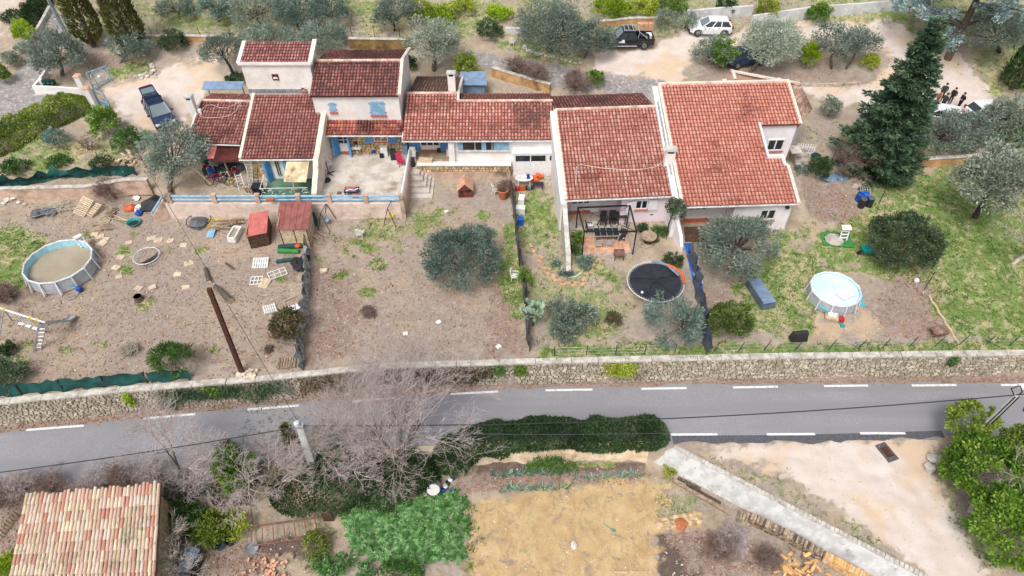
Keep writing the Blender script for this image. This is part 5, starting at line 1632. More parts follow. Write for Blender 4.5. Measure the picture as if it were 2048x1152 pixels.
def cypress(base,H_,R_,label,mat='cypress',name='cypress_tree',seed=1,n=None,cat='tree',shape=.6):
 rs=np.random.RandomState(seed);g=gp(*base) if not hasattr(base,'x') else base
 n=n or int(2*math.pi*R_*H_*75)
 u=rs.rand(n)**.8;t=rs.uniform(0,2*np.pi,n)
 prof=np.minimum(1,(u/.12)**.6)*(1-u)**shape
 lump=.8+.35*vnoise(t*2.2,u*H_*.8,seed+5)
 rad=R_*prof*lump*(.75+.25*rs.rand(n))
 P=np.stack([np.cos(t)*rad,np.sin(t)*rad,.15+u*H_],1)
 D=np.stack([np.cos(t)*.5,np.sin(t)*.5,np.full(n,1.0)],1)+rs.randn(n,3)*.35
 cv=vnoise(t*3,u*H_*2,seed+9)
 V,F,v=leaves(P,D,.34,.12,cv*.6+rs.rand(n)*.4,rs)
 t_=thing(name,label,cat,g)
 me=mesh_np('crown',V,F,v);me.materials.append(M[mat]);link(bpy.data.objects.new('crown',me),t_)
 mb=MB();mb.tube([(0,0,-.2),(0,0,.5),(0,0,H_*.9)],[R_*.18,R_*.14,.02],7,cap=False);mb.build('trunk',M['bark'],t_,world=False)
 return t_

def firtree(base,H_,R_,label,mat='conifer',seed=1,levels=34,per=9,leafL=.42,leafW=.15,cat='tree',name='fir_tree',droop=.25,topstart=.02,dens=70,shp=.85):
 rs=np.random.RandomState(seed);g=gp(*base)
 Ps,Ds,vs=[],[],[];mb=MB()
 mb.tube([(0,0,-.2),(0,0,H_*.5),(0,0,H_)],[.28,.17,.03],8,cap=False)
 for i in range(levels):
  u=topstart+(1-topstart)*(i/levels);z=u*H_+rs.uniform(-.1,.1)
  L=R_*(1-u)**shp*rs.uniform(.8,1.1)+.25
  for k in range(max(4,int(per*(.55+.45*(1-u))))):
   t=rs.uniform(0,2*math.pi);Lk=L*rs.uniform(.7,1.12)
   d=np.array([math.cos(t),math.sin(t),0]);s=np.array([-d[1],d[0],0])
   n=int(dens*(Lk*.45+.25))
   q=rs.rand(n)**.7
   side=rs.uniform(-1,1,n)*(.10+.30*q*(1-q)*3)*min(Lk,2.4)*.6
   zz=z-droop*Lk*q+.18*Lk*q**3+rs.uniform(-.12,.08,n)
   P=np.outer(q*Lk,d)+np.outer(side,s);P[:,2]=zz
   Ps.append(P);Ds.append(np.tile(d,(n,1))*.9+np.outer(np.sign(side)*.5,s)+rs.randn(n,3)*.35+np.array([0,0,.15]));vs.append(np.full(n,rs.rand())*.55+rs.rand(n)*.3+q*.15)
   if i%2==0:mb.tube([(0,0,z),tuple(d*Lk*.5+np.array([0,0,z-droop*Lk*.5])),tuple(d*Lk*.95+np.array([0,0,z-droop*Lk*.9+.15*Lk]))],[.05,.03,.01],4,cap=False)
 P,D,v=np.concatenate(Ps),np.concatenate(Ds),np.concatenate(vs)
 V,F,v=leaves(P,D,leafL,leafW,v,rs)
 t_=thing(name,label,cat,g)
 me=mesh_np('crown',V,F,v);me.materials.append(M[mat]);link(bpy.data.objects.new('crown',me),t_)
 mb.build('trunk',M['bark_dark'],t_,smooth=True,world=False)
 return t_

def bare_tree(base,H_,spread,label,mat='twig',seed=1,levels=6,kids=(3,4),r0=.16,name='bare_tree',cat='tree',trunk_h=.18,lean=(0,0),group=None,stems=1,thin=1.0,sides=3,ratio=.74):
 """leafless tree: limbs fork again and again into fine twigs"""
 rg=random.Random(seed);g=gp(*base) if not hasattr(base,'x') else base
 tr,tw=MB(),MB()
 def grow(p,d,L,r,lv):
  bend=Vector((rg.uniform(-1,1),rg.uniform(-1,1),rg.uniform(-.4,.8)))*.22
  m_=p+d*L*.5+bend*L*.25;q=p+(d+bend*.5).normalized()*L
  tgt=tr if lv>=levels-1 else tw
  tgt.tube([p,m_,q],[r,r*.82,r*.62],6 if lv>=levels-1 else sides,cap=False)
  if lv==0:return
  n=rg.randint(*kids)
  for i in range(n):
   a=Vector((rg.gauss(0,1),rg.gauss(0,1),rg.gauss(0,.8)))
   nd=(d*(.95 if i==0 else .55)+a.normalized()*(.5 if i==0 else .8)*spread+Vector((0,0,.12))).normalized()
   if nd.z<-.15:nd.z=-.1;nd.normalize()
   s=q if i<2 else p.lerp(q,rg.uniform(.45,.9))
   grow(s,nd,L*ratio*rg.uniform(.8,1.15),max(r*.56,.007*thin),lv-1)
 L0=H_/sum(ratio**i for i in range(levels+1))*1.12
 for s_ in range(stems):
  a=rg.uniform(0,6.28)
  d=Vector((lean[0],lean[1],1))+(Vector((math.cos(a),math.sin(a),0))*.45 if stems>1 else Vector((0,0,0)))
  grow(Vector((rg.uniform(-.1,.1)*(stems>1),rg.uniform(-.1,.1)*(stems>1),-.1)),d.normalized(),L0*(1 if trunk_h else .5),r0,levels)
 t=thing(name,label,cat,g,0,group)
 tr.build('trunk',M['bark'] if mat!='twig_pale' else M['twig_pale'],t,smooth=True,world=False)
 tw.build('branches',M[mat],t,world=False)
 return t

# ---- top left corner, beside the lane
shrub(43,64,22,25,'round clipped yellow-green bush beside the curved lane kerb','lime')
hedge([(62,60),(78,28),(98,-12)],1.9,2.0,'dark clipped hedge lining the lane in the top left corner','deep_green',seed=3,dens=220)
shrub(28,34,30,16,'dull dark bush behind the clipped lane hedge','oak')
shrub(22,118,20,22,'pale sage-green bush on the left picture edge above the lane','olive_pale')
shrub(4,150,17,24,'yellow-green bush cut by the left picture edge','bright')
shrub(48,98,18,14,'small grey-green bush at the end of the lane kerb','olive_pale')
olive(115,106,62,46,'wide grey-green olive tree over the dark mailboxes by the lane',base=(125,150),cl=.7)
cypress((188,92),11.5,1.55,'tall brown-green cypress beside the grey utility pole, left of a pair',seed=11)
cypress((270,104),11.5,1.75,'tall brown-green cypress, right of the pair by the driveway',seed=12)
bare_tree((190,32),9,.5,'grey bare trunk standing between the two cypresses','twig',seed=4,levels=3,r0=.32,sides=4)
olive(262,92,46,34,'loose olive tree at the foot of the right-hand cypress',base=(243,126),cl=.5,dens=75)
shrub(347,84,31,26,'round dark olive-green bush below the low orange wall','oak',cl=-.2)
olive(438,98,46,34,'leaning olive tree left of the white tower with bare bent trunk',base=(468,152),cl=1.3,dens=70,trunk=.2,bark='bark_dark')
shrub(470,158,22,11,'low dark shrub at the foot of the leaning olive','deep_green')
shrub(207,243,31,37,'vivid lime-green round bush beside the blue gate','bright',dens=150)
shrub(252,282,34,28,'dark green leafy shrub below the lime bush','green')
shrub(292,276,15,14,'small lime bush between dark shrub and grey olive','lime')
shrub(110,276,27,22,'slender grey-green sapling on the reddish bank','olive_dark',cl=.1)
shrub(118,323,25,17,'low rounded green bush above the green shade net','green')
shrub(204,326,27,22,'dark rosemary bush above the green shade net near the firewood','deep_green',L=.2,W=.05)
shrub(30,333,32,17,'spreading green bush at the left end of the shade net','green')
bare_tree((182,300),1.6,1.0,'little leafless brown shrub on the bank','twig_brown',seed=6,levels=4,r0=.03,name='bare_shrub',cat='shrub',stems=5)
hedge([(-40,312),(4,292),(50,268),(100,244),(150,222),(182,207)],3.0,1.9,'long thick yellow-green hedge slanting along the lane','hedge',seed=5,dens=260)
olive(350,312,66,62,'big grey olive tree half hiding the red corrugated shelter',base=(342,385),cl=.9,trunk=.2,dens=90,mat='olive')
# ---- the slope along the top
for a in((352,14,42,24,'olive tree on the top slope, first from the left above the orange wall','olive'),(428,10,48,36,'olive tree on the top slope, second from the left','olive_dark'),
          (512,20,54,34,'silver-tipped olive tree on the top slope behind the tower','olive_pale'),(588,22,52,36,'dark olive tree on the top slope right of the silver one','olive_dark'),(660,16,44,36,'blue-grey olive tree at the right end of the top slope row','olive_dark'),
          (785,28,48,38,'olive tree on the dry grassy slope beside the yellow-green bushes','olive')):
 olive(*a[:5],mat=a[5],cl=.3,dens=80,group='olive trees on the upper slope')
olive(530,80,62,25,'low olive crown directly behind the tower roof',cl=.2,dens=80)
olive(640,76,62,28,'low olive crown behind the stained two-storey roof',cl=.2,dens=80)
for a in((838,22,28,26,'yellow-green bush behind the grey olive, leftmost of the top hedge','yellow_green'),(880,32,40,24,'bright yellow-green bush in the top hedge above the grey olive','lime'),(925,10,26,24,'tall yellow-green bush at the top edge above the lane','yellow_green'),
          (998,26,32,18,'yellow-green bush left of the big olive on the lane bank','lime'),(1225,14,46,22,'yellow-green bush above the black pickup','lime'),(1292,14,36,20,'yellow-green bush right above the small olives','yellow_green'),(1345,10,34,18,'olive-green bush at the top edge left of the grey wall','bright')):
 shrub(*a[:5],a[5],group='yellow-green bushes along the top',dens=90,L=.2,W=.12)
shrub(980,62,26,21,'dark rounded bush on the lane bank','oak')
olive(868,84,68,46,'pale grey olive tree behind the low house chimney',base=(868,140),cl=1.4,mat='olive_pale',trunk=.2,dens=75)
shrub(930,132,27,36,'green bush with yellowing leaves beside the chimney','hedge',dens=130)
shrub(818,128,20,18,'dark bush behind the stained two-storey house','deep_green')
olive(1112,58,84,60,'large old olive tree on the stone-edged lane bank',base=(1098,100),cl=.9,trunk=.24)
olive(1185,76,40,36,'olive tree beside the bonnet of the black pickup',base=(1170,115),cl=.6)
olive(1330,40,27,20,'small twisted olive right of the black pickup, left of two',base=(1335,50),cl=.5,dens=60)
olive(1378,42,20,20,'small twisted olive left of the white car',base=(1370,56),cl=.5,dens=60)
shrub(1190,158,22,20,'rounded yellow-green bush beside the lane above the pink house','bright')
olive(1425,98,42,30,'thin olive at the left end of the parking island',cl=.4,dens=70)
shrub(1445,108,32,36,'green bush among the olives of the parking island','bright')
olive(1540,84,66,54,'silver olive tree hiding a parked dark car',base=(1500,145),cl=.6,mat='olive_pale',trunk=.15)
shrub(1617,112,26,34,'yellow-green bush right of the silver olive','lime')
olive(1668,86,48,38,'sparse olive on the parking island, left of a pair',base=(1662,138),cl=1.0,dens=70)
olive(1722,84,44,34,'sparse olive on the parking island, right of a pair',base=(1692,138),cl=1.0,dens=70)
shrub(1742,124,22,17,'low yellowish bush at the right of the parking island','yellow_green')
shrub(1640,28,29,25,'round green bush against the pale wall','bright')
shrub(1535,20,27,22,'round yellow-green bush at the end of the pale wall','yellow_green')
shrub(1455,12,24,18,'dark clipped bush in front of the grey wall','deep_green')
shrub(1662,214,25,23,'grey-leaved bush on the verge right of the salmon roof','olive_pale',cl=.2)
# ---- right-hand orchard
_b=gp(1742,338);_t=aty(1862,34,_b.y)
firtree((1742,338),_t.z-_b.z,3.5,'tall dark green fir tree between the salmon house and the parked cars',seed=21,levels=44,per=12,dens=95,shp=.78,leafL=.36,leafW=.12)
def cedar():
 rs=np.random.RandomState(77);g=gp(1895,118);Ps,Ds,vs=[],[],[];mb=MB();H_=15
 mb.tube([(0,0,-.2),(0,0,5),(.2,0,H_)],[.36,.28,.05],8,cap=False)
 for i in range(40):
  z=3.0+(H_-3.5)*rs.rand();t=rs.uniform(0,6.28);Lb=(1-z/H_)*5.5+2.2
  d=np.array([math.cos(t),math.sin(t),0]);s=np.array([-d[1],d[0],0]);rise=rs.uniform(.0,.35)
  mb.tube([(0,0,z),tuple(d*Lb*.5+np.array([0,0,z+rise*Lb*.4])),tuple(d*Lb+np.array([0,0,z+rise*Lb*.55]))],[.11,.07,.02],5,cap=False)
  for c in range(13):
   q=.22+.78*rs.rand();side=rs.uniform(-1,1)*.30*Lb*q
   cpos=d*Lb*q+s*side+np.array([0,0,z+rise*Lb*.5*q+rs.uniform(-.15,.2)])
   n=62;o=dirs(rs,n,-1)*rs.rand(n,1)**.5*np.array([.62,.62,.16])
   Ps.append(cpos+o);Ds.append(d*.7+s*np.sign(side)*.4+o+rs.randn(n,3)*.4+np.array([0,0,.25]));vs.append(np.full(n,rs.rand())*.5+rs.rand(n)*.5)
 V,F,v=leaves(np.concatenate(Ps),np.concatenate(Ds),.34,.13,np.concatenate(vs),rs)
 t_=thing('cedar_tree','spreading blue-grey cedar behind the dark fir, cut by the top edge','tree',g)
 me=mesh_np('crown',V,F,v);me.materials.append(M['cedar']);link(bpy.data.objects.new('crown',me),t_)
 mb.build('trunk',M['bark'],t_,smooth=True,world=False)
cedar()
olive(1990,60,58,48,'olive tree with a dark trunk right of the cedar',base=(1998,104),cl=1.5,bark='bark_dark',trunk=.2,dens=75)
olive(2058,40,30,40,'olive tree cut by the right edge near the top',cl=1.2)
cypress(gp(2022,178),5.2,1.5,'dark clipped cypress leaning out of the right picture edge','deep_green',seed=14,shape=.45)
olive(1885,268,70,34,'olive tree in front of the lime car, left of the row under the gravel',base=(1880,290),cl=.5)
olive(1945,262,50,34,'olive tree between the two half-hidden cars',cl=.5)
olive(2012,236,44,40,'olive tree on the right, beside the half-hidden white car',cl=.6,mat='olive_pale')
olive(2050,268,34,34,'olive tree cut by the right edge below the cypress',cl=.5)
tree('oak',1988,366,72,66,'broad silver-leaved tree with a slanting dark trunk in the orchard','tree','silver_tree',cl=2.4,mat='olive_pale',dens=85,L=.26,W=.13,base=(1948,436),trunk=.22,bark='bark_dark',clump=.26)
tree('oak',2062,330,40,46,'silver-leaved tree cut by the right edge behind the broad one','tree','silver_tree',cl=1.6,mat='olive_pale',dens=80,L=.26,W=.13,trunk=.2,bark='bark_dark')
bare_tree((2026,526),6.5,.8,'grey leafless tree leaning over the orchard at the right edge','twig_pale',seed=31,levels=6,r0=.2,lean=(.45,.1),kids=(3,3))
tree('oak',1808,488,77,68,'large dense dark holm oak standing alone on the lawn','tree','holm_oak',cl=-.1,mat='oak',dens=170,L=.19,W=.10,trunk=.14,clump=.17,zmin=-.4,inner=.6,lobe=.22)
shrub(1640,334,26,28,'dark green shrub beside the side steps of the salmon house','deep_green')
shrub(1606,340,18,13,'low grey shrub below the side steps','olive_dark')
bare_tree((1705,352),3.4,1.0,'leafless brown shrub at the foot of the dark fir','twig_brown',seed=8,levels=5,r0=.05,name='bare_shrub',cat='shrub',stems=8)
# ---- gardens of the pink and salmon houses
olive(1470,486,98,80,'big grey olive tree covering the front of the salmon house',base=(1478,512),cl=.6,dens=80,nclump=90,trunk=.22,lobe=.5,clump=.2)
olive(1128,624,38,30,'grey olive beside the cactus in the pink house garden, with two crowns',base=(1145,668),cl=.7,dens=110)
olive(1130,664,36,28,'low olive bush under the two-crowned olive',cl=.0,dens=100)
olive(1168,628,26,28,'small olive crown right of the two-crowned olive',cl=.5,dens=110,base=(1158,668))
olive(1358,640,58,52,'grey-blue olive tree overhanging the grey net below the trampoline',base=(1378,684),cl=.6,mat='olive_dark',dens=95,lobe=.5)
shrub(1460,645,46,44,'round glossy loquat bush with pale new rosettes beside the grey net','rosette',dens=130,L=.24,W=.1,name='loquat_bush',inner=.7)
shrub(1226,638,20,22,'small bush with orange and yellow leaves in the middle of the lawn','red_green',L=.14,W=.08)
shrub(1050,556,16,26,'bright weeping lime shrub against the grey net fence','bright',L=.22,W=.05,up=-.4)
shrub(1155,478,12,20,'green shrub between white garden wall and tiled patio','bright')
shrub(1150,500,11,12,'green shrub at the foot of the white garden wall','green')
shrub(1168,525,18,16,'grey-green herb bush at the rounded end of the planting bed','olive_dark')
shrub(1112,528,10,10,'small blue-green clump left of the white garden wall','olive_dark')
shrub(1132,548,16,10,'blue-green clump at the tip of the planting bed','olive_dark')
shrub(1284,458,13,13,'rounded dark shrub beside the wooden spool table','deep_green')
shrub(1322,462,20,9,'low green plants below the pink wall','green')
shrub(1346,522,22,18,'blue-green bush beside the trampoline','deep_green')
shrub(1308,478,12,8,'low leafy clump right of the spool table','green')
t_top=shrub(1349,418,24,26,'clipped dark tree with bent bare trunk against the pink house','oak',cat='tree',name='small_tree',cl=2.2,base=(1333,472),trunk=.12,L=.13,W=.07,dens=190,bark='bark_dark')
# ---- left and middle gardens
tree('olive',922,520,80,70,'large round blue-green olive tree in the middle garden','tree','olive_tree',cl=-.1,mat='olive_dark',dens=190,L=.22,W=.07,clump=.19,zmin=-.4,inner=.6,lobe=.22,trunk=.15,up=.6)
shrub(345,716,46,46,'feathery green broom bush behind the green net along the wall','green',L=.3,W=.05,up=.7,lobe=.4)
shrub(575,655,39,42,'dense bronzed dark bush at the torn net fence','red_green',dens=150)
shrub(14,752,46,36,'dark grey-green bush in the left corner above the road wall','oak')
shrub(12,700,20,20,'low dark green bush at the left edge','deep_green')
bare_tree((1186,0),.1,.1,'',seed=1,levels=1) if False else None
# ---- below the road
shrub(474,938,46,56,'tall vivid green shrub below the road, left of the concrete pole','bright',dens=240,cl=.1)
shrub(448,900,26,24,'green bush top showing above the road edge','green',cl=.6)
shrub(368,1040,48,44,'glossy green shrub right of the tiled shed','green',dens=200)
shrub(426,1058,46,38,'yellowing green shrub in front of the wooden fence','hedge',dens=200)
shrub(468,1052,34,28,'small-leaved yellow-green shrub beside the rusty frame','yellow_green',dens=140,L=.12,W=.08)
shrub(632,1090,35,28,'pale clipped box bush beside the rusty frame','hedge',dens=170,L=.10,W=.07)
cypress(gp(592,905),2.9,.42,'small dark cypress beside the concrete pole',seed=17,name='cypress_tree')
shrub(660,880,40,34,'green shrub right of the concrete pole','green',cl=.2)
shrub(640,945,50,44,'dark green shrub under the bare branches below the pole','deep_green',cl=.1)
shrub(735,955,60,42,'dark ivy-covered bank under the great bare tree','ivy',dens=140)
shrub(820,935,60,36,'ivy bank between the great bare tree and the grey drum','ivy',dens=140)
hedge([(866,930),(930,898),(1010,877),(1090,873),(1180,873),(1270,873),(1336,875)],2.3,1.5,'long dark ivy hedge between road and vegetable garden','ivy',seed=9,dens=330,L=.17,W=.12)
hedge([(330,985),(395,968),(455,955),(520,950)],2.2,.9,'low dull brown-green scrub between the tiled shed and the road edge','oak',seed=29,dens=150,name='scrub',cat='scrub')
hedge([(540,990),(620,972),(700,968),(790,962),(880,948)],3.6,1.1,'low bank of dark ivy and brambles along the foot of the road edge','ivy',seed=19,dens=190,name='ivy_bank',cat='ivy')
for a in((1948,846,54,34,'rounded olive-green bush top by the leaning utility pole','hedge',1.2),(1968,935,92,62,'vivid green shrub mass beside the gravel mouth','bright',.2),(2010,1060,84,80,'vivid green shrub mass in the bottom right corner','bright',.2),(2030,900,40,50,'yellowish green shrub at the right edge below the pole','hedge',.5)):
 shrub(*a[:5],a[5],cl=a[6],dens=130,L=.22,W=.13,inner=.65)
bare_tree((1938,1022),5.2,.75,'bleached leafless tree leaning out of the vivid green shrubs','twig_pale',seed=33,levels=5,r0=.13,lean=(.6,.5),kids=(3,4))
shrub(22,1140,40,32,'lime-green bush at the bottom left corner in front of the shed','lime')
# great bare tree over the road, and the smaller ones
bare_tree((800,916),8.4,.66,'great leafless tree spreading its grey-pink branches over the road','twig',seed=51,levels=8,r0=.11,kids=(2,3),lean=(-.02,.14),ratio=.80,thin=.75,stems=8,trunk_h=.1)
bare_tree((553,975),5.0,.85,'leafless tree with fine grey twigs beside the concrete pole','twig',seed=42,levels=6,r0=.13,kids=(3,4),stems=2)
bare_tree((372,985),6.6,.8,'thin leafless tree reaching over the road near the tiled shed','twig',seed=43,levels=6,r0=.11,kids=(3,4),lean=(0,.3))
bare_tree((705,925),4.4,.85,'leafless tree between concrete pole and great bare tree','twig',seed=44,levels=6,r0=.11,kids=(3,3),stems=2)
bare_tree((345,1140),3.6,1.0,'leafless shrub between the tiled shed and the covered machine','twig_pale',seed=45,levels=5,r0=.06,name='bare_shrub',cat='shrub',stems=5)
for i,(px,py,hh) in enumerate(((60,985,1.9),(120,985,2.0),(190,978,1.9),(255,972,2.0),(320,968,2.2),(10,1010,2.2),(400,975,2.6))):
 bare_tree((px,py),hh,1.2,['bare bramble tangle behind the tiled shed, first from the left edge inward','bare bramble tangle behind the left half of the tiled shed','bare bramble tangle behind the middle of the tiled shed','bare bramble tangle behind the right half of the tiled shed','bare bramble tangle at the right corner of the tiled shed','bare bramble tangle at the left picture edge by the shed','tall bare bramble tangle between shed and vivid green shrub'][i],
              'twig_brown' if i%2 else 'twig',seed=60+i,levels=5,r0=.03,name='bramble',cat='bramble',stems=9,group='brambles behind the shed',kids=(3,3))
bare_tree((1462,1092),1.7,1.1,'heap-like leafless grey shrub in front of the firewood row','twig',seed=70,levels=5,r0=.05,name='bare_shrub',cat='shrub',stems=10)
bare_tree((1530,1118),1.3,1.1,'dark leafless brush beside the split firewood','twig_brown',seed=71,levels=5,r0=.04,name='bare_shrub',cat='shrub',stems=9)
bare_tree((1440,1110),1.8,1.1,'leafless brush at the edge of the dark soil','twig_brown',seed=72,levels=5,r0=.04,name='bare_shrub',cat='shrub',stems=7)
for i,(px,py,lab) in enumerate(((1030,150,'purplish bare shrub on the bank beside the lane, leftmost of three'),(1070,165,'purplish bare shrub on the bank beside the lane, middle of three'),(1150,180,'grey bare shrub beside the yellow-green bush on the lane bank'))):
 bare_tree((px,py),2.2,1.1,lab,'twig_brown',seed=80+i,levels=5,r0=.04,name='bare_shrub',cat='shrub',stems=9)
bare_tree((232,395),2.0,1.0,'leafless brown shrub against the pink garden wall','twig_brown',seed=84,levels=5,r0=.04,name='bare_shrub',cat='shrub',stems=8)
bare_tree((1010,388),1.5,1.0,'leafless creeper against the rubble terrace wall','twig_brown',seed=85,levels=5,r0=.03,name='bare_shrub',cat='shrub',stems=6)
for px,py,w_,lab in((262,704,.9,'rounded grey heap of cut brush left of the broom bush'),(738,628,.8,'dry brown bush on the bare middle garden'),(12,596,1.2,'reddish heap of dry brush left below the murky pool'),(540,700,.5,'small dry heap beside the bronzed bush')):
 bare_tree((px,py),w_,1.5,lab,'twig_brown' if px!=262 else 'twig_pale',seed=int(px),levels=5,r0=.03,name='brush_heap',cat='brush heap',stems=14,kids=(3,4))

# ---- vegetable garden
def artichoke_mesh(seed):
 rs=np.random.RandomState(seed);Vs,Fs,vs=[],[],[];b=0
 for k in range(15):
  t=rs.uniform(0,6.28);L=rs.uniform(.45,.75);el=rs.uniform(.3,1.1);d=np.array([math.cos(t),math.sin(t),0])
  s=np.array([-d[1],d[0],0]);cv=rs.rand()
  for j in range(7):
   q=j/7;pos=d*L*q*math.cos(el*(1-q*.5))+np.array([0,0,L*(math.sin(el)*q-.45*q*q)])
   for sg in(-1,1):
    w=.17*math.sin(math.pi*(.15+.8*q));tip=pos+s*sg*w+d*.10+np.array([0,0,.02])
    Vs+=[pos,pos+d*.05+s*sg*w*.6+np.array([0,0,.03]),tip,pos+d*.11];Fs.append((b,b+1,b+2,b+3));b+=4;vs+=[cv*.6+rs.rand()*.4]*4
 me=mesh_np('artichoke_plant',np.array(Vs),np.array(Fs),np.array(vs));me.materials.append(M['artichoke']);return me
_am=[artichoke_mesh(i) for i in range(4)]
rg=random.Random(12)
poly=[(690,1012),(760,998),(830,990),(905,984),(932,1000),(925,1060),(920,1122),(800,1130),(740,1120),(700,1080)]
cnt=0
_gy0,_gy1=gp(800,1130),gp(800,990)
y=_gy0.y
while y<_gy1.y+.6:
 x=gp(680,1060).x
 while x<gp(940,1060).x:
  X_,Y_=x+rg.uniform(-.12,.12),y+rg.uniform(-.12,.12)
  z_=hz(X_,Y_);a,b=proj(np.array(X_),np.array(Y_),np.array(z_+.3))
  if pin((float(a),float(b)),poly):
   o=bpy.data.objects.new('artichoke_plant',_am[rg.randrange(4)])
   o.location=(X_,Y_,z_);o.rotation_euler=(0,0,rg.uniform(0,6.28));k=rg.uniform(.85,1.25);o.scale=(k,k,k)
   setp(link(o),'leafy green artichoke plant growing in the dense vegetable bed','artichoke','artichoke plants in the dense bed');cnt+=1
  x+=.56
 y+=.54
def leek_mesh(seed):
 rs=np.random.RandomState(seed);n=9
 t=rs.uniform(0,6.28,n);P=np.zeros((n,3));P[:,2]=.02
 D=np.stack([np.cos(t)*.6,np.sin(t)*.6,rs.uniform(.5,1.1,n)],1)
 V,F,v=leaves(P,D,.55,.07,rs.rand(n),rs);me=mesh_np('leek',V,F,v);me.materials.append(M['leek']);return me
_lm=[leek_mesh(i) for i in range(3)]
for(p,q,n,lab,grp) in(((985,952),(1135,945),22,'blue-green leek in the upper row under the cream wall','leeks of the upper row'),((1155,958),(1292,952),13,'blue-green leek in the row among red leaf litter','leeks of the middle row'),((1005,984),(1145,975),16,'blue-green leek in the row beside the sandy plot','leeks of the lower row')):
 for i in range(n):
  k=(i+rg.uniform(-.2,.2))/n;g=gp(p[0]+(q[0]-p[0])*k,p[1]+(q[1]-p[1])*k+rg.uniform(-2,2))
  o=bpy.data.objects.new('leek',_lm[rg.randrange(3)]);o.location=g;o.rotation_euler=(0,0,rg.uniform(0,6));setp(link(o),lab,'leek',grp)
shrub(1100,934,60,6,'low green row of herbs along the foot of the cream wall','green',dens=90,trunk=0,flat=.2)
shrub(1340,944,16,12,'small yellow citrus bush at the top of the concrete bank','yellow_green')
for px,py,lab in((640,1125,'blue-grey cabbage clump below the box bush'),(690,1125,'blue-grey cabbage clump left of the lower herb row'),(730,1142,'blue-grey cabbage clump at the bottom edge'),(660,1145,'blue-grey cabbage clump beside the pink rubble')):
 shrub(px,py,20,10,lab,'artichoke',name='cabbage',cat='cabbage',dens=80,trunk=0,L=.2,W=.12,group=None)
shrub(800,1140,46,10,'low green herb row along the bottom of the artichoke bed','green',trunk=0,flat=.4)
# prickly pear by the grey net
t=thing('prickly_pear','big pale green prickly pear cactus leaning over the grey net fence','cactus',gp(1066,650))
rg=random.Random(4);m=MB();m.tube([(0,0,-.1),(0,0,.8),(-.1,.1,1.5)],[.14,.12,.09],7);m.build('trunk',M['bark'],t,world=False)
M['cactus']=pm('cactus_pad',lin(150,172,146),lin(118,142,116),5,.7,.2,rv=.15)
pad=MB();pad.ball((0,0,.24),.2,9,6,sz=1.35);pad.V=[(x,y*.22,z) for x,y,z in pad.V];pm_=pad.mesh('pad',M['cactus'],True)
for i in range(46):
 a=rg.uniform(0,6.28);rr=rg.uniform(.1,.85);o=bpy.data.objects.new('pad',pm_)
 o.location=(math.cos(a)*rr-.05,math.sin(a)*rr+.1,.9+rg.uniform(0,1.1)-rr*.3);o.rotation_euler=(rg.uniform(-.9,.9),rg.uniform(-.9,.9),rg.uniform(0,6));k=rg.uniform(.7,1.15);o.scale=(k,k,k);link(o,t)

# ---- ground cover: grass tufts, dry leaves, pebbles, each kind one mass
def scatter(n,key,lo,rs,extra=None,region=None):
 flat=(mk[key] if isinstance(key,str) else key).ravel()
 c=np.clip(flat,0,1)*((GPX>-60)&(GPX<2110)&(GPY>-40)&(GPY<1200)).ravel()
 c[flat<lo]=0
 d=np.gradient(gx)[None,:]*np.gradient(gy)[:,None]
 w=c*d.ravel()*np.clip((GPY.ravel()+900)/1500,.4,1.4)**2
 i=rs.choice(len(w),n,p=w/w.sum())
 X=GX.ravel()[i]+rs.uniform(-.12,.12,n);Y=GY.ravel()[i]+rs.uniform(-.11,.11,n)
 return np.stack([X,Y,GZ.ravel()[i]],1)
def stuff(name,V,F,v,mat,label,cat):
 me=mesh_np(name,V,F,v);me.materials.append(M[mat]);o=link(bpy.data.objects.new(name,me));o['kind']='stuff';o['label']=label;o['category']=cat
rs=np.random.RandomState(5)
B=scatter(17000,'grass',.3,rs);k=5
patch=vnoise(B[:,0]*.7,B[:,1]*.7,41)
P=np.repeat(B,k,0)+rs.randn(len(B)*k,3)*np.array([.07,.07,0]);D=rs.randn(len(P),3)*.55+np.array([0,0,.9])
V,F,v=leaves(P,D,.17,.05,np.repeat(patch,k)*.7+rs.rand(len(P))*.3,rs);stuff('grass',V,F,v,'grass','short green grass growing in patches over the gardens and slopes','grass')
B=scatter(7000,np.clip(1-mk['gravel']-mk['lane']-mk['sand'],0,1)*((GY>yw(GX)+.3)|(GY<yrl(GX)-1)),.3,rs);k=4
P=np.repeat(B,k,0)+rs.randn(len(B)*k,3)*np.array([.08,.08,0]);D=rs.randn(len(P),3)*.8+np.array([0,0,.5])
V,F,v=leaves(P,D,.16,.04,rs.rand(len(P)),rs);stuff('dry_grass',V,F,v,'straw','thin dry grass and stalks over the bare earth','grass')
B=scatter(18000,'litter',.34,rs)
B[:,2]+=.025;D=rs.randn(len(B),3)*np.array([1,1,.25])
V,F,v=leaves(B,D,.13,.10,vnoise(B[:,0]*.8,B[:,1]*.8,44)*.4+rs.rand(len(B))*.6,rs);stuff('leaf_litter',V,F,v,'dry_leaf','fallen brown leaves lying over the gardens and the road verge','leaves')
B=scatter(3200,np.clip(mk['litter']+mk['soil']+mk['pale']+mk['sand']*.5+.15,0,1)*((GY>yw(GX)+.3)|(GY<yrl(GX)-1)),.1,rs)
M['pebble']=pm('pebbles',lin(206,196,182),lin(150,140,128),9,.9,.2,vv=.3)
n=len(B);s=rs.uniform(.025,.075,(n,1,1));oc=np.array([[1,0,0],[0,1,0],[-1,0,0],[0,-1,0],[0,0,.8]])
V=(B[:,None,:]+oc[None]*s*rs.uniform(.7,1.3,(n,5,1))).reshape(-1,3);f0=np.array([[0,1,4],[1,2,4],[2,3,4],[3,0,4]])
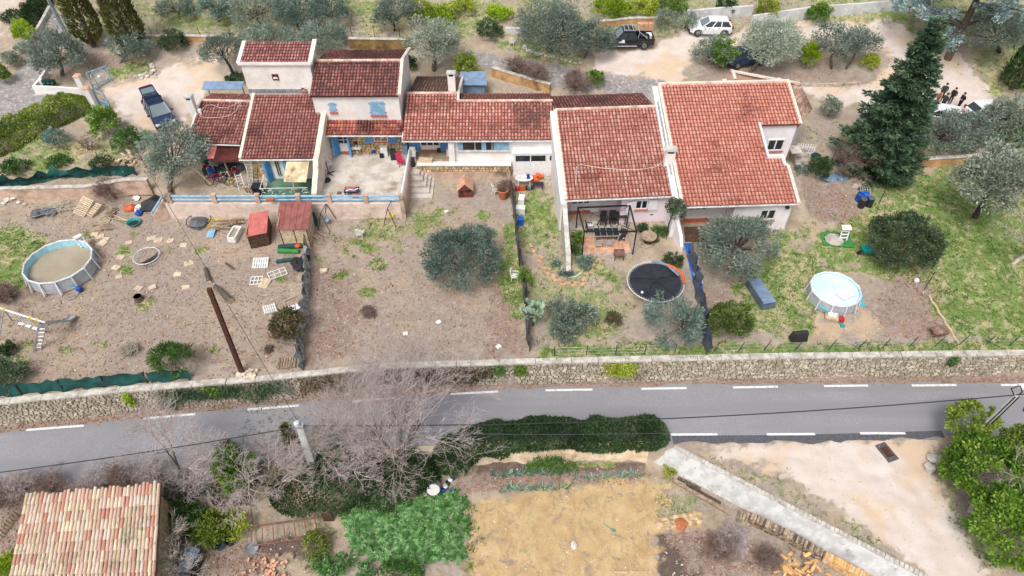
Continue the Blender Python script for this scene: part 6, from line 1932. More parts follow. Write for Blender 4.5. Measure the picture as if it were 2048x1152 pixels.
F=(np.arange(n)[:,None,None]*5+f0[None]).reshape(-1,3);stuff('pebbles',V,F,np.repeat(rs.rand(n),5),'pebble','scattered pale pebbles and rubble crumbs on the bare earth','pebbles')
# creepers hanging over the road wall
for px,w_,z_,lab,mt in((1240,2.3,1.3,'yellow-green bush growing out of the wall top below the pink house','yellow_green'),(1040,.9,.9,'green tuft growing in the wall joints','bright'),(998,.8,.8,'green creeper at the start of the clean stone wall','green'),(1902,.7,.7,'small green fern near the stained stretch of wall','green'),(423,1.2,.8,'lime creeper on the left half of the wall','bright'),(262,.6,1.2,'lime tuft on the wall under the green net','lime')):
 x=at(px,735,1.5).x if px>900 else at(px,800,1.5).x
 rs=np.random.RandomState(px);n=int(700*w_);P=np.stack([x+rs.randn(n)*w_*.22,yw(x)-.08-rs.rand(n)*.25,np.clip(2.3-rs.rand(n)**1.3*z_,.1,2.5)],1)
 V,F,v=leaves(P-np.array([x,float(yw(x)),0]),rs.randn(n,3)*.6+np.array([0,-.7,-.2]),.13,.09,rs.rand(n),rs)
 me=mesh_np('wall_creeper',V,F,v);me.materials.append(M[mt]);o=link(bpy.data.objects.new('wall_creeper',me));o.location=(x,float(yw(x)),0);setp(o,lab,'creeper')
for i,(x0_,x1_) in enumerate(((330,590),(600,760),(770,985))):
 a,b=at(x0_,780,1.2).x,at(x1_,760,1.2).x
 rs=np.random.RandomState(300+i);n=5200;X=rs.uniform(a,b,n);keep=vnoise(X*.8,X*0+i,50+i)+rs.rand(n)*.5>.55;X=X[keep];n=len(X)
 Z=np.clip(2.35-rs.rand(n)**.8*(1.1+1.1*vnoise(X*.7,X*0+9,60+i)),.05,2.5)
 P=np.stack([X,yw(X)-.08-rs.rand(n)*.22,Z],1);c=np.array([(a+b)/2,float(yw((a+b)/2)),0])
 V,F,v=leaves(P-c,rs.randn(n,3)*.6+np.array([0,-.7,-.3]),.15,.09,vnoise(X,Z,71)*.6+rs.rand(n)*.4,rs)
 me=mesh_np('wall_creeper',V,F,v);me.materials.append(M[('oak','red_green','red_green')[i]]);o=link(bpy.data.objects.new('wall_creeper',me));o.location=c;setp(o,['dull green creeper curtain on the wall left of the net fence','brownish creeper curtain on the wall under the great bare tree, left part','brownish creeper curtain on the wall under the great bare tree, right part'][i],'creeper')
# ---------------------------------------------------------------- low walls, fences, poles, cables
def wallpx(pts,hgt,th,mat,label,name='low_wall',cap=None,cat='wall',z0=None,down=.4):
 P=[gp(*q) for q in pts];n=len(P);o=thing(name,label,cat,P[0],world=True)
 D_=[(P[min(i+1,n-1)]-P[max(i-1,0)]).normalized() for i in range(n)]
 S_=[Vector((-d.y,d.x,0)).normalized()*th/2 for d in D_]
 hs=hgt if isinstance(hgt,(list,tuple)) else[hgt]*n
 m=MB();T=[P[i]+Vector((0,0,hs[i])) for i in range(n)];dn=Vector((0,0,-down))
 m.sheet([[P[i]-S_[i]+dn for i in range(n)],[T[i]-S_[i] for i in range(n)],[T[i]+S_[i] for i in range(n)],[P[i]+S_[i]+dn for i in range(n)]])
 for i in(0,n-1):m.quad(P[i]-S_[i]+dn,T[i]-S_[i],T[i]+S_[i],P[i]+S_[i]+dn)
 m.build('wall_body',M[mat],o)
 if cap:
  for i in range(n-1):
   m=MB();m.bar(T[i]+Vector((0,0,.03)),T[i+1]+Vector((0,0,.03)),th+.1,.07);m.build('coping',M[cap],o)
 return o
M['ochre_wall']=pm('ochre_bank',lin(206,168,124),lin(176,132,88),1,.95,.5,6,dirt=lin(120,96,66),dirt_amt=(.52,.68))
M['moss_wall']=pm('mossy_wall',lin(150,122,74),lin(112,92,52),1,.95,.5,8,dirt=lin(74,64,40),dirt_amt=(.5,.64))
M['streak_wall']=pm('streaked_wall',lin(214,214,212),lin(190,190,190),1,.9,.3,15,dirt=lin(120,118,116),dirt_amt=(.55,.7))
wallpx([(292,82),(380,82),(478,84)],.55,.3,'ochre_wall','low ochre wall with thin pale capping left of the tower, below the upper slope',cap='coping')
wallpx([(700,96),(760,97),(826,98)],1.0,.3,'moss_wall','mossy brown retaining wall with pale capping behind the shuttered house',cap='coping')
wallpx([(103,20),(86,52),(70,78),(56,92)],.5,.3,'coping','curved pale kerb wall along the lane in the top left corner')
wallpx([(1500,52),(1620,34),(1720,27),(1830,16)],1.1,.25,'streak_wall','long pale grey wall with dark streaks behind the parking island')
wallpx([(1372,40),(1440,34),(1502,30)],1.0,.3,'streak_wall','grey concrete wall behind the white car')
wallpx([(1200,52),(1260,46),(1325,44)],.5,.3,'ochre_wall','low ochre wall behind the black pickup',cap='coping')
wallpx([(1010,66),(1050,68)],.6,.3,'streak_wall','short grey wall beneath the big olive tree on the lane bank')
wallpx([(1806,338),(1860,332),(1925,328),(2010,318),(2080,312)],.8,.3,'ochre_wall','ochre rendered wall dividing orchard from the gravel parking',cap='coping')
wallpx([(1600,171),(1660,172),(1725,168)],.25,.25,'stone','line of pale edging stones right of the salmon roof','edging')
wallpx([(985,152),(1030,166),(1100,186)],.9,.3,'ochre_wall','ochre bank wall beside the lane behind the long low house',cap='coping')
wallpx([(-60,399),(60,396),(180,393),(270,392),(310,392)],1.05,.3,'pink_concrete','old pink garden wall below the green shade net',cap='coping')
# ---- gate
wallpx([(73,186),(125,188),(178,192)],.75,.25,'white_wall','low white wall in front of the mailboxes by the blue gate')
wallpx([(73,186),(86,170),(98,152)],.7,.25,'white_wall','short white return wall beside the mailboxes')
for px,py,hh,lab in((176,196,2.3,'tall white gate pillar with tile cap, left of the blue gate'),(191,214,2.0,'white gate pillar with tile cap beside the lime bush')):
 g=gp(px,py);o=thing('gate_pillar',lab,'pillar',g);m=MB();m.box((0,0,hh/2-.2),(.5,.5,hh+.4));m.build('shaft',M['white_wall'],o,world=False)
 m=MB();m.box((0,0,hh+.05),(.66,.66,.1),taper=.7);m.build('tile_cap',M['tile_floor'],o,world=False)
def gate(label,p,q,hgt,sun_):
 P,Q=Vector(p),Vector(q);o=thing('gate_leaf',label,'gate',P,world=True);d=(Q-P);up=Vector((0,0,hgt));b=Vector((0,0,.1))
 m=MB()
 for a,c in((P+b,P+up),(Q+b,Q+up),(P+b,Q+b),(P+up,Q+up),(P+b+up*.28,Q+b+up*.28)):m.bar(a,c,.09,.07)
 m.build('frame',M['light_blue'],o)
 if sun_:
  c=P.lerp(Q,.5)+Vector((0,0,hgt*.62));m=MB();u=d.normalized();r_=hgt*.36
  for i in range(28):
   t=2*math.pi*i/28;v=u*math.cos(t)+Vector((0,0,math.sin(t)));m.bar(c+v*.14,c+v*r_*1.05,.03,.03,up=tuple(u.cross(Vector((0,0,1)))))
  m.tube([c+(u*math.cos(t)+Vector((0,0,math.sin(t))))*r_*1.05 for t in[2*math.pi*i/24 for i in range(25)]],.03,5,cap=False)
  m.ball(c,.15,8,6);m.build('sunburst',M['white_paint'],o)
 m=MB()
 for i in range(9):a=P+d*((i+1)/10);m.bar(a+b,a+b+up*.28,.03,.03,up=(d.x,d.y,0))
 m.build('bars',M['light_blue'],o)
ga=gp(180,186);gate('open pale blue iron gate leaf with a sunburst of bars',ga+Vector((.35,.3,0)),ga+Vector((1.6,1.6,0)),1.9,True)
gb=gp(193,206);gate('open pale blue iron gate leaf half behind the lime bush',gb+Vector((.3,-.1,0)),gb+Vector((1.7,-1.0,0)),1.5,False)
for i,lab in enumerate(('dark green mailbox behind the low white wall, leftmost of three','dark green mailbox behind the low white wall, middle of three','dark green mailbox behind the low white wall, rightmost of three')):
 g=gp(95+i*8,177);o=thing('mailbox',lab,'mailbox',g,0,'mailboxes by the gate');m=MB();m.box((0,.1,.55),(.3,.4,.4));m.box((0,.1,.78),(.34,.44,.06));m.box((0,.1,.15),(.08,.08,.5));m.build('box',M['green_plastic'],o,world=False)
 m=MB();m.box((0,-.105,.62),(.2,.02,.05));m.build('slot',M['galv'],o,world=False)
o=thing('meter_box','white meter box beside the dark green mailboxes','box',gp(86,175));m=MB();m.box((0,.1,.4),(.4,.3,.8));m.build('case',M['white_paint'],o,world=False);m=MB();m.box((0,-.06,.45),(.3,.02,.5));m.build('door',M['white_plastic'],o,world=False)

def pole(name,label,base,top,r0,r1,mat,sq=False,cat='utility pole'):
 b=gp(*base);t=aty(*top,b.y) if not hasattr(top,'x') else top
 o=thing(name,label,cat,b,world=True);m=MB();b2=b-Vector((0,0,.3))
 if sq:
  d=t-b2;V=[]
  for p,r in((b2,r0),(t,r1)):V+=[p+Vector((i*r,j*r*.8,0)) for i,j in((-1,-1),(1,-1),(1,1),(-1,1))]
  m.add(V,[(0,1,5,4),(1,2,6,5),(2,3,7,6),(3,0,4,7),(4,5,6,7)])
 else:m.tube([b2,t],[r0,r1],10)
 m.build('shaft',M[mat],o);return o,b,t
PA,_,ta=pole('utility_pole','tall pale grey utility pole rising past the top edge beside the cypress',(134,72),(86,-22),.17,.11,'galv',True)
m=MB();g=gp(134,72);m.bar(g+Vector((.0,-.2,0)),ta+Vector((0,-.13,0)),.05,.04);m.build('cable_duct',M['light_blue'],PA)
PB,bB,tB=pole('utility_pole','square grey concrete utility pole standing among shrubs below the road',(630,944),(600,850),.25,.19,'concrete_grey',True)
m=MB();m.box((tB.x,tB.y-.1,tB.z+.08),(.5,.3,.22));m.build('bracket',M['galv'],PB)
m=MB();m.lathe((tB.x-.1,tB.y-.1,tB.z+.15),[(.0,.3),(.16,.26),(.19,.05),(.1,0),(0,0)],10);m.build('lamp_head',M['lamp_clear'],PB)
bC=gp(1925,892);tC=aty(2032,790,bC.y-.2)
PC,_,_=pole('utility_pole','leaning grey utility pole with black cables at the right edge below the road',(1925,892),tC,.17,.12,'concrete_grey')
m=MB()
for k in(-.11,.11):m.tube([bC+Vector((k,-.16,.2)),bC.lerp(tC,.5)+Vector((k*1.1,-.17,0)),tC+Vector((k,-.14,0))],.035,5)
a=tC;m.tube([a+Vector((-.1,0,0)),a+Vector((-.5,.1,.5)),a+Vector((-.1,.1,.75)),a+Vector((.2,0,.3)),a+Vector((.1,0,-.2))],.04,5);m.tube([a,a+Vector((.5,0,.1)),a+Vector((.8,-.2,-.6)),a+Vector((.9,-.3,-1.2))],.04,5)
m.build('cable',M['black'],PC)
m=MB();m.box((a.x+.35,a.y+.3,a.z+.4),(.5,.3,.2));m.build('lamp_head',M['white_paint'],PC)
pole('steel_post','leaning rusty brown steel post standing at the wall in the left garden',(484,746),(418,577),.14,.12,'rust',True,'post')
g=gp(486,748);o=MB();r=random.Random(5)
for i in range(14):o.box((g.x+r.uniform(-.3,.9),g.y+r.uniform(-.3,.3),g.z+.08),(r.uniform(.15,.35),)*2+(.2,),r.uniform(0,3),r.uniform(-.3,.3))
setp(o.build('rubble_heap',M['stone']),'little heap of pale rubble at the foot of the brown steel post','rubble')
def cable(label,p,q,sag,r=.025,mat='black',n=18):
 m=MB();p,q=Vector(p),Vector(q)
 m.tube([p.lerp(q,i/n)-Vector((0,0,sag*4*(i/n)*(1-i/n))) for i in range(n+1)],r,5)
 setp(m.build('overhead_cable',M[mat]),label,'cable')
cable('thick black cable over the road between concrete pole and leaning pole',tB+Vector((.1,0,-.1)),tC,.9,.035)
cable('thick black cable over the road running left from the concrete pole',tB+Vector((-.1,0,-.15)),Vector(at(-60,952,2.6)),.25,.035)
cable('thin black cable running up the slope from the concrete pole to the top left pole',tB+Vector((-.05,.05,.1)),ta+Vector((0,0,-1.0)),.9,.018)
cable('thin pale wire over the dark ivy hedge',tB+Vector((.1,0,-.5)),Vector(at(1345,866,2.2)),.3,.010,'cover_grey')
q=at(440,372,6);cable('pale rope stretched down from the grey olive to the salmon roofed hutch',Vector(at(392,340,6.2)),Vector(gp(500,452))+Vector((0,0,1.2)),.2,.018,'wood_pale')

def net_fence(pts,hgt,mat,label,posts=True,name='net_fence',wob=.12,seed=1,post='rust',lean=0,step=.35,top_j=.12,every=2.6):
 r=random.Random(seed);P=[gp(*q) if not hasattr(q,'x') else q for q in pts];o=thing(name,label,'fence',P[0],world=True)
 L=[0]
 for a,b in zip(P[:-1],P[1:]):L.append(L[-1]+(b-a).length)
 def along(s):
  for i in range(len(P)-1):
   if s<=L[i+1] or i==len(P)-2:
    d=(P[i+1]-P[i]);k=(s-L[i])/max(1e-6,L[i+1]-L[i]);p=P[i]+d*k;p.z=hz(p.x,p.y);dd=d.normalized();return p,Vector((-dd.y,dd.x,0)).normalized()
 n=max(3,int(L[-1]/step));rows=[[],[],[],[]];back=[]
 for i in range(n+1):
  p,s=along(L[-1]*i/n);hh=hgt*(1+r.uniform(-top_j,top_j));ph=r.uniform(-1,1)
  for k in range(4):rows[k].append(p+s*(r.uniform(-wob,wob)+lean*k/3)+Vector((0,0,hh*(k/3)+.02)))
 m=MB();m.sheet(rows);off=Vector((0,0,0))
 m.sheet([[q+along(L[-1]*i/n)[1]*.03 for i,q in enumerate(R_)] for R_ in rows[::-1]])
 m.build('net',M[mat],o,smooth=True)
 if posts:
  s_=0
  while s_<=L[-1]:
   p,s=along(s_);m=MB();m.tube([p-Vector((0,0,.2)),p+s*lean*.8+Vector((r.uniform(-.05,.05),0,hgt*1.08))],.04,6);m.build('post',M[post],o);s_+=every
 return o
yo=.55
net_fence([Vector((at(px,790,2.4).x,float(yw(at(px,790,2.4).x))+yo,2.3)) for px in(-40,60,150,285)],1.0,'net_green','dark green shade net fence along the wall top, left stretch',seed=3,lean=.1)
net_fence([Vector((at(px,780,2.4).x,float(yw(at(px,780,2.4).x))+yo,2.3)) for px in(296,335,372)],.95,'net_green','dark green shade net fence along the wall top, short right stretch',seed=4,lean=.1)
net_fence([(-40,376),(40,372),(110,358),(190,352),(275,350)],1.0,'net_green','drooping dark green shade net hung above the old pink wall',seed=5,wob=.3,top_j=.35,lean=-.2,step=.5)
net_fence([(1022,396),(1030,460),(1036,520),(1046,560)],1.7,'net_grey','dark grey net fence beside the white annex garden, upper stretch',seed=6,wob=.06,step=.6)
net_fence([(1048,575),(1052,640),(1058,705)],1.3,'net_grey','slumped grey net fence by the prickly pear, lower stretch',seed=7,wob=.16,step=.5)
net_fence([(617,500),(616,560),(612,630),(606,690),(602,742)],1.5,'net_pale','torn pale and black net fence dividing left and middle gardens',seed=8,wob=.22,step=.4,top_j=.2)
net_fence([(1376,512),(1386,560),(1398,620),(1408,690),(1412,712)],1.5,'cover_grey','slack dark grey net fence between pink and salmon house gardens',seed=9,wob=.2,step=.5,lean=.1)
def wire_fence(name,label,pts,hgt,post='green_plastic',lean=(0,0),r=.03,wires=3,seed=1):
 rr=random.Random(seed);P=[gp(*q) for q in pts];o=thing(name,label,'fence',P[0],world=True);T=[]
 for p in P:
  t=p+Vector((lean[0]+rr.uniform(-.08,.08),lean[1]+rr.uniform(-.06,.06),hgt));T.append(t);m=MB();m.tube([p-Vector((0,0,.2)),t],r,6);m.build('post',M[post],o)
 m=MB()
 for k in range(wires):
  f=(k+.6)/wires
  for i in range(len(P)-1):m.tube([P[i].lerp(T[i],f),P[i].lerp(P[i+1],.5).lerp(T[i].lerp(T[i+1],.5),f)-Vector((0,0,.03)),P[i+1].lerp(T[i+1],f)],.007,3,cap=False)
 m.build('wire',M['galv'],o)
wire_fence('wire_fence','dark wire fence with green posts along the wall below the pink house',[(1110,712),(1172,710),(1231,709),(1289,708),(1350,706)],1.0)
wire_fence('wire_fence','sagging dark wire fence with leaning posts along the wall below the lawn',[(1424,706),(1475,704),(1525,702),(1587,702),(1655,700),(1714,698),(1762,697),(1817,694),(1868,693),(1917,690),(1970,690),(2017,691),(2060,690)],1.0,lean=(.3,.05),seed=2)
wire_fence('wire_fence','thin wire fence on the dry slope behind the shuttered house',[(705,76),(750,76),(800,78)],1.3,'rust',seed=3)
wire_fence('wire_fence','thin wire fence above the low ochre wall at the top left',[(305,72),(352,72),(402,73),(460,72)],1.0,'rust',seed=4)
wire_fence('wire_fence','thin wire fence among the olives below the gravel parking',[(1840,310),(1900,302),(1965,292),(2030,285)],1.4,'green_plastic',(.15,0),seed=5)
o=MB();A_,B_=gp(1857,592),gp(1915,686);o.tube([A_.lerp(B_,i/8)+Vector((.04*(-1)**i,0,.06)) for i in range(9)],.08,6);setp(o.build('log_edging',M['wood_pale']),'long pale timber edging lying diagonally on the right lawn','timber')
for px,py,dx,dy,lab in((1848,580,.5,.6,'dark green metal stake leaning at the top of the pale timber edging'),(1757,408,.35,.5,'thin dark metal stake leaning beside the blue barrels'),(1663,322,.2,.3,'thin dark stake by the fir tree and leafless shrub')):
 g=gp(px,py);o=MB();o.tube([g-Vector((0,0,.1)),g+Vector((dx,dy,1.3))],.03,6);setp(o.build('stake',M['green_plastic']),lab,'stake')

# ---------------------------------------------------------------- vehicles (length along x, nose at +x)
def wheel(par,x,y,r,w=.2):
 m=MB();s=1 if y>0 else-1
 prof=[(r*.62,-w/2),(r*.93,-w/2),(r,-w*.3),(r,w*.3),(r*.93,w/2),(r*.62,w/2)]
 n=18;V=[(x+a*math.cos(2*math.pi*k/n),y+b,r+a*math.sin(2*math.pi*k/n)) for a,b in prof for k in range(n)]
 m.add(V,[(i*n+k,i*n+(k+1)%n,(i+1)*n+(k+1)%n,(i+1)*n+k) for i in range(5) for k in range(n)])
 t=m.build('wheel',M['tyre'],par,world=False)
 m=MB();c=(x,y+s*w*.42,r)
 for k in range(5):
  a=2*math.pi*k/5;m.bar((x,c[1],r),(x+math.cos(a)*r*.6,c[1],r+math.sin(a)*r*.6),.09,.04,up=(0,1,0))
 m.tube([(x+math.cos(2*math.pi*k/16)*r*.6,c[1],r+math.sin(2*math.pi*k/16)*r*.6) for k in range(17)],.035,5,cap=False)
 m.build('rim',M['rim'],t,world=False)
 m=MB();V=[(x+math.cos(2*math.pi*k/16)*r*.6,y+s*w*.2,r+math.sin(2*math.pi*k/16)*r*.6) for k in range(16)];m.add(V,[tuple(range(16))]);m.build('brake_disc',M['black_metal'],t,world=False)
def loftbody(par,st,mat,name='body'):
 m=MB();n=8;V=[]
 for x,zb,zs,zt,hb,hs,ht in st:V+=[(x,-hb,zb),(x,-hs,zb+(zs-zb)*.35),(x,-hs,zs),(x,-ht,zt),(x,ht,zt),(x,hs,zs),(x,hs,zb+(zs-zb)*.35),(x,hb,zb)]
 F=[(i*n+k,(i+1)*n+k,(i+1)*n+(k+1)%n,i*n+(k+1)%n) for i in range(len(st)-1) for k in range(n)]
 F+=[tuple(range(n)),tuple((len(st)-1)*n+k for k in range(n))[::-1]]
 m.add(V,F);o=m.build(name,mat,par,world=False)
 b=o.modifiers.new('bevel','BEVEL');b.width=.05;b.segments=2;b.limit_method='ANGLE';b.angle_limit=R(28)
 for p in o.data.polygons:p.use_smooth=True
 return o
def cabin(par,xb,xr,zb,zr,hb,hr,paint,glass,side_split):
 """xb: rear/front at the belt, xr at the roof; returns roof"""
 m=MB();V=[(x,s*hb,zb) for x in xb for s in(-1,1)]+[(x,s*hr,zr) for x in xr for s in(-1,1)]
 for f in((0,2,6,4),(1,5,7,3)):g=MB();g.add([V[i] for i in f],[(0,1,2,3)]);g.build('side_window',glass,par,world=False)
 g=MB();g.add([V[i] for i in(2,3,7,6)],[(0,1,2,3)]);g.build('windscreen',M['screen_glass'],par,world=False)
 g=MB();g.add([V[i] for i in(0,4,5,1)],[(0,1,2,3)]);g.build('rear_window',glass,par,world=False)
 m=MB();e=.025
 for s in(-1,1):
  for k in(0,1):m.bar((xb[k],s*(hb+.0),zb-.02),(xr[k],s*(hr+.0),zr),.09,.07,up=(0,s,.3))
  for f in side_split:
   a=xb[0]+(xb[1]-xb[0])*f;b=xr[0]+(xr[1]-xr[0])*f;m.bar((a,s*(hb+.012),zb),(b,s*(hr+.012),zr),.09,.04,up=(0,s,.3))
 m.build('pillars',paint,par,world=False)
 m=MB();x0,x1=xr;xm=(x0+x1)/2
 rows=[[(x0-.03,-hr-.03,zr-.01),(x0-.03,0,zr+.0),(x0-.03,hr+.03,zr-.01)],[(x0+.15,-hr-.03,zr+.03),(x0+.15,0,zr+.075),(x0+.15,hr+.03,zr+.03)],[(xm,-hr-.04,zr+.04),(xm,0,zr+.1),(xm,hr+.04,zr+.04)],[(x1-.12,-hr-.03,zr+.03),(x1-.12,0,zr+.07),(x1-.12,hr+.03,zr+.03)],[(x1+.03,-hr-.02,zr-.02),(x1+.03,0,zr-.01),(x1+.03,hr+.02,zr-.02)]]
 m.sheet(rows);m.sheet([[(x,y,z-.05) for x,y,z in r_][::-1] for r_ in rows])
 return m.build('roof',paint,par,smooth=True,world=False)
def handles_lights(par,L,W_,zl,paint,tail=True,zf=None):
 zf=zf or zl;h2=L/2
 for s in(-1,1):
  m=MB();m.box((h2-.16,s*(W_/2-.24),zf),(.3,.34,.14),rz=-s*.35);m.build('headlight',M['lamp_clear'],par,world=False)
  if tail:m=MB();m.box((-h2+.05,s*(W_/2-.12),zl+.08),(.14,.2,.3));m.build('tail_light',M['lamp_red'],par,world=False)
  m=MB();m.box((L*.17,s*(W_/2+.1),1.05),(.14,.2,.13));m.build('mirror',paint,par,world=False)
  m=MB()
  for x in(-L*.16,L*.06):m.box((x,s*(W_/2+.005),.9),(.16,.03,.035))
  m.build('door_handle',M['black_metal'],par,world=False)
  m=MB()
  for x in(-L*.26,-L*.04,L*.19):m.box((x,s*(W_/2-.0),.68),(.014,.012,.5))
  m.build('door_seam',M['black'],par,world=False)
def arches(par,xs,y,r):
 for x in xs:
  for s in(-1,1):
   m=MB();m.tube([(x+math.cos(t)*(r+.06),s*y,r+math.sin(t)*(r+.06)) for t in[math.pi*k/10 for k in range(11)]],.045,5);m.build('wheel_arch',M['black'],par,world=False)
def suv(label,loc,rz,paint,name='parked_car',L=4.2,W_=1.78,H_=1.56,tail=True,rails=False,openback=False):
 o=thing(name,label,'car',loc,rz);h2=L/2;w=W_/2
 loftbody(o,[(-h2,.42,.78,.95,w*.82,w*.86,w*.8),(-h2+.22,.32,.82,1.02,w*.94,w*.97,w*.88),(-L*.2,.26,.84,1.0,w,w,w*.9),(L*.1,.26,.82,.98,w,w,w*.9),(L*.25,.28,.78,.96,w,w,w*.86),(h2-.3,.32,.70,.84,w*.95,w*.96,w*.78),(h2,.40,.62,.68,w*.72,w*.76,w*.62)],paint)
 cabin(o,(-h2+.12,L*.24),(-h2+.52,L*.06),.97,H_-.08,w*.89,w*.70,paint,M['car_glass'],(.36,.66))
 for x in(-L*.31,L*.31):
  for s in(-1,1):wheel(o,x,s*(w-.1),.34)
 arches(o,(-L*.31,L*.31),w-.01,.34);handles_lights(o,L,W_,.86,paint,tail,.70)
 m=MB();m.box((h2-.03,0,.42),(.1,W_*.66,.2));m.build('grille',M['black'],o,world=False)
 for x in(-h2+.01,h2-.01):m=MB();m.box((x,0,.34),(.12,W_*.72,.16));m.build('bumper',M['black'],o,world=False)
 m=MB();m.box((h2+.035,0,.5),(.02,.46,.1));m.build('number_plate',M['white_paint'],o,world=False)
 if rails:
  for s in(-1,1):m=MB();m.bar((-h2+.7,s*.55,H_+.06),(L*.05,s*.55,H_+.06),.05,.05);m.build('roof_rail',M['black_metal'],o,world=False)
  for x in(-.9,0):m=MB();m.bar((x,-.62,H_+.1),(x,.62,H_+.1),.07,.04);m.build('roof_bar',M['black_metal'],o,world=False)
 if openback:
  m=MB();m.slab([(-h2+.5,-.66,H_-.02),(-h2+.5,.66,H_-.02),(-h2-.45,.62,H_+.28),(-h2-.45,-.62,H_+.28)],.05);t=m.build('tailgate',paint,o,world=False)
  m=MB();m.slab([(-h2+.4,-.55,H_+.035),(-h2+.4,.55,H_+.035),(-h2-.2,.52,H_+.225),(-h2-.2,-.52,H_+.225)],.02);m.build('tailgate_window',M['screen_glass'],t,world=False)
  m=MB();m.box((-h2-.43,0,H_+.31),(.08,1.1,.05));m.build('brake_light',M['lamp_red'],t,world=False)
 return o
def heading(p,q):d=q-p;return math.atan2(d.y,d.x)
a,b=gp(1458,78),gp(1384,76);c=gp(1418,66)
suv('white compact car with black window band parked at the pale wall',c,heading(a,b),M['car_white'],L=4.2)
a,b=gp(305,205),gp(340,262)
suv('dark navy estate car with raised tailgate in the earth driveway',gp(324,238),heading(a,b),M['car_navy'],L=4.6,W_=1.85,H_=1.75,rails=True,openback=True)
suv('lime yellow and white car half hidden behind the fir and olives',gp(1868,243),R(160),M['car_white'],L=4.3)
o=bpy.context.scene.objects.get('parked_car.002');m=MB();m.box((1.75,0,.62),(.7,1.5,.3));m.box((1.4,.86,.6),(1.2,.06,.3));m.box((1.4,-.86,.6),(1.2,.06,.3));m.build('lime_panel',M['car_lime'],o,world=False)
suv('white car half hidden behind the silver olive on the right',gp(1972,235),R(10),M['car_white'],L=4.2)
suv('dark car hidden behind the silver olive of the parking island',gp(1490,126),R(15),M['car_navy'],L=4.3)
def pickup(label,loc,rz):
 paint=M['car_black'];L,W_,H_=5.2,1.85,1.76;w=W_/2;o=thing('pickup_truck',label,'pickup truck',loc,rz);h2=L/2
 loftbody(o,[(-.95,.45,.95,1.08,w,w,w*.95),(L*.12,.45,.95,1.1,w,w,w*.95),(L*.26,.45,.95,1.08,w,w,w*.9),(h2-.25,.48,.9,1.0,w*.96,w*.98,w*.85),(h2,.5,.78,.84,w*.82,w*.84,w*.74)],paint)
 cabin(o,(-.93,L*.22),(-.62,L*.10),1.08,H_-.06,w*.93,w*.76,paint,M['car_glass'],(.5,))
 m=MB()
 for s in(-1,1):m.box((-h2+.83,s*(w-.05),.78),(1.66,.1,.62))
 m.box((-h2+.04,0,.78),(.08,W_-.1,.6));m.box((-h2+.85,0,.55),(1.6,W_-.2,.1));m.build('cargo_bed',paint,o,world=False)
 for x in(-h2+.95,h2-.95):
  for s in(-1,1):wheel(o,x,s*(w-.12),.39,.25)
 arches(o,(-h2+.95,h2-.95),w+.0,.39);handles_lights(o,L,W_,.86,paint,True,.84)
 m=MB()
 for s in(-1,1):m.tube([(-.95,s*.78,1.1),(-1.05,s*.72,1.7),(-1.9,s*.80,1.12)],.04,6)
 m.tube([(-1.05,-.72,1.7),(-1.05,.72,1.7)],.04,6);m.build('roll_bar',M['alu'],o,world=False)
 for s in(-1,1):m=MB();m.bar((-.6,s*.6,H_+.1),(.5,s*.6,H_+.1),.05,.06);m.build('roof_rail',M['alu'],o,world=False)
 for x in(-.45,.0,.4):m=MB();m.bar((x,-.62,H_+.13),(x,.62,H_+.13),.06,.03);m.build('roof_bar',M['alu'],o,world=False)
 for s in(-1,1):m=MB();m.bar((-.9,s*(w+.06),.42),(1.3,s*(w+.06),.42),.14,.05);m.build('side_step',M['alu'],o,world=False)
 for s in(-1,1):
  m=MB();m.box((.62,s*(w+.006),.82),(.6,.012,.2));m.box((.5,s*(w+.008),.98),(.24,.012,.14));m.build('door_emblem',M['white_paint'],o,world=False)
 m=MB();m.tube([(-1.75+.32*math.cos(t),.3+.0,1.0+.32*math.sin(t)) for t in[2*math.pi*k/16 for k in range(17)]],.12,8,cap=False);setp(m.build('spare_tyre',M['tyre'],o,world=False))
 m=MB();m.box((-2.2,-.2,.85),(.5,.7,.5));m.build('load',M['white_plastic'],o,world=False)
 return o
a,b=gp(1292,96),gp(1214,97)
pickup('black pickup truck with roof bars and a tyre in its bed, parked on gravel',gp(1252,91),heading(a,b))
for i,lab in enumerate(('pinkish stone block behind the pickup, leftmost of three','pinkish stone block behind the pickup, middle of three','pinkish stone block behind the pickup, rightmost of three')):
 g=gp(1279+11*i,59);m=MB();m.box(g+Vector((0,0,.3)),(.55,.5,.75),rx=.04,taper=.94);setp(m.build('stone_block',M['tile_floor']),lab,'stone block','pink blocks behind the pickup')

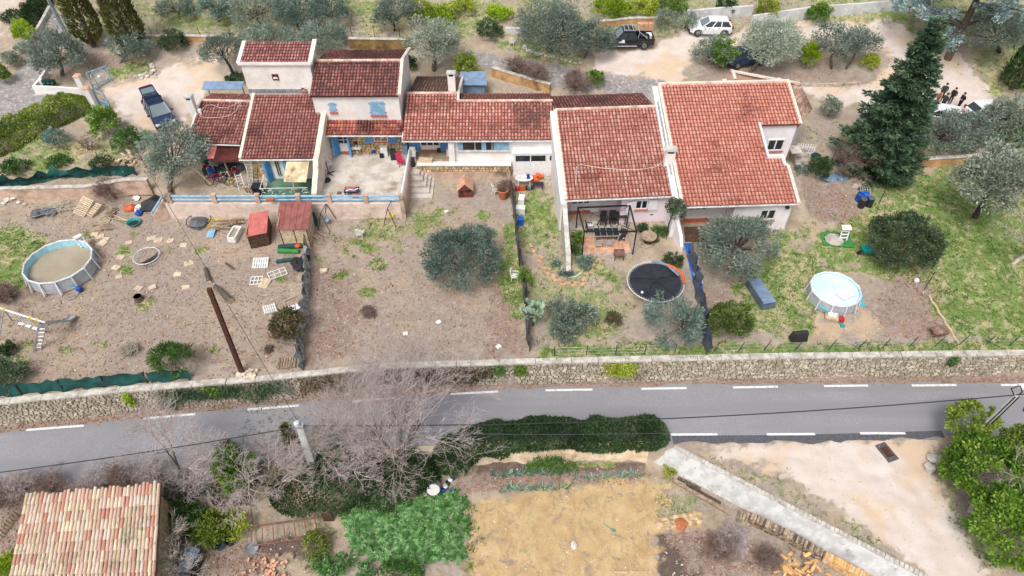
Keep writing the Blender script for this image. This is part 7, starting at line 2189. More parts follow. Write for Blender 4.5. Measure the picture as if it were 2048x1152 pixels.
# ---------------------------------------------------------------- people
def person(label,loc,rz,top,legs,step=.0,arm=0):
 import bmesh
 J={}
 jl=[('pelvis',(0,0,.93),.125),('belly',(0,0,1.08),.13),('chest',(.02,0,1.28),.155),('neck0',(.01,0,1.46),.075),('neck',(.03,0,1.53),.055),('head',(.05,0,1.63),.092),('crown',(.04,0,1.72),.075)]
 el=[(0,1),(1,2),(2,3),(3,4),(4,5),(5,6)]
 for s in(-1,1):
  b=len(jl);k=step*s
  jl+=[('hip',(0,s*.1,.88),.105),('knee',(.03+k*.5,s*.11,.50),.066),('ankle',(-.02+k,s*.11,.09),.042),('toe',(.16+k,s*.13,.045),.038)]
  el+=[(0,b),(b,b+1),(b+1,b+2),(b+2,b+3)]
  c=len(jl)
  jl+=[('shoulder',(.0,s*.19,1.42),.072),('elbow',(-.06,s*.27,1.14),.05),('wrist',(.12 if arm==0 else .22,s*(.22 if arm==0 else .08),.96 if arm==0 else 1.08),.036),('palm',(.17 if arm==0 else .24,s*(.19 if arm==0 else .0),.90 if arm==0 else 1.08),.034)]
  el+=[(2,c),(c,c+1),(c+1,c+2),(c+2,c+3)]
 me=bpy.data.meshes.new('body');me.from_pydata([j[1] for j in jl],el,[])
 o=bpy.data.objects.new('body',me);COL.objects.link(o)
 sk=o.modifiers.new('skin','SKIN');
 bm=bmesh.new();bm.from_mesh(me);ly=bm.verts.layers.skin.verify();bm.verts.ensure_lookup_table()
 for i,v in enumerate(bm.verts):v[ly].radius=(jl[i][2],jl[i][2]);v[ly].use_root=(i==0)
 bm.to_mesh(me);bm.free()
 o.modifiers.new('sub','SUBSURF').levels=1
 dg=bpy.context.evaluated_depsgraph_get();ev=bpy.data.meshes.new_from_object(o.evaluated_get(dg));COL.objects.unlink(o);bpy.data.objects.remove(o)
 for m_ in(M[top],M[legs],M['skin'],M['black']):ev.materials.append(m_)
 for p in ev.polygons:
  c=p.center;p.use_smooth=True
  hand=(c.x>.13 and .86<c.z<1.14 and abs(c.y)<.24)
  p.material_index=2 if c.z>1.5 or hand else 3 if c.z<.10 else 1 if c.z<.9 else 0
 t=thing('person',label,'person',loc,rz)
 link(bpy.data.objects.new('body',ev),t)
 m=MB();m.ball((.03,0,1.675),.112,10,8,1.05);m.V=[(x-(.03 if z<1.66 else 0),y,z) for x,y,z in m.V];m.build('hair',M['hair'],t,smooth=True,world=False)
 m=MB();m.lathe((0,0,0),[(.15,.86),(.175,.98),(.18,1.15),(.165,1.3),(.10,1.42)],12,.82,1.12);m.build('jacket',M[top],t,smooth=True,world=False)
 m=MB();m.ball((.145,0,1.625),.016,6,4);m.build('nose',M['skin'],t,world=False)
 return t
for px,py,rz,top,legs,lab,ar in((1879,200,-120,'grey_cloth','black_cloth','person in a dark grey-green jacket at the back left of the group',0),(1868,214,-40,'brown_cloth','jeans','person in a tan coat and jeans nearest the fir tree',0),(1880,220,30,'grey_cloth','black_cloth','person in dark clothes at the front of the group',1),(1897,209,-150,'black_cloth','black_cloth','person in black in the middle of the group',0),(1914,219,-170,'navy_cloth','black_cloth','person in navy looking at hands, rightmost of the group',1)):
 person(lab,gp(px,py),R(rz),top,legs,.05,ar)
# ---------------------------------------------------------------- the tiled shed in the lower left corner
zS=1.5
S0,S1,S2,S3=at(8,1215,zS+.1),at(308,1215,zS+.1),at(322,966,zS+1.15),at(52,990,zS+1.15)
shed=thing('tiled_shed','shed with sloping roof of mixed cream and terracotta barrel tiles, bottom left corner','shed',((S0.x+S1.x)/2,S0.y,GARD_Z),world=True)
RST=roof_stops((214,196,166),(200,176,150),(222,206,178),(196,160,142),(208,186,158),(206,168,152),(214,196,178),(208,182,166),(196,140,122),(206,192,168))
M['shed_tile']=tile_roofmat('mixed_barrel_tiles',RST,lin(150,138,118),(.58,.74),lin(196,190,172),(.62,.74),.5)
M['shed_deck']=pm('shed_channels',lin(104,88,76),lin(70,58,50),6,.95,.4,14);m=MB();m.slab([S0,S1,S2,S3],.12);deck=m.build('roof',M['shed_deck'],shed)
ncol,nrow=36,11;off=Vector(shed['_o']);cells=[]
tm_=MB();W_=.2;seg=5
for y,rr,zz in((-.12,.105,.03),(1.0,.09,.0)):
 for k in range(seg+1):t=math.pi*k/seg;tm_.V.append((math.cos(t)*rr,y,math.sin(t)*rr+zz));tm_.A.append(.5)
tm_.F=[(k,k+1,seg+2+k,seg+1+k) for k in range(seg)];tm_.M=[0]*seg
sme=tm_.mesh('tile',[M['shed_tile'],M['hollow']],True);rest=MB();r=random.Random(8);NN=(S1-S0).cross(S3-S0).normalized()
for j in range(nrow):
 for i in range(ncol):
  f=lambda a,b:S0.lerp(S1,a).lerp(S3.lerp(S2,a),b)
  u=(i+.5)/ncol;p,q=f(u,j/nrow),f(u,(j+1)/nrow+(.02*r.uniform(-1,1) if j==nrow-1 else 0))
  Vd=q-p;L=Vd.length;Vd.normalize();Ud=Vd.cross(NN).normalized();R3=Matrix((Ud,Vd,NN)).transposed()
  T_=Matrix.Translation(p+NN*.03+Ud*r.uniform(-.012,.012))@(R3@Matrix.Rotation(r.uniform(-.03,.03),3,'Z')).to_4x4()@Matrix.Diagonal((.96,L,1.05,1))
  cells.append((j,T_))
cells.sort(key=lambda c:-c[0])
for k,(j,T_) in enumerate(cells):
 if k<300:
  o=bpy.data.objects.new('tile',sme);o.matrix_basis=Matrix.Translation(-off)@T_;link(o,deck)
 else:rest.a=r.random();rest.add([T_@Vector(v) for v in tm_.V],tm_.F)
o=rest.build('roof_tiles',M['shed_tile'],deck,smooth=True);o['kind']='stuff'
block(shed,[S0.lerp(S1,.03),S1.lerp(S0,.03),S2.lerp(S3,.04)-Vector((0,.2,0)),S3.lerp(S2,.04)-Vector((0,.2,0))],GARD_Z-.3,[zS-.05,zS-.05,zS+.95,zS+.95],M['stone_warm'])

# ---------------------------------------------------------------- small builders
def one(name,label,cat,px,py,mat,fn,rz=0,group=None,smooth=False,z=0,sc=1):
 m=MB();fn(m);g=gp(px,py) if z==0 else at(px,py,z)
 o=m.build(name,M[mat] if isinstance(mat,str) else mat,None,smooth,world=False);o.location=g;o.rotation_euler=(0,0,rz);o.scale=(sc,)*3
 return setp(o,label,cat,group)
def multi(name,label,cat,px,py,parts,rz=0,group=None,z=0,sc=1):
 t=thing(name,label,cat,gp(px,py) if z==0 else at(px,py,z),rz,group);t.scale=(sc,)*3
 for nm,mat,fn in parts:m=MB();fn(m);m.build(nm,M[mat],t,world=False)
 return t
def circ(r,n=24,z=0,a0=0):return[(r*math.cos(a0+2*math.pi*k/n),r*math.sin(a0+2*math.pi*k/n),z) for k in range(n+1)]
def pool(label,cx,cy,R_,H_,n,water,lvl,flo=None):
 c=at(cx,cy,hz(*xy(gp(cx,cy)))+H_);g=Vector((c.x,c.y,hz(c.x,c.y)));o=thing('pool',label,'swimming pool',g,R(7))
 P=circ(R_,n)
 m=MB();m.sheet([[(x*1.01,y*1.01,.0) for x,y,z in P],[(x*.995,y*.995,H_-.03) for x,y,z in P]]);m.build('outer_wall',M['pool_grey'],o,world=False)
 m=MB();m.sheet([[(x*.97,y*.97,H_-.03) for x,y,z in P],[(x*.96,y*.96,.03) for x,y,z in P]]);m.build('liner',M['pool_blue'],o,world=False)
 m=MB();m.add([(x*.965,y*.965,H_*lvl) for x,y,z in P[:-1]],[tuple(range(n))]);m.build('water',M[water],o,world=False)
 for k in range(n):
  m=MB();m.tube([(P[k][0],P[k][1],H_),(P[k+1][0],P[k+1][1],H_)],.07,6);m.build('top_rail',M['pool_white'],o,world=False)
  m=MB();m.bar((P[k][0]*1.02,P[k][1]*1.02,H_),(P[k][0]*1.10,P[k][1]*1.10,0),.09,.07);m.build('leg',M['pool_white'],o,world=False)
 return o,g
pl,g1=pool('round frame pool half full of murky brown water in the left garden',115,521,2.36,1.1,14,'water_murky',.52)
pr,g2=pool('round frame pool filled with pale turquoise water on the right lawn',1672,577,1.74,.95,12,'water_clear',.84)
def ladder_fn(L,w=.42,n=9):
 def f(m):
  for s in(-1,1):m.bar((s*w/2,0,0),(s*w/2,0,L),.05,.03)
  for i in range(n):m.bar((-w/2,0,L*(i+.5)/n),(w/2,0,L*(i+.5)/n),.035,.03)
 return f
def lean(o,pitch,rz):o.rotation_euler=(pitch,0,rz);return o
multi('pool_ladder','white plastic pool ladder hooked over the murky pool rim','ladder',170,497,[('rails','white_plastic',lambda m:[m.tube([(s*.25,-.55,0),(s*.25,-.1,1.3),(s*.25,.1,1.3),(s*.25,.5,.3)],.04,6) for s in(-1,1)]),('platform','white_plastic',lambda m:m.box((0,0,1.25),(.6,.4,.06)))]+[('step','white_plastic',lambda m,i=i:m.box((0,-.12-.12*(3-i),.3+.25*i),(.5,.14,.05))) for i in range(4)],R(50))
M['hose']=M['tarp_blue']
multi('pool_pump','blue pool pump with hoses beside the murky pool','pump',161,582,[('tank','deep_blue',lambda m:m.lathe((0,0,0),[(.18,0),(.24,.15),(.2,.38),(.08,.46),(0,.46)],10)),('hose','cyan',lambda m:m.tube([(-.15,0,.3),(-.6,.1,.35),(-1.0,.3,.7)],.045,6)),('return_hose','galv',lambda m:m.tube([(0,-.2,.15),(-.1,-.7,.05),(-.5,-1.0,.05),(-.9,-.8,.05)],.045,6))])
multi('pump_unit','white sand filter pump with red can beside the pale pool','pump',1662,636,[('crate','wood_pale',lambda m:m.box((0,0,.12),(.9,.6,.2))),('motor','white_plastic',lambda m:[m.lathe((-.1,0,.2),[(.2,0),(.24,.2),(.1,.32),(0,.32)],10),m.box((.2,.05,.32),(.2,.25,.2))]),('red_can','red',lambda m:m.box((.62,-.18,.2),(.32,.34,.4))),('hose','cyan',lambda m:m.tube([(-.3,.1,.4),(-.9,.4,.5),(-1.2,1.0,.8)],.05,6))],R(-18))
one('toy_scoop','turquoise plastic scoop lying below the pale pool pump','toy',1684,651,'teal',lambda m:[m.box((0,0,.06),(.3,.34,.12),taper=.8),m.tube([(-.1,.1,.1),(-.4,.35,.1)],.025,5)])
one('pool_net','blue leaf net leaning on the pale pool rim','net',1724,611,'cyan',lambda m:[m.box((0,0,.1),(.34,.3,.05),rx=.4),m.tube([(0,.1,.1),(-.1,.5,1.0)],.025,5)])
one('floating_toy','speckled white float on the pale pool water','float',1690,590,'white_plastic',lambda m:m.box((0,0,.06),(1.1,.8,.08)),R(25),z=hz(g2.x,g2.y)+.86)
# trampolines
T0=thing('trampoline','large round black trampoline with dark mat and folded net poles on its rim','trampoline',at(1311,563,hz(*xy(gp(1311,566)))+.75)-Vector((0,0,.75)))
RT=2.05
m=MB();m.tube(circ(RT,36,.75),.035,6,cap=False);m.build('rim',M['pool_white'],T0,world=False)
m=MB();n=30;m.sheet([[(x*k,y*k,.73-.12*(1-k)) for x,y,z in circ(RT*.94,n)] for k in(1,.8,.6,.4,.2,.02)]);m.build('mat',M['tramp'],T0,world=False)
m=MB();[m.bar((math.cos(t)*RT*.9,math.sin(t)*RT*.9,.74),(math.cos(t)*RT,math.sin(t)*RT,.76),.035,.03) for t in[2*math.pi*k/64 for k in range(64)]];o=m.build('springs',M['galv'],T0,world=False);o['kind']='stuff'
for k in range(5):
 t=2*math.pi*k/5+.4;m=MB();m.bar((0.1*math.cos(t),.1*math.sin(t)+.3,.66),(math.cos(t)*RT*.88,math.sin(t)*RT*.88,.75),.05,.02);m.build('seam',M['black'],T0,world=False)
for k in range(6):t=2*math.pi*k/6;m=MB();m.tube([(math.cos(t)*RT,math.sin(t)*RT,.75),(math.cos(t)*RT*1.03,math.sin(t)*RT*1.03,0)],.035,5);m.build('leg',M['galv'],T0,world=False)
for j in range(3):m=MB();m.tube([(.0+.12*j,RT*.98,.9),(1.0+.1*j,RT*.72,.98),(1.7+.1*j,RT*.3-.2,.95)],.06,6);m.build('folded_pole',M['cover_slate'],T0,world=False)
m=MB();m.tube([(1.0,RT*.7,1.05),(1.5,RT*.55,1.08),(1.85,RT*.3,1.05),(2.0,0,1.0),(2.0,-.4,.98)],.09,7);m.build('orange_sleeve',M['orange'],T0,world=False)
one('ball','small white ball lying on the black trampoline mat','ball',1284,587,'white_plastic',lambda m:m.ball((0,0,.12),.11,8,6),z=T0.location.z+.66)
t=thing('small_trampoline','broken little trampoline frame with its black mat torn and sagging','trampoline',gp(297,520))
m=MB();m.tube(circ(.95,24,.45),.035,6,cap=False);m.build('rim',M['pool_white'],t,world=False)
m=MB();m.sheet([[(-.5,-.75,.35),(.1,-.7,.3),(.6,-.3,.4)],[(-.3,-.4,.12),(.15,-.2,.1),(.7,.1,.3)],[(.1,.05,.1),(.4,.3,.2),(.72,.55,.42)]]);m.build('torn_mat',M['tramp'],t,world=False)
for k in range(4):a=1.57*k+.6;m=MB();m.tube([(.95*math.cos(a),.95*math.sin(a),.45),(math.cos(a),math.sin(a),0)],.025,5);m.build('leg',M['alu'],t,world=False)
# paving slabs across the left garden
r=random.Random(4);sm_=MB();sm_.box((0,0,.03),(.62,.5,.06));slab=sm_.mesh('paving_slab',M['tile_floor'] if False else M['wood_pale']);M['slab']=pm('slab_stone',lin(214,196,172),lin(190,170,146),3,.9,.2,rv=.1);slab.materials[0]=M['slab']
for px,py in((212,479),(200,474),(190,469),(205,487),(258,486),(303,477),(317,481),(341,482),(367,491),(378,527),(355,549),(238,554),(232,536),(305,575),(372,575),(241,515),(199,521),(277,577)):
 o=bpy.data.objects.new('paving_slab',slab);g=gp(px,py);o.location=g;o.rotation_euler=(r.uniform(-.05,.05),r.uniform(-.05,.05),r.uniform(-.6,.6));o.scale=(r.uniform(.75,1.1),)*2+(1,);setp(link(o),'pale square paving slab lying loose on the bare earth of the left garden','paving slab','loose paving slabs in the left garden')
# stepping stones round the planting bed
sm_=MB();sm_.box((0,0,.03),(.42,.26,.06));step_=sm_.mesh('stepping_stone',M['tile_floor'])
STONES=[(1061,492),(1066,502),(1071,511),(1082,515),(1079,524),(1086,536),(1097,539),(1096,548),(1107,552),(1109,560),(1121,561),(1126,569),(1136,566),(1148,571),(1153,566),(1165,569),(1167,559),(1175,548),(1184,543),(1186,531),(1187,521),(1194,521)]
for i,(px,py) in enumerate(STONES):
 o=bpy.data.objects.new('stepping_stone',step_);o.location=gp(px,py);a=STONES[min(i+1,len(STONES)-1)];b=STONES[max(i-1,0)];o.rotation_euler=(0,0,math.atan2(b[1]-a[1],a[0]-b[0])+r.uniform(-.3,.3));setp(link(o),'terracotta stepping stone in the path curving round the planting bed','stepping stone','stepping stones round the planting bed')
m=MB();pts=[gp(*q) for q in((1123,530),(1124,548),(1135,556),(1152,554),(1164,545),(1170,530))];m.tube([p+Vector((0,0,.06)) for p in pts],.07,6);setp(m.build('bed_edging',M['coping']),'curved pale edging round the tip of the planting bed','edging')
# patio, pergola, furniture of the pink house
pc_=[gp(*q) for q in((1166,512),(1262,508),(1252,468),(1166,472))];pz=max(p.z for p in pc_)+.05
pt=thing('tiled_patio','square terracotta tiled patio under the black pergola frame','patio',(pc_[0].x,pc_[0].y,pz-.1),world=True)
m=MB();m.slab([Vector((p.x,p.y,pz-.02)) for p in pc_],.4);m.build('base',M['coping'],pt)
for i in range(8):
 for j in range(6):
  f=lambda a,b:pc_[0].lerp(pc_[1],a).lerp(pc_[3].lerp(pc_[2],a),b);g_=.03
  q=[f((i+g_)/8,(j+g_)/6),f((i+1-g_)/8,(j+g_)/6),f((i+1-g_)/8,(j+1-g_)/6),f((i+g_)/8,(j+1-g_)/6)];m=MB();m.a=r.random();m.slab([Vector((p.x,p.y,pz)) for p in q],.019);m.build('floor_tile',M['tile_floor'],pt)
fl=[gp(*q) for q in((1135,462),(1246,455),(1246,436),(1135,438))];m=MB();m.slab([Vector((p.x,p.y,gF+.06)) for p in fl],.3);o=m.build('porch_floor',M['concrete']);o['kind']='structure'
pe=thing('pergola','black metal pergola frame standing over the tiled patio','pergola',gp(1215,500),world=True)
F0,F1,F2,F3=gp(1164,509),gp(1265,509),gp(1253,452),gp(1152,457);HP=2.35
Tp=[Vector((p.x,p.y,F0.z+HP)) for p in(F0,F1,F2,F3)]
for p,q in zip((F0,F1,F2,F3),Tp):m=MB();m.bar(p,q,.09,.09);m.build('post',M['black_metal'],pe)
for i in range(4):m=MB();m.bar(Tp[i],Tp[(i+1)%4],.1,.1);m.build('beam',M['black_metal'],pe)
m=MB();m.bar(Tp[0],Tp[2],.025,.025);m.bar(Tp[1],Tp[3],.025,.025);m.build('brace_wire',M['black_metal'],pe)
def table(L,W_,H_,top='white_plastic',leg='white_plastic'):
 return[('tabletop',top,lambda m:m.box((0,0,H_),(L,W_,.05)))]+[('leg',leg,lambda m,i=i,j=j:m.bar((i*(L/2-.1),j*(W_/2-.1),0),(i*(L/2-.1),j*(W_/2-.1),H_),.06,.06)) for i in(-1,1) for j in(-1,1)]
multi('garden_table','long garden table with four black glass panels in a pale frame under the pergola','table',1211,478,table(1.95,1.0,.72,'alu','alu')+[('glass_panel','black',lambda m,k=k:m.box((-.72+.48*k,0,.755),(.44,.9,.02))) for k in range(4)],R(2))
def chair(mat,lounge=0):
 return[('seat',mat,lambda m:m.box((0,0,.43),(.5,.5,.05))),('backrest',mat,lambda m:m.box((0,.27+.06*lounge,.72),(.48,.05,.6),rx=-.2-.3*lounge))]+[('leg',mat,lambda m,i=i,j=j:m.bar((i*.24,j*.24,0),(i*.21,j*.21,.43),.05,.05)) for i in(-1,1) for j in(-1,1)]+[('armrest',mat,lambda m,i=i:m.tube([(i*.26,-.24,.43),(i*.27,-.22,.66),(i*.27,.26,.68)],.03,5)) for i in(-1,1)]
chairs=[(722,474,'white_plastic',170,'white plastic chair standing alone on the bare middle garden'),(992,388,'white_plastic',110,'white plastic chair beside the big terracotta pot'),(657,337,'white_plastic',60,'white plastic armchair against the rough party wall'),(1025,92,'white_plastic',160,'white plastic chair on the grass by the upper lane'),(1030,560,'white_plastic',80,'white armchair against the slumped grey net fence'),(802,330,'magenta',30,'magenta lounge chair at the corner between the two porches'),
 (826,318,'white_plastic',0,'white folding chair in front of the blue porch shutters'),(1178,462,'grey_cloth',100,'grey wicker chair with white cushion near the glazed door'),(1246,470,'black',250,'black chair at the right end of the glass table'),(1240,482,'grey_cloth',200,'grey chair with white cushion at the right corner of the patio'),(1196,495,'alu',180,'metal chair tucked under the front left of the glass table'),(1218,494,'alu',180,'metal chair tucked under the front right of the glass table'),(1206,446,'black',0,'black chair in the porch behind the pergola, left of two'),(1224,445,'black',0,'black chair in the porch behind the pergola, right of two')]
for px,py,mt,a,lab in chairs:multi('chair',lab,'chair',px,py,chair(mt,1 if mt=='magenta' else 0),R(a),z=TER+.03 if 640<px<830 and py<400 and py>310 else 0)
for px,py,lab in((1180,462,'white cushion on the grey wicker chair by the glazed door'),(1241,482,'white cushion on the grey chair at the patio corner')):one('cushion',lab,'cushion',px,py,'white_plastic',lambda m:m.box((0,0,.52),(.46,.44,.12),taper=.8))
multi('dining_table','dark covered table crowded with black things in the porch shade','table',1236,444,table(1.2,.8,.75,'black','black'))
multi('spool_table','round wooden cable spool table on a stone base beside the patio','table',1295,486,[('tabletop','wood',lambda m:m.lathe((0,0,.7),[(.62,0),(.62,.07),(0,.07)],24)),('drum','wood_dark',lambda m:m.lathe((0,0,0),[(.3,0),(.3,.7)],14)),('foot','wood',lambda m:m.lathe((0,0,0),[(.55,0),(.55,.07),(.3,.07)],20)),('base_slab','stone',lambda m:m.box((-.35,-.3,.03),(.8,.5,.1),rz=-.5))])
multi('fire_pit','square rusty brazier on legs at the front edge of the tiled patio','brazier',1237,516,[('pan','rust_pale',lambda m:[m.box((0,0,.5),(.75,.65,.05)),m.box((0,.32,.56),(.75,.03,.12)),m.box((0,-.32,.56),(.75,.03,.12)),m.box((.37,0,.56),(.03,.6,.12)),m.box((-.37,0,.56),(.03,.6,.12))])]+[('leg','rust',lambda m,i=i,j=j:m.bar((i*.32,j*.27,0),(i*.32,j*.27,.48),.05,.05)) for i in(-1,1) for j in(-1,1)])
# salmon house garden
g=gp(1424,470);m=MB();pts=[gp(*q) for q in((1370,484),(1446,484),(1440,452),(1368,455))];dz=max(p.z for p in pts)+.06
dk=thing('wooden_deck','dark brown wooden deck in front of the salmon house porch','deck',g,world=True)
for k in range(9):
 m=MB();a,b=pts[0].lerp(pts[3],k/9),pts[1].lerp(pts[2],k/9);a2,b2=pts[0].lerp(pts[3],(k+.92)/9),pts[1].lerp(pts[2],(k+.92)/9);m.slab([Vector((p.x,p.y,dz)) for p in(a,b,b2,a2)],.2);m.build('plank',M['wood_dark'],dk)
m=MB();r=random.Random(3);P=[[gp(1368+40*i/5+3*j,488+(592-488)*j/8)+Vector((0,0,.05+r.uniform(0,.14))) for i in range(3)] for j in range(9)];m.sheet(P);m.sheet([[p-Vector((0,0,.04)) for p in q][::-1] for q in P]);setp(m.build('tarpaulin',M['tarp_blue'],smooth=False),'crumpled blue tarpaulin lying along the slack grey net fence','tarpaulin')
a,b=gp(1387,514),gp(1398,572);t=one('ladder','white step ladder lying flat on the blue tarpaulin','ladder',1398,574,'white_paint',ladder_fn((a-b).length,.5,9));t.location.z+=.3;d=(a-b);t.rotation_euler=(R(-90),0,math.atan2(d.y,d.x)-R(90))
multi('covered_bench','long blue-grey covered lounger lying diagonally on the lawn beside the olive','cover',1519,592,[('top_cover','cover_slate',lambda m:[m.box((0,0,.62),(.95,2.5,.1),taper=.9)]),('side_cover','cover_grey',lambda m:[m.box((0,0,.3),(1.08,2.6,.58),taper=.9)])],R(14))
multi('covered_barbecue','black covered barbecue on legs on the lawn above the road wall','barbecue',1593,684,[('cover','black',lambda m:[m.box((0,0,.62),(1.15,.55,.6),taper=.78),m.tube([(-.5,0,.9),(.5,0,.9)],.2,8)])]+[('leg','galv',lambda m,i=i:m.bar((i*.45,0,0),(i*.45,0,.4),.05,.05)) for i in(-1,1)],R(6))
g=gp(1672,482);one('turf_mat','square of bright green artificial turf on the bare lawn','mat',1672,478,'turf',lambda m:m.box((0,0,.03),(2.3,1.8,.05)),R(-5))
multi('cat_tree','toppled white and beige scratching post lying on the green turf','cat tree',1680,482,[('platform','white_paint',lambda m:m.box((.2,.25,1.15),(.7,.45,.08),rx=.3)),('blanket','concrete',lambda m:m.lathe((-.45,.1,.05),[(.75,0),(.6,.12),(0,.18)],12))]+[('post','white_paint',lambda m,i=i:m.bar((.2+i*.28,.0,.06),(.2+i*.28,.25,1.1),.08,.08)) for i in(-1,1)]+[('step','white_paint',lambda m,k=k:m.box((.2,.05+.06*k,.3+.28*k),(.56,.12,.06))) for k in range(3)])
def barrow(px,py,lab,mat,rz,fill=None):multi('wheelbarrow',lab,'wheelbarrow',px,py,[('tray',mat,lambda m:[m.box((0,0,.45),(.85,.6,.3),taper=1.25),m.box((0,0,.6),(.8,.5,.02))]),('wheel','tyre',lambda m:m.tube([(.65,-.06,.2),(.65,.06,.2)],.2,10))]+[('handle','rust_pale',lambda m,s=s:m.tube([(.6,s*.1,.25),(-.3,s*.27,.4),(-.9,s*.3,.55)],.025,5)) for s in(-1,1)]+([('load',fill,lambda m:m.ball((0,0,.58),.36,8,6,.4))] if fill else[]),rz)
barrow(1733,508,'turquoise wheelbarrow beside the holm oak','teal',R(185));barrow(1872,671,'rusty wheelbarrow full of dead leaves near the pale timber edging','rust_pale',R(10),'twig_brown')
def barrel(px,py,lab,mat,hh=.85,rr=.29,name='barrel',cat='barrel',group=None,z=0):return multi(name,lab,cat,px,py,[('drum',mat,lambda m:m.lathe((0,0,0),[(rr*.92,0),(rr,hh*.3),(rr*.95,hh*.34),(rr,hh*.64),(rr*.95,hh*.68),(rr,hh*.95),(rr*.9,hh)],16)),('lid','cover_grey' if mat=='black' else mat,lambda m:m.lathe((0,0,hh),[(rr*.9,0),(rr*.8,.04),(0,.03)],16))],0,group,z)
barrel(1721,414,'black barrel with grey lid, left of two on the orchard grass','black');barrel(1736,412,'black barrel with grey lid, right of two on the orchard grass','black');barrel(1716,401,'blue drum behind the two black barrels','deep_blue',.7);barrel(1727,398,'second blue drum behind the two black barrels','tarp_blue',.6)
one('shopping_cart','overturned wire cart behind the barrels','cart',1728,388,'alu',lambda m:[m.bar((-.4+.2*i,-.3,.1),(-.4+.2*i,.3,.5),.03,.03) for i in range(5)]+[m.bar((-.4,-.3+.2*i,.1+.13*i),(.4,-.3+.2*i,.1+.13*i),.03,.03) for i in range(4)])
one('stone_trough','flat pale trough on the grass behind the wire cart','trough',1711,374,'coping',lambda m:m.box((0,0,.12),(.8,.4,.25),taper=.9))
one('crumpled_sheet','crumpled grey plastic sheet under the leafless brown shrub','sheet',1668,358,'cover_slate',lambda m:[m.ball((x,y,.1),.5,7,5,.5,.35,random.Random(i)) for i,(x,y) in enumerate(((-.6,0),(0,.1),(.6,-.05)))])
multi('garden_fence_panel','short white picket fence panel beside the salmon house steps','fence',1606,312,[('rail','white_paint',lambda m,z=z:m.box((0,0,z),(1.5,.04,.07))) for z in(.4,.95)]+[('picket','white_paint',lambda m,k=k:m.box((-.7+.2*k,-.03,.65),(.08,.03,1.2))) for k in range(8)],R(-12))
one('round_lid','green round lid beside the side steps of the salmon house','lid',1628,322,'green_plastic',lambda m:m.lathe((0,0,.5),[(.4,0),(.35,.15),(0,.2)],12));one('clay_jar','orange-brown jar on the side steps of the salmon house','jar',1606,322,'terracotta',lambda m:m.lathe((0,0,0),[(.15,0),(.28,.3),(.2,.6),(.24,.66)],12))
st=thing('side_steps','rough pale steps climbing to the notch of the salmon house','steps',gp(1600,335),world=True)
for k in range(4):g=gp(1602-3*k,336-7*k);m=MB();m.box((g.x,g.y,g.z+.1+.12*k),(1.1,.5,.5+.2*k));m.build('step',M['concrete'],st)
one('white_ball','white ball-shaped lamp on the grass under the holm oak','lamp',1830,566,'white_plastic',lambda m:[m.ball((0,0,.28),.2,10,8),m.lathe((0,0,0),[(.14,0),(.1,.12)],8)])
# strip of garden by the white annex
multi('oval_table','oval white plastic table loaded with boxes in front of the white annex','table',1048,370,[('tabletop','white_plastic',lambda m:m.lathe((0,0,.7),[(.75,0),(.75,.05),(0,.05)],24,1.0,.6))]+[('leg','white_plastic',lambda m,i=i,j=j:m.bar((i*.5,j*.28,0),(i*.45,j*.25,.7),.06,.06)) for i in(-1,1) for j in(-1,1)],R(2))
for px,py,mt,lab in((1037,357,'white_plastic','white box on the left of the oval table'),(1050,358,'white_paint','white canister in the middle of the oval table'),(1056,356,'deep_blue','blue box on the right of the oval table')):one('box',lab,'box',px,py,mt,lambda m:m.box((0,0,.16),(.3,.26,.32),taper=.9),z=hz(*xy(gp(1048,370)))+.76)
r=random.Random(6)
for i,(px,py,mt) in enumerate(((1032,381,'red'),(1038,381,'red'),(1043,381,'orange'),(1048,381,'orange'),(1053,380,'green_plastic'),(1058,382,'cover_grey'),(1064,379,'green_plastic'))):one('jerrycan',['red can in the row below the oval table, leftmost','red can in the row below the oval table, second from left','orange can in the row below the oval table, left of two','orange can in the row below the oval table, right of two','small green can in the row below the oval table','grey-blue bin in the row below the oval table','dark green bin at the right of the row of cans'][i],'can',px,py,mt,lambda m:[m.box((0,0,.2),(.2,.16,.4),taper=.9),m.tube([(-.05,0,.4),(0,0,.48),(.05,0,.4)],.02,5)])
for i,(px,py) in enumerate(((1068,360),(1077,356),(1072,366),(1082,358))):one('float',['orange bundle right of the oval table, leftmost','orange bundle against the pink plinth, topmost','orange bundle right of the oval table, lowest','orange bundle beside the concrete steps'][i],'bundle',px,py,'orange',lambda m:[m.ball((.15*k-.1,0,.28),.2,7,5,.9,.2,r) for k in range(2)])
multi('dark_cabinet','black low bench in front of the orange bundles','bench',1076,377,table(.9,.45,.5,'black','black'))
for px,py,mt,d,lab in((1043,405,'white_plastic',(.5,.8,.5),'white cooler box against the grey net fence'),(1041,424,'white_plastic',(.75,.6,.45),'white plastic crate stacked by the grey net fence'),(1041,448,'tarp_blue',(.5,.5,.55),'bright blue folded tarp by the grey net fence')):one('box',lab,'box',px,py,mt,lambda m:[m.box((0,0,d[2]/2),d,taper=.9),m.box((0,0,d[2]+.03),(d[0]*.97,d[1]*.97,.06))],R(-8))
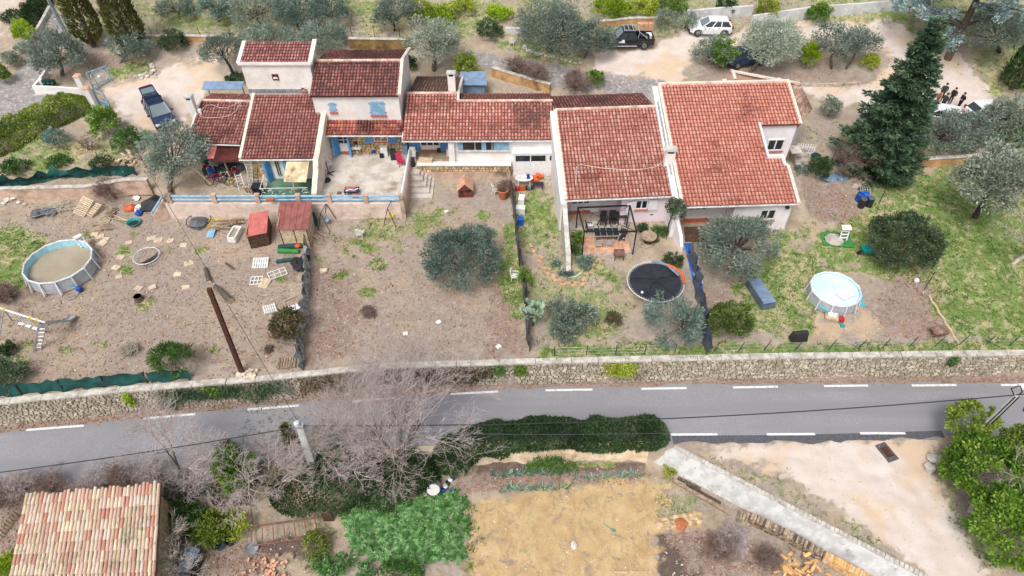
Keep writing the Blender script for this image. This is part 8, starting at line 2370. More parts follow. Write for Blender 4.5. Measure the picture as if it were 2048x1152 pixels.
# middle garden
ph=thing('playhouse','little brown wooden playhouse with a pale gabled roof by the terrace wall','playhouse',gp(931,386),R(3))
m=MB();w,d,e,rg_=.58,.6,.85,1.4;m.add([(-w,-d,0),(w,-d,0),(w,-d,e),(0,-d,rg_),(-w,-d,e),(-w,d,0),(w,d,0),(w,d,e),(0,d,rg_),(-w,d,e)],[(0,1,2,3,4),(5,9,8,7,6),(1,6,7,2),(0,4,9,5)]);m.build('body',pm('playhouse_wood',lin(128,62,52),lin(104,48,42),4,.7,.3),ph,world=False)
for s in(-1,1):
 for k in range(4):m=MB();y0,y1=-d-.1+k*.35,-d-.1+k*.35+.34;m.add([(0,y0,rg_+.05),(0,y1,rg_+.05),(s*.68,y1,e-.08),(s*.68,y0,e-.08),(0,y0,rg_+.0),(0,y1,rg_+.0),(s*.68,y1,e-.13),(s*.68,y0,e-.13)],[(0,1,2,3),(4,7,6,5),(3,2,6,7),(0,3,7,4),(1,5,6,2)]);m.build('roof_board',M['tile_floor'],ph,world=False)
for x,w_,z in((-.3,.3,.58),(.25,.5,.66)):m=MB();m.box((x,-d-.01,z),(w_,.03,.26));m.build('window',M['dark'],ph,world=False)
m=MB();m.box((-.3,-d-.012,.24),(.42,.03,.4));m.build('door',M['dark_red'],ph,world=False)
multi('flower_pot','big terracotta pot with heart ornament by the net fence','pot',1006,396,[('pot','terracotta',lambda m:m.lathe((0,0,0),[(.28,0),(.42,.55),(.46,.8),(.5,.82),(.5,.92),(.4,.92),(.38,.7)],18)),('soil','wood_dark',lambda m:m.lathe((0,0,.7),[(.39,0),(0,.02)],14))])
def swing(px,py,lab,seat,rz):multi('baby_swing',lab,'swing',px,py,[('leg','rust',lambda m,i=i,j=j:m.tube([(i*.75,j*.5,0),(i*.6,0,1.7)],.03,5)) for i in(-1,1) for j in(-1,1)]+[('top_bar','rust',lambda m:m.tube([(-.62,0,1.7),(.62,0,1.7)],.03,5)),('seat',seat,lambda m:[m.box((.1,0,.45),(.4,.35,.12)),m.box((.1,.17,.6),(.4,.06,.3))]),('rope','galv',lambda m:[m.tube([(x,0,.5),(x,0,1.7)],.012,4) for x in(-.08,.28)])],rz)
swing(655,450,'thin dark swing frame with pale blue baby seat, left of two at the terrace wall','light_blue',R(80));swing(785,440,'thin dark swing frame with yellow baby seat, right of two at the terrace wall','yellow',R(80))
one('block','pale concrete block lying in the middle garden near the torn fence','block',648,543,'slab',lambda m:m.box((0,0,.1),(.55,.32,.2)),R(8))
for px,py,lab in((811,668,'white sheet of paper on the bare ground under the great tree'),(877,645,'white scrap right of the white paper'),(997,694,'white box at the corner of the middle garden above the wall'),(893,424,'white scrap of cloth on the bare ground below the terrace')):one('scrap',lab,'scrap',px,py,'white_paint',lambda m:m.box((0,0,.05),(.34,.28,.07)),R(px%40))
# ---------------------------------------------------------------- left garden: sheds, swing set, heaps and odds and ends
def planks(m,a,b,c,d,n,gap=.06,t=.03,mb_each=None):
 """boards side by side over a quad a-b-c-d (boards run from a-b edge to d-c edge)"""
 for i in range(n):
  k0,k1=(i+gap)/n,(i+1-gap)/n;m.slab([a.lerp(b,k0),a.lerp(b,k1),d.lerp(c,k1),d.lerp(c,k0)],t)
def hut(name,label,px0,px1,py_front,roof4,z_e,z_r,roofmat_,wallmat_,n,wav=0):
 """roof4: photo corners back-left, back-right, front-right, front-left of the roof"""
 BL,BR,FR,FL=[at(*q,z) for q,z in zip(roof4,(z_r,z_r,z_e,z_e))];g=min(hz(p.x,p.y) for p in(FL,FR));o=thing(name,label,'shed',(FL.x,FL.y,g),world=True)
 for i in range(n):
  m=MB();k0,k1=i/n,(i+.96)/n;p=[FL.lerp(FR,k0),FL.lerp(FR,k1),BL.lerp(BR,k1),BL.lerp(BR,k0)]
  if wav:m.sheet([[p[0].lerp(p[1],k/4)+Vector((0,0,.05*(k%2))) for k in range(5)],[p[3].lerp(p[2],k/4)+Vector((0,0,.05*(k%2))) for k in range(5)]])
  else:m.slab(p,.05)
  m.build('roof_sheet',M[roofmat_],o)
 ins=lambda a,b:a.lerp(b,.06);c=[ins(FL,BR),ins(FR,BL),ins(BR,FL),ins(BL,FR)]
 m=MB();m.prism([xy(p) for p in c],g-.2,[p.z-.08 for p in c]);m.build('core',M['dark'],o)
 for a,b in((c[0],c[1]),(c[1],c[2]),(c[3],c[0])):
  nb=9;f=Face(a,b);L=(Vector(xy(b))-Vector(xy(a))).length
  for k in range(nb):m=MB();z0,z1=g+(a.z-.1-g)*k/nb,g+(a.z-.1-g)*(k+.9)/nb;m.a=(k*.37)%1;f.box(m,0,L,z0,z1,.0,.03);m.build('board',M[wallmat_],o)
 m=MB();f=Face(c[0],c[1]);L=(c[1]-c[0]).length
 for u in(.0,L*.5,L-.06):f.box(m,u,u+.07,g,c[0].z-.1,.03,.05)
 m.build('door_posts',M['wood_dark'],o);return o
hut('garden_shed','brown metal-roofed wooden shed against the terrace wall',553,627,488,((559,404),(625,402),(616,459),(552,459)),4.55,4.9,'sheet_brown','wood_pale',5)
hut('hutch','little hutch with salmon corrugated roof and dark board sides, left of the brown shed',495,537,492,((499,427),(537,422),(534,466),(491,475)),3.95,4.25,'sheet_salmon','wood_dark',8,1)
one('green_sheet','teal green tarp hanging from the corner of the brown shed','tarp',627,452,'net_green',lambda m:m.sheet([[(-.1,0,1.5),(.35,.05,1.4)],[(-.05,-.2,.9),(.5,-.1,.7)],[(0,-.3,.2),(.4,-.2,.1)]]))
for px,py,mt,lab,rz,sc in((582,497,'net_green','rolled dark green artificial turf in front of the brown shed',5,1.2),(578,506,'turf','brighter green turf roll in front of the brown shed',-4,1.1),(572,524,'net_green','flattened dark green turf piece among the scrap',10,.9)):one('turf_roll',lab,'roll',px,py,mt,lambda m:m.tube([(-.75,0,.17),(.75,.05,.17)],.17,9),R(rz),sc=sc)
one('orange_sack','orange sack on top of the turf rolls','sack',597,497,'orange',lambda m:m.ball((0,0,.3),.24,8,6,.6));one('black_sack','black plastic sheeting heaped against the torn net fence','sheeting',600,528,'black',lambda m:[m.ball((x,y,.15),.45,7,5,.6,.3,random.Random(int(x*9))) for x,y in((-.3,0),(.3,.3),(.1,-.5))])
def pallet(px,py,lab,rz,tilt=(0,0),mt='wood_pale',L=1.2,W_=.9,n=7,z=0):
 t=thing('pallet',lab,'pallet',gp(px,py));t.rotation_euler=(tilt[0],tilt[1],R(rz));t.location.z+=.05+z
 for k in range(n):m=MB();m.a=(k*.41)%1;m.box((-L/2+L*(k+.5)/n,0,.12),(L/n*.68,W_,.03));m.build('slat',M[mt],t,world=False)
 for j in(-1,0,1):m=MB();m.box((0,j*(W_/2-.06),.05),(L,.09,.09));m.build('bearer',M[mt],t,world=False)
pallet(172,420,'pale pallet leaning on the scrap heap below the pink wall, left of two',62,(.0,-.5),L=1.6,W_=1.3,n=10,z=.25);pallet(190,424,'pale pallet leaning on the scrap heap below the pink wall, right of two',62,(0,-.35),L=1.3,W_=.9,z=.15)
pallet(522,528,'whitewashed crate panel below the hutch',4,(.25,0),'white_plastic');pallet(540,620,'small white slatted panel lying near the bronzed bush',25,(.0,.1),'white_plastic',.9,.8,6);pallet(575,728,'weathered grey pallet at the wall below the bronzed bush',6,(0,0),'wood');pallet(1492,1040,'weathered pallet against the foot of the concrete bank',-28,(.5,0),'wood');pallet(502,400,'upright raw pallet on the terrace by the white lattice fence',80,(0,1.2),'wood_pale',.9,.6,4,.9)
for px,py,lab,rz,W_ in((555,548,'pale window frame lying among the scrap, the larger of two',30,1.3),(513,562,'white window sash lying among the scrap',5,.8)):one('window_frame',lab,'window frame',px,py,'white_plastic',lambda m:[m.box((0,y,.06),(W_,.06,.05)) for y in(-.4,0,.4)]+[m.box((x*W_/2,0,.065),(.06,.86,.05)) for x in(-1,-.33,.33,1)],R(rz))
one('board','tan board lying beside the pale window frame','board',530,568,'wood_pale',lambda m:m.box((0,0,.08),(.7,.9,.03),rx=.12),R(-15));one('white_sheet','crumpled white sheet behind the bronzed bush','sheet',592,620,'white_paint',lambda m:[m.box((-.35,0,.1),(.7,.6,.1),rz=.2),m.box((.3,.1,.14),(.8,.5,.12),rz=-.15,ry=.1)])
r=random.Random(17)
def stickpile(name,lab,cat,px,py,n,L,w,mat,spread,rz0=None,part='plank',flat=.5,hgt=.25):
 t=thing(name,lab,cat,gp(px,py))
 for k in range(n):
  m=MB();m.a=r.random();a=(rz0+r.gauss(0,.15)) if rz0 is not None else r.uniform(0,3.14);l=L*r.uniform(.6,1.1);m.box((r.gauss(0,spread[0]),r.gauss(0,spread[1]),.05+r.random()*hgt),(l,w*r.uniform(.7,1.3),w*flat),rz=a,ry=r.uniform(-.18,.18));m.build(part,M[mat] if r.random()<.75 else M['wood'],t,world=False)
stickpile('firewood_heap','heap of split pale firewood above the green shade net','firewood',249,330,46,.5,.13,'wood_pale',(.55,.5),None,'log',.8,.6)
stickpile('plank_pile','stack of long weathered boards behind the bathtub','planks',458,450,12,2.2,.16,'wood',(.35,.25),.06);stickpile('plank_pile','few upright weathered boards by the scrap heap','planks',225,428,8,1.3,.09,'wood',(.2,.25),1.4);stickpile('plank_pile','broken sticks and laths right of the small scrap heap','planks',245,440,7,1.1,.05,'wood_pale',(.5,.2),-.4)
stickpile('stick_heap','little heap of boards and sticks above the paving slabs','sticks',208,458,7,.8,.1,'wood',(.4,.2),.3);stickpile('stick_heap','tangle of sticks leaning on the torn net fence by the brown shed','sticks',640,480,9,1.4,.05,'wood',(.3,.4),-.8,hgt=.9)
stickpile('scrap_heap','scatter of pale scrap wood right of the lying logs','scrap wood',560,600,10,.8,.05,'wood_pale',(.8,.5));stickpile('rubble_heap','heap of pink broken rubble at the bottom edge below the rusty frame','rubble',545,1138,46,.2,.15,'tile_floor',(.8,.3),None,'brick',.8,.2)
def heap(name,lab,cat,px,py,mats,n,s,spread):
 for k in range(n):g=gp(px,py);m=MB();m.ball((0,0,s*.35),s*r.uniform(.6,1.1),7,5,.6,.3,r);o=m.build(name,M[mats[k%len(mats)]],None,world=False);o.location=g+Vector((r.gauss(0,spread),r.gauss(0,spread*.8),0));o.location.z=hz(o.location.x,o.location.y);setp(o,lab[k%len(lab)],cat)
heap('cushion',['orange-brown sofa cushion in the scrap heap below the pink wall'],'cushion',258,418,['orange'],1,.5,.05);heap('sack',['white sack in the scrap heap below the pink wall'],'sack',276,419,['white_paint'],1,.45,.05);heap('tarp_heap',['crumpled blue tarp in the scrap heap'],'tarp',278,430,['deep_blue'],1,.5,.02);heap('plastic_bag',['white bags behind the orange cushion'],'bag',274,398,['white_plastic'],1,.4,.02)
one('plastic_sheet','black plastic sheet at the right end of the scrap heap','sheet',304,414,'black',lambda m:m.sheet([[(-.8,-.7,.1),(0,-.8,.3),(.7,-.6,.05)],[(-.7,0,.5),(.1,.1,.7),(.8,0,.4)],[(-.4,.8,.2),(.2,.9,.6),(.9,.7,.3)]]))
one('net_heap','grey netted bundle at the left end of the garden below the pink wall','net heap',90,428,'net_grey',lambda m:[m.ball((x,y,.1),.5,8,5,.55,.3,random.Random(k)) for k,(x,y) in enumerate(((-.5,-.1),(0,.2),(.45,.1)))]);one('twig_bundle','pale cut branches right of the netted bundle','branches',120,418,'twig_pale',lambda m:[m.tube([(r.gauss(0,.3),r.gauss(0,.3),.05),(r.gauss(0,.9),r.gauss(0,.6),r.uniform(.1,.6))],.02,4) for k in range(60)])
multi('basin','turquoise round plastic basin holding dark water','basin',269,449,[('bowl','teal',lambda m:m.lathe((0,0,0),[(.32,0),(.5,.28),(.54,.28),(.5,.26),(.4,.1)],18)),('water','black',lambda m:m.lathe((0,0,.12),[(.41,0),(0,.001)],18))])
multi('bathtub','white bathtub with rusty brown water standing in the left garden','bathtub',472,474,[('tub','white_paint',lambda m:[m.box((0,y,.3),(.6 if abs(y)>.5 else .6,.12,.5)) for y in(-.68,.68)]+[m.box((x,0,.3),(.1,1.25,.5)) for x in(-.3,.3)]),('water','water_murky',lambda m:m.box((0,0,.36),(.5,1.24,.04)))],R(-6))
multi('swing_trampoline_ring','big black ring with grey netting leaning at the terrace wall','ring',400,447,[('ring','black_metal',lambda m:m.tube(circ(.95,24,.35),.035,6,cap=False)),('netting','net_grey',lambda m:m.ball((.0,.0,.15),.7,9,5,.3,.25,r))])
one('hose','yellow garden hose coiled by the terrace wall','hose',430,447,'yellow',lambda m:m.tube([(math.cos(k*.7)*(.3+.02*k),math.sin(k*.7)*(.25+.015*k),.05+.02*(k%3)) for k in range(30)],.025,5,cap=False));one('foam_board','light blue foam board left of the bathtub','board',423,470,'light_blue',lambda m:m.box((0,0,.15),(.55,.8,.06),rx=.2))
for(a,b,rr,lab) in(((412,540),(420,568),.17,'upright-looking pale log beside the brown steel post top'),((432,577),(464,606),.22,'long thick log lying right of the brown steel post'),((452,528),(470,542),.1,'short brown log in the scrap by the swing')):
 P,Q=gp(*a),gp(*b);t=thing('log',lab,'log',P,world=True);z=Vector((0,0,rr));m=MB();m.tube([P+z,Q+z],[rr*.9,rr],10,cap=False);m.build('bark',M['bark'],t);m=MB();d=(Q-P).normalized();m.tube([P+z-d*.01,P+z],rr*.88,10);m.tube([Q+z,Q+z+d*.01],rr*.98,10);m.build('cut_end',M['wood_pale'],t)
multi('tree_stump','round hollow tree stump on the bare left garden','stump',279,600,[('bark','bark',lambda m:m.lathe((0,0,0),[(.36,0),(.3,.15),(.29,.42)],12)),('cut_top','wood',lambda m:m.lathe((0,0,.42),[(.28,0),(0,.0)],12))])
# swing set with slide
sw=thing('swing_set','white and yellow swing set with ladder and slide at the left picture edge','swing set',gp(60,690),world=True)
gA,gB=gp(4,672),gp(70,698);tA,tB2=aty(2,612,gA.y+.5),aty(84,648,gB.y+.6);za=(tA.z+tB2.z)/2;tA.z=tB2.z=za
def tub(nm,pts,rr,mt):m=MB();m.tube(pts,rr,6);m.build(nm,M[mt],sw)
tub('crossbeam',[tA+(tA-tB2)*.3,tB2+(tB2-tA)*.15],.06,'white_paint');sd=Vector((0,.9,0))
for T_,g in((tA,gA),(tB2,gB)):
 for s in(-1,1):q=Vector((g.x,T_.y,0))+sd*s;q.z=hz(q.x,q.y);tub('leg',[T_,q],.045,'galv')
for k in(.1,.3,.5):
 c=tA.lerp(tB2,k);m=MB();m.tube([c,c+Vector((.25,-.1,-1.2))],.015,4);m.tube([c+(tB2-tA)*.1,c+(tB2-tA)*.1+Vector((.25,-.1,-1.2))],.015,4);m.bar(c+Vector((.2,-.1,-1.2)),c+(tB2-tA)*.1+Vector((.3,-.1,-1.2)),.2,.04);m.build('swing_seat',M['white_paint'],sw)
for k in(.02,.75,.92):c=tA.lerp(tB2,k);m=MB();m.box(c,(.16,.16,.16));m.build('yellow_joint',M['yellow'],sw)
p0,p1=gp(76,700),aty(92,660,gp(76,700).y+.5);lw=Vector((.2,0,0))
for s in(-1,1):tub('ladder_rail',[p0+lw*s,Vector((p1.x,p1.y,za-.3))+lw*s],.035,'galv')
for k in range(6):q=p0.lerp(Vector((p1.x,p1.y,za-.3)),(k+.7)/6.5);m=MB();m.bar(q-lw,q+lw,.09,.03);m.build('ladder_step',M['white_paint'],sw)
s0,s1=Vector((p1.x+.05,p1.y+.1,za-.35)),gp(150,634)+Vector((0,0,.12));m=MB();n=8;rows=[]
sx=(s1-s0);sx.z=0;sx.normalize();sy=Vector((-sx.y,sx.x,0))
for i in range(n+1):k=i/n;c=s0.lerp(s1,k)+Vector((0,0,.12*math.sin(k*6.28)-.15*math.sin(k*3.14)));rows.append([c+sy*.27+Vector((0,0,.14)),c+sy*.22,c-sy*.22,c-sy*.27+Vector((0,0,.14))])
m.sheet(rows);m.sheet([[p-Vector((0,0,.03)) for p in q][::-1] for q in rows]);m.build('slide',M['pool_grey'],sw)
# ---------------------------------------------------------------- terrace clutter
def bike(px,py,lab,mt,rz,sc=1,z=TER):
 W2=[((-.5,0),.33),((.52,0),.33)]
 t=multi('bicycle',lab,'bicycle',px,py,[('frame',mt,lambda m:[m.tube(p,.028,5) for p in([(-.5,0,.33),(-.1,0,.33),(.36,0,.78),(-.2,0,.8),(-.1,0,.33)],[(-.5,0,.33),(-.2,0,.8),(-.22,0,.9)],[(.52,0,.33),(.34,0,.92)])]),('saddle','black',lambda m:m.box((-.24,0,.92),(.26,.14,.06))),('handlebar','black_metal',lambda m:m.tube([(.38,-.28,.98),(.33,0,.94),(.38,.28,.98)],.02,5))]+[('wheel','tyre',lambda m,x=x:[m.tube([(x+.33*math.cos(a),0,.33+.33*math.sin(a)) for a in[6.2832*k/18 for k in range(19)]],.035,5,cap=False)]+[m.bar((x,0,.33),(x+.3*math.cos(a),0,.33+.3*math.sin(a)),.01,.01,up=(0,1,0)) for a in[6.2832*k/8 for k in range(8)]]) for x in(-.5,.52)],R(rz),None,z,sc);t.rotation_euler=(R(-35),0,R(rz));return t
bike(434,368,'red and white bicycle leaning in front of the heap under the shelter','red',20);bike(462,372,'orange-yellow child bicycle beside the step ladder','yellow',-15,.8);bike(449,362,'white bicycle between the red and the yellow one','white_paint',10,.9)
bike(1216,456,'dark bicycle leaning among the black chairs of the porch','black',5,1,0)
r=random.Random(29);jm=['grey_cloth','white_plastic','red','cover_grey','black','galv','deep_blue','black_cloth','wood_dark','green_plastic']
names=('crate','box','bucket','bag','toolbox')
for k in range(34):
 px,py=416+(k%12)*6+r.uniform(-2,2),330+(k//12)*9+r.uniform(-2,2);s=r.uniform(.22,.4);mt=jm[k%10]
 one(names[k%5],'%s %s in the jumble under the red shelter'%({'grey_cloth':'dark grey','white_plastic':'white','red':'red','cover_grey':'slate grey','black':'black','galv':'metal grey','deep_blue':'blue','black_cloth':'matt black','wood_dark':'brown','green_plastic':'dark green'}[mt],names[k%5]),names[k%5],px,py,mt,(lambda m:m.lathe((0,0,0),[(s*.8,0),(s,s*1.6),(s*.9,s*1.6),(s*.7,.1)],10)) if k%5==2 else(lambda m:m.ball((0,0,s*.6),s,7,5,.8,.2,r)) if k%5==3 else(lambda m:[m.box((0,0,s*.7),(s*2,s*1.5,s*1.4),taper=.92),m.box((0,0,s*1.45),(s*2.05,s*1.55,.05))]),r.uniform(0,3),'jumble under the shelter',z=TER+.01)
t=one('ladder','long aluminium ladder leaning on the eave of the tower house','ladder',502,372,'alu',ladder_fn(3.0,.42,11),z=TER);lean(t,R(-22),R(-8));t=one('ladder','brown wooden ladder on the stone wall behind the aluminium ladder','ladder',512,366,'wood_dark',ladder_fn(2.0,.4,7),z=TER);lean(t,R(-25),R(-12))
t=one('step_ladder','small white step ladder in front of the jumble','ladder',484,370,'white_paint',lambda m:[ladder_fn(1.3,.45,4)(m),[m.bar((s*.22,0,1.3),(s*.24,-.6,0),.04,.03) for s in(-1,1)]],z=TER);lean(t,R(10),R(15))
m=MB();aw=[at(573,321,6.35),at(619,321,6.35),at(612,365,5.75),at(567,364,5.75)];aw_t=thing('awning','yellowed corrugated plastic awning over the green terrace floor','awning',(aw[3].x,aw[3].y,TER),world=True)
m.sheet([[aw[0].lerp(aw[3],j/4).lerp(aw[1].lerp(aw[2],j/4),i/40)+Vector((0,0,.03*(i%2))) for i in range(41)] for j in range(5)]);m.build('corrugated_sheet',M['sheet_yellow'],aw_t)
p=aw[3].lerp(aw[2],.4);m=MB();m.bar(p-Vector((0,0,.02)),Vector((p.x+.15,p.y-.6,TER)),.07,.07);m.build('prop',M['wood'],aw_t)
lf=thing('lattice_fence','white crazy-branch metal lattice fence round the green terrace floor','fence',at(575,392,TER),world=True)
r=random.Random(3);A_,B_,C_=at(526,396,TER),at(620,394,TER),at(534,368,TER)
for p,q,n in((A_,B_,30),(C_,A_,12)):
 for z in(.05,.95):m=MB();m.bar(p+Vector((0,0,z)),q+Vector((0,0,z)),.04,.04);m.build('rail',M['white_paint'],lf)
 m=MB()
 for k in range(n):c=p.lerp(q,r.random())+Vector((0,0,r.uniform(.1,.85)));e=p.lerp(q,r.random());d=Vector(((q-p).normalized()))*r.uniform(-.4,.4)+Vector((0,0,r.uniform(-.35,.35)));e=c+d;e.z=min(max(e.z,TER+.06),TER+.94);m.tube([c,c.lerp(e,.5)+Vector((0,0,.05)),e],.018,4)
 m.build('branches',M['white_paint'],lf)
one('water_tank','dark navy bin beside the white lattice fence','bin',519,388,'navy_cloth',lambda m:[m.box((0,0,.4),(.75,.7,.8),taper=.95),m.box((0,0,.84),(.8,.75,.08))],z=TER)
for px,py,mt,d,lab in((656,303,'tarp_blue',(.3,.35,1.3),'blue roll standing in the corner of the stone porch'),(665,309,'white_plastic',(.55,.4,.7),'tilted white bin in the corner of the stone porch'),(770,310,'white_plastic',(.62,.58,.85),'white washing machine in the stone porch'),(722,303,'black',(1.9,.5,.55),'long dark sideboard covered with laundry in the stone porch'),(788,318,'black',(.5,.4,.95),'black cover standing beside the stone pier'),(812,308,'cover_slate',(.45,.3,.9),'pale blue boiler casing in the porch by the stone pier'),(852,327,'wood_pale',(1.2,.55,.42),'low pale wooden chest on the porch edge'),(899,310,'white_paint',(.5,.4,.7),'white cabinet at the right end of the porch'),(878,304,'black',(.3,.3,.35),'black pot by the blue porch shutter'),(827,331,'black_cloth',(.22,.45,.55),'black dog-shaped sack at the head of the garden steps'),(748,305,'deep_blue',(.45,.4,.3),'blue bag at the right end of the sideboard'),(764,314,'navy_cloth',(.35,.35,.35),'dark blue bucket in front of the washing machine')):
 one('cabinet' if d[2]>.6 else 'box',lab,'household item',px,py,mt,lambda m:[m.box((0,0,d[2]/2),d,taper=.93),m.box((0,0,d[2]+.015),(d[0]*.95,d[1]*.95,.03))],R((px*7)%20-10),z=TER+.025)
one('laundry','white and blue laundry heaped on the dark sideboard','laundry',716,298,'white_plastic',lambda m:[m.ball((-.5+.3*k,0,.1),.24,7,5,.5,.3,r) for k in range(3)],z=TER+.6);one('towel','pink towel hanging in front of the stone porch wall','towel',738,297,'pinkc',lambda m:[m.box((0,0,.45),(.34,.06,.9),taper=.7),m.tube([(0,0,.9),(0,.05,1.2)],.03,5)],z=TER+.35)
multi('parasol_stand','round black parasol stand on the pale terrace','parasol stand',653,361,[('base','black',lambda m:m.lathe((0,0,0),[(.36,0),(.34,.08),(.08,.1),(0,.1)],18)),('tube','black_metal',lambda m:m.tube([(0,0,.1),(.05,.3,.9)],.03,6))],z=TER+.02);one('cross_stand','folded black cross-shaped stand beside the white armchair','stand',658,348,'black_metal',lambda m:[m.tube([(-.4,-.3,.05),(.4,.3,.08)],.04,5),m.tube([(-.4,.3,.05),(.4,-.3,.08)],.04,5),m.tube([(0,0,.05),(-.1,.2,1.1)],.04,5)],z=TER+.02)
multi('game_table','low black table with red, white and blue print near the railing','table',705,388,[('tabletop','black',lambda m:m.box((0,0,.42),(1.15,.75,.08))),('print_red','sill',lambda m:m.box((-.1,.15,.463),(.8,.36,.006))),('print_white','white_paint',lambda m:[m.tube([(-.45,-.2,.462),(-.1,.0,.462),(.2,-.15,.462),(.5,.15,.462)],.05,4)]),('print_blue','deep_blue',lambda m:m.tube([(-.4,-.3,.462),(.1,-.2,.462),(.45,-.25,.462)],.06,4))]+[('leg','black',lambda m,i=i,j=j:m.bar((i*.5,j*.3,0),(i*.5,j*.3,.4),.07,.07)) for i in(-1,1) for j in(-1,1)],0,None,TER+.02)
one('drain_grate','small square rusty drain grate in the pale terrace floor','grate',679,386,'rust_pale',lambda m:[m.box((0,0,.012),(.38,.38,.02))]+[m.box((-.15+.075*k,0,.028),(.03,.34,.012)) for k in range(5)],z=TER+.016)
for i,(px,py,lab) in enumerate(((541,401,'terracotta box hung on the railing by the lattice fence'),(712,394,'terracotta box hung on the railing by the printed table'))):one('flower_box',lab,'flower box',px,py,'terracotta',lambda m:m.box((0,0,.1),(.5,.25,.22),taper=1.15),z=TER+.6)
one('turf_strip','strip of bright green artificial turf behind the white coping of the terrace','turf',955,327,'turf',lambda m:[m.box((0,0,.02),(4.2,.5,.04)),m.box((-2.6,-.2,.025),(2.4,.22,.03))],z=TER+.022);one('hoop','black bent pipe lying over the green turf strip','pipe',955,318,'black',lambda m:m.tube([(-1.9+.38*k,-.1,.9-.85*math.sin(math.pi*k/10)) for k in range(11)],.035,5),z=TER+.03)
# rear of the row
one('shed_roof','small blue-grey sheet-roofed lean-to behind the long low house','lean-to',946,190,'cover_slate',lambda m:[m.slab([(-1.4,-.8,1.5),(1.4,-.8,1.5),(1.2,.9,1.95),(-1.1,.9,1.95)],.06),m.box((0,.1,.7),(2.3,1.3,1.4))]);one('blue_door','bright blue door panel behind the chimney of the long low house','door',911,192,'blue_paint',lambda m:m.box((0,0,.9),(.8,.12,1.8)));one('grey_canopy','grey blue sheet canopy behind the lean-to house','canopy',458,214,'cover_slate',lambda m:[m.slab([(-1.7,-.5,2.1),(1.9,-.5,2.1),(1.9,.5,2.35),(-1.7,.5,2.35)],.06)]+[m.bar((x,.3,0),(x,.3,2.2),.08,.08) for x in(-1.5,1.7)])
r=random.Random(2);M['rock']=pm('pale_rock',lin(212,206,196),lin(170,164,154),3,.9,.5,10,rv=.15);rv_=[]
for k in range(5):m=MB();m.ball((0,0,.15),.3,7,5,.8,.3,r);rv_.append(m.mesh('rock',M['rock']))
rw_=[m.copy() for m in rv_]
for m in rw_:m.materials[0]=M['stone_warm']
def rocks(pts,lab,grp,s=(.5,1),V=rv_):
 for q in pts:o=bpy.data.objects.new('rock',r.choice(V));o.location=gp(*q);o.rotation_euler=(0,0,r.uniform(0,6));k=r.uniform(*s);o.scale=(k,k,k*.8);setp(link(o),lab,'rock',grp)
rocks([(1048,92),(1050,98),(1056,103),(1062,106),(1068,108),(1075,110),(1082,111),(1091,113),(1098,115),(1106,116),(1114,118),(1122,120),(1131,122),(1140,125),(1150,127),(1160,128)],'pale rock edging the grassy lane bank below the big olive','rocks edging the lane bank')
rocks([(272,154),(280,152),(288,151),(295,153),(303,148),(308,143),(306,136),(303,131),(298,127),(312,150),(284,156),(293,147)],'pale rock in the heap on the bank above the driveway','rocks above the driveway',(.4,.9))
rocks([(16,402),(38,406),(28,398),(8,408),(52,410)],'pale rock lying at the left end below the pink garden wall','rocks below the pink wall',(.5,1.1));rocks([(1862,920),(1866,935),(1874,917),(1858,938)],'pale boulder at the edge of the vivid green shrubs by the gravel mouth','boulders by the gravel mouth',(.6,1.3))
rocks([(1318+(k%14)*6.2,1040+(k//14)*8-(k%14)*.9) for k in range(42)],'ochre stone in the rubble row beside the sandy plot','stones of the rubble row',(.35,.7),rw_);one('boulder','large rust-orange boulder in the rubble row beside the sandy plot','boulder',1362,1050,'terracotta',lambda m:m.ball((0,0,.1),.42,8,6,.6,.2,r))
# ---------------------------------------------------------------- vegetable garden clutter
def logrow(name,lab,pts,n,rows,ln,rr,mats):
 P=[gp(*q) for q in pts];t=thing(name,lab,'firewood',P[0],world=True)
 for k in range(n):
  f=k/n*(len(P)-1);i=int(f);p=P[i].lerp(P[min(i+1,len(P)-1)],f-i);d=(P[min(i+1,len(P)-1)]-P[i]).normalized();s=Vector((-d.y,d.x,0))
  for j in range(rows):m=MB();m.a=r.random();q=p+Vector((0,0,rr+j*rr*1.7))+d*r.uniform(-.04,.04);q.z=hz(p.x,p.y)+rr+j*rr*1.7;m.tube([q-s*ln*r.uniform(.4,.5),q+s*ln*r.uniform(.4,.5)],rr*r.uniform(.75,1.1),6);m.build('log',M[mats[int(r.random()*len(mats))]],t)
logrow('firewood_row','long row of stacked firewood with grey ends along the concrete bank',[(1500,1043),(1580,1082),(1640,1116)],40,4,.5,.10,['bark','wood','wood']);logrow('firewood_row','fresh orange-ended firewood row at the bottom edge by the concrete bank',[(1646,1120),(1728,1164)],24,4,.5,.10,['log_end','log_end','wood_pale'])
stickpile('firewood_heap','tumbled heap of fresh split logs at the bottom edge','firewood',1590,1138,60,.55,.15,'log_end',(.75,.4),None,'log',.75,.35)
for a,b,mt,w,lab in(((1345,962),(1462,1030),'wood',.28,'long grey beam lying along the foot of the concrete bank'),((1372,972),(1440,1010),'wood_dark',.2,'shorter brown beam between the grey beam and concrete bank'),((1355,958),(1400,980),'bark',.16,'dark pole lying on the beams by the citrus bush')):P,Q=gp(*a),gp(*b);m=MB();m.bar(P+Vector((0,0,.15)),Q+Vector((0,0,.15)),w,.14);setp(m.build('beam',M[mt]),lab,'beam')
fr=thing('rusty_frame','rusty pipe frame of an old bed laid over the grassy plot below the road','frame',gp(570,1085),world=True);c=[gp(*q)+Vector((0,0,.5)) for q in((506,1090),(606,1075),(632,1040),(506,1060))]
c=[gp(*q)+Vector((0,0,.45)) for q in((507,1098),(640,1080),(632,1042),(507,1060))]
for i in range(4):m=MB();m.bar(c[i],c[(i+1)%4],.08,.08);m.build('rail',M['rust_pale'],fr)
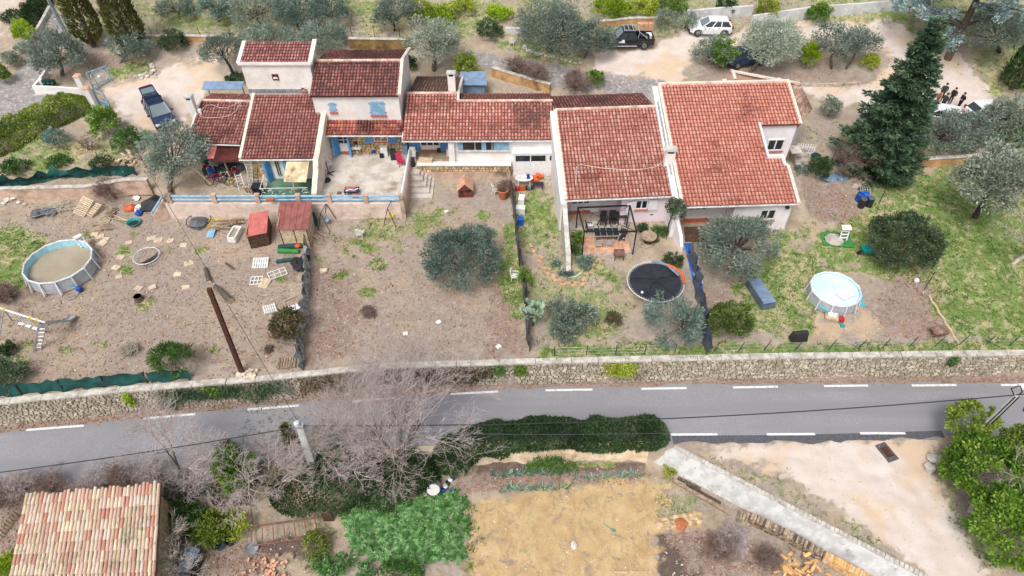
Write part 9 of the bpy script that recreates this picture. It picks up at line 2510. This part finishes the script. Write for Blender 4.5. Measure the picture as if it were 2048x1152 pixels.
for k in range(1,6):m=MB();m.bar(c[0].lerp(c[1],k/6),c[3].lerp(c[2],k/6),.05,.05);m.build('crossbar',M['rust_pale'],fr)
for q in((506,1012),(632,1008)):P=gp(*q)+Vector((0,0,.45));m=MB();m.bar(P,c[3] if q[0]<550 else c[2],.08,.08);m.bar(P,P-Vector((0,0,.5)),.08,.08);m.build('side_rail',M['rust_pale'],fr)
pf=thing('paling_fence','dark grey wooden paling fence behind the yellowing green shrub','fence',gp(455,1015),world=True)
for k in range(13):P=gp(432+6*k,1014-.4*k);m=MB();m.box(P+Vector((0,0,.55)),(.13,.04,1.2));m.build('paling',M['wood_dark'],pf)
for k in range(8):P=gp(8+k*4.6,1076-k*6);m=MB();m.box(P+Vector((0,0,.4)),(.1,.05,.9),rz=.9);setp(m.build('fence_paling',M['wood']),'weathered paling in the leaning row left of the tiled shed','paling','palings left of the tiled shed')
t=multi('satellite_dish','tilted grey satellite dish on a short mast among fallen leaves','satellite dish',505,1102,[('dish','galv',lambda m:m.lathe((0,0,0),[(0,0),(.25,.03),(.42,.1),(.44,.12),(.25,.05),(0,.02)],20)),('arm','galv',lambda m:m.tube([(0,-.4,.1),(0,-.3,.5),(0,-.05,.55)],.025,5))]);t.rotation_euler=(R(60),0,R(60));t.location.z+=.45
multi('covered_machine','pale blue sheet over a dark garden machine at the bottom edge','garden machine',384,1132,[('machine','black',lambda m:[m.box((.1,0,.45),(.9,1.0,.8)),m.lathe((.5,-.4,0),[(.3,0),(.3,.2)],12)]),('sheet_cover','cover_slate',lambda m:m.sheet([[(-.6,-.7,.7),(-.1,-.75,1.0),(.45,-.7,.95)],[(-.6,0,.75),(-.1,0,1.08),(.5,0,1.0)],[(-.55,.7,.7),(0,.7,1.05),(.5,.7,.95)]])),('blue_box','tarp_blue',lambda m:m.box((-.3,-.8,.3),(.5,.3,.4)))],R(-10))
for px,py,mt,lab in((428,1092,'black','black plant pot in the row beside the satellite dish, leftmost'),(441,1096,'cover_grey','grey plant pot in the middle of the row beside the satellite dish'),(461,1087,'grey_cloth','dark grey bucket in the row beside the satellite dish, rightmost')):one('plant_pot',lab,'pot',px,py,mt,lambda m:m.lathe((0,0,0),[(.2,0),(.27,.4),(.3,.4),(.24,.38),(.2,.1)],14))
t=multi('drum','galvanised metal drum lying with its open end towards the beds','drum',868,972,[('shell','galv',lambda m:m.lathe((0,0,0),[(.42,0),(.44,.3),(.42,.33),(.44,.66),(.42,.7)],20)),('lid','white_plastic',lambda m:m.lathe((0,0,.71),[(.4,0),(0,.02)],20))]);t.rotation_euler=(R(62),0,R(5));t.location.z+=.35
for i,(px,py) in enumerate(((886,982),(891,975),(896,968),(901,962),(906,957),(911,953),(905,984))):one('watering_can','plastic watering jug in the line beside the metal drum, '+('lowest','second from below','third from below','fourth from below','fifth from below','topmost','apart at the right')[i],'jug',px,py,('deep_blue','white_plastic','green_plastic','white_plastic','black','cover_grey','deep_blue')[i],lambda m:[m.lathe((0,0,0),[(.15,0),(.17,.25),(.1,.34),(.08,.34),(.06,.2)],10),m.tube([(.14,0,.12),(.3,0,.32)],.025,5)],R(40*i))
multi('metal_crib','white metal barred panel leaning at the foot of the ivy bank','panel',749,984,[('frame','white_paint',lambda m:[m.bar((-.65,y,z),(.65,y,z),.05,.05) for y,z in((-.3,.15),(.3,.75))]+[m.bar((x,-.3,.15),(x,.3,.75),.05,.05) for x in(-.65,.65)])]+[('bar','white_paint',lambda m,k=k:m.bar((-.5+.2*k,-.3,.15),(-.5+.2*k,.3,.75),.05,.03)) for k in range(6)])
one('board','tan board lying above the artichoke bed','board',845,985,'wood_pale',lambda m:m.box((0,0,.05),(.45,.7,.05)),R(25));one('board','upright dark boards behind the box bush','boards',650,1042,'wood_dark',lambda m:[m.box((.16*k,0,.5),(.14,.05,1.1)) for k in range(4)]);one('board','pale board leaning at the end of the cream wall','board',925,945,'wood_pale',lambda m:[m.box((-.2,0,.3),(.2,.06,.7)),m.box((.35,.1,.15),(.6,.2,.25))])
one('garden_tool','green-handled trowel left lying in the sandy plot','tool',1224,1060,'teal',lambda m:[m.tube([(-.5,.4,.04),(0,0,.05)],.025,5),m.box((.1,-.05,.05),(.22,.14,.05))]);one('stone_lump','pale grey stone lump in the sandy plot','stone',1148,1092,'rock',lambda m:m.ball((0,0,.08),.25,7,5,.6,.3,r));one('plank_edging','pale timber edging at the bottom of the sandy plot','timber',1265,1146,'wood_pale',lambda m:[m.box((0,0,.08),(2.2,.1,.12)),m.box((-.1,.3,.08),(.08,.6,.1))])
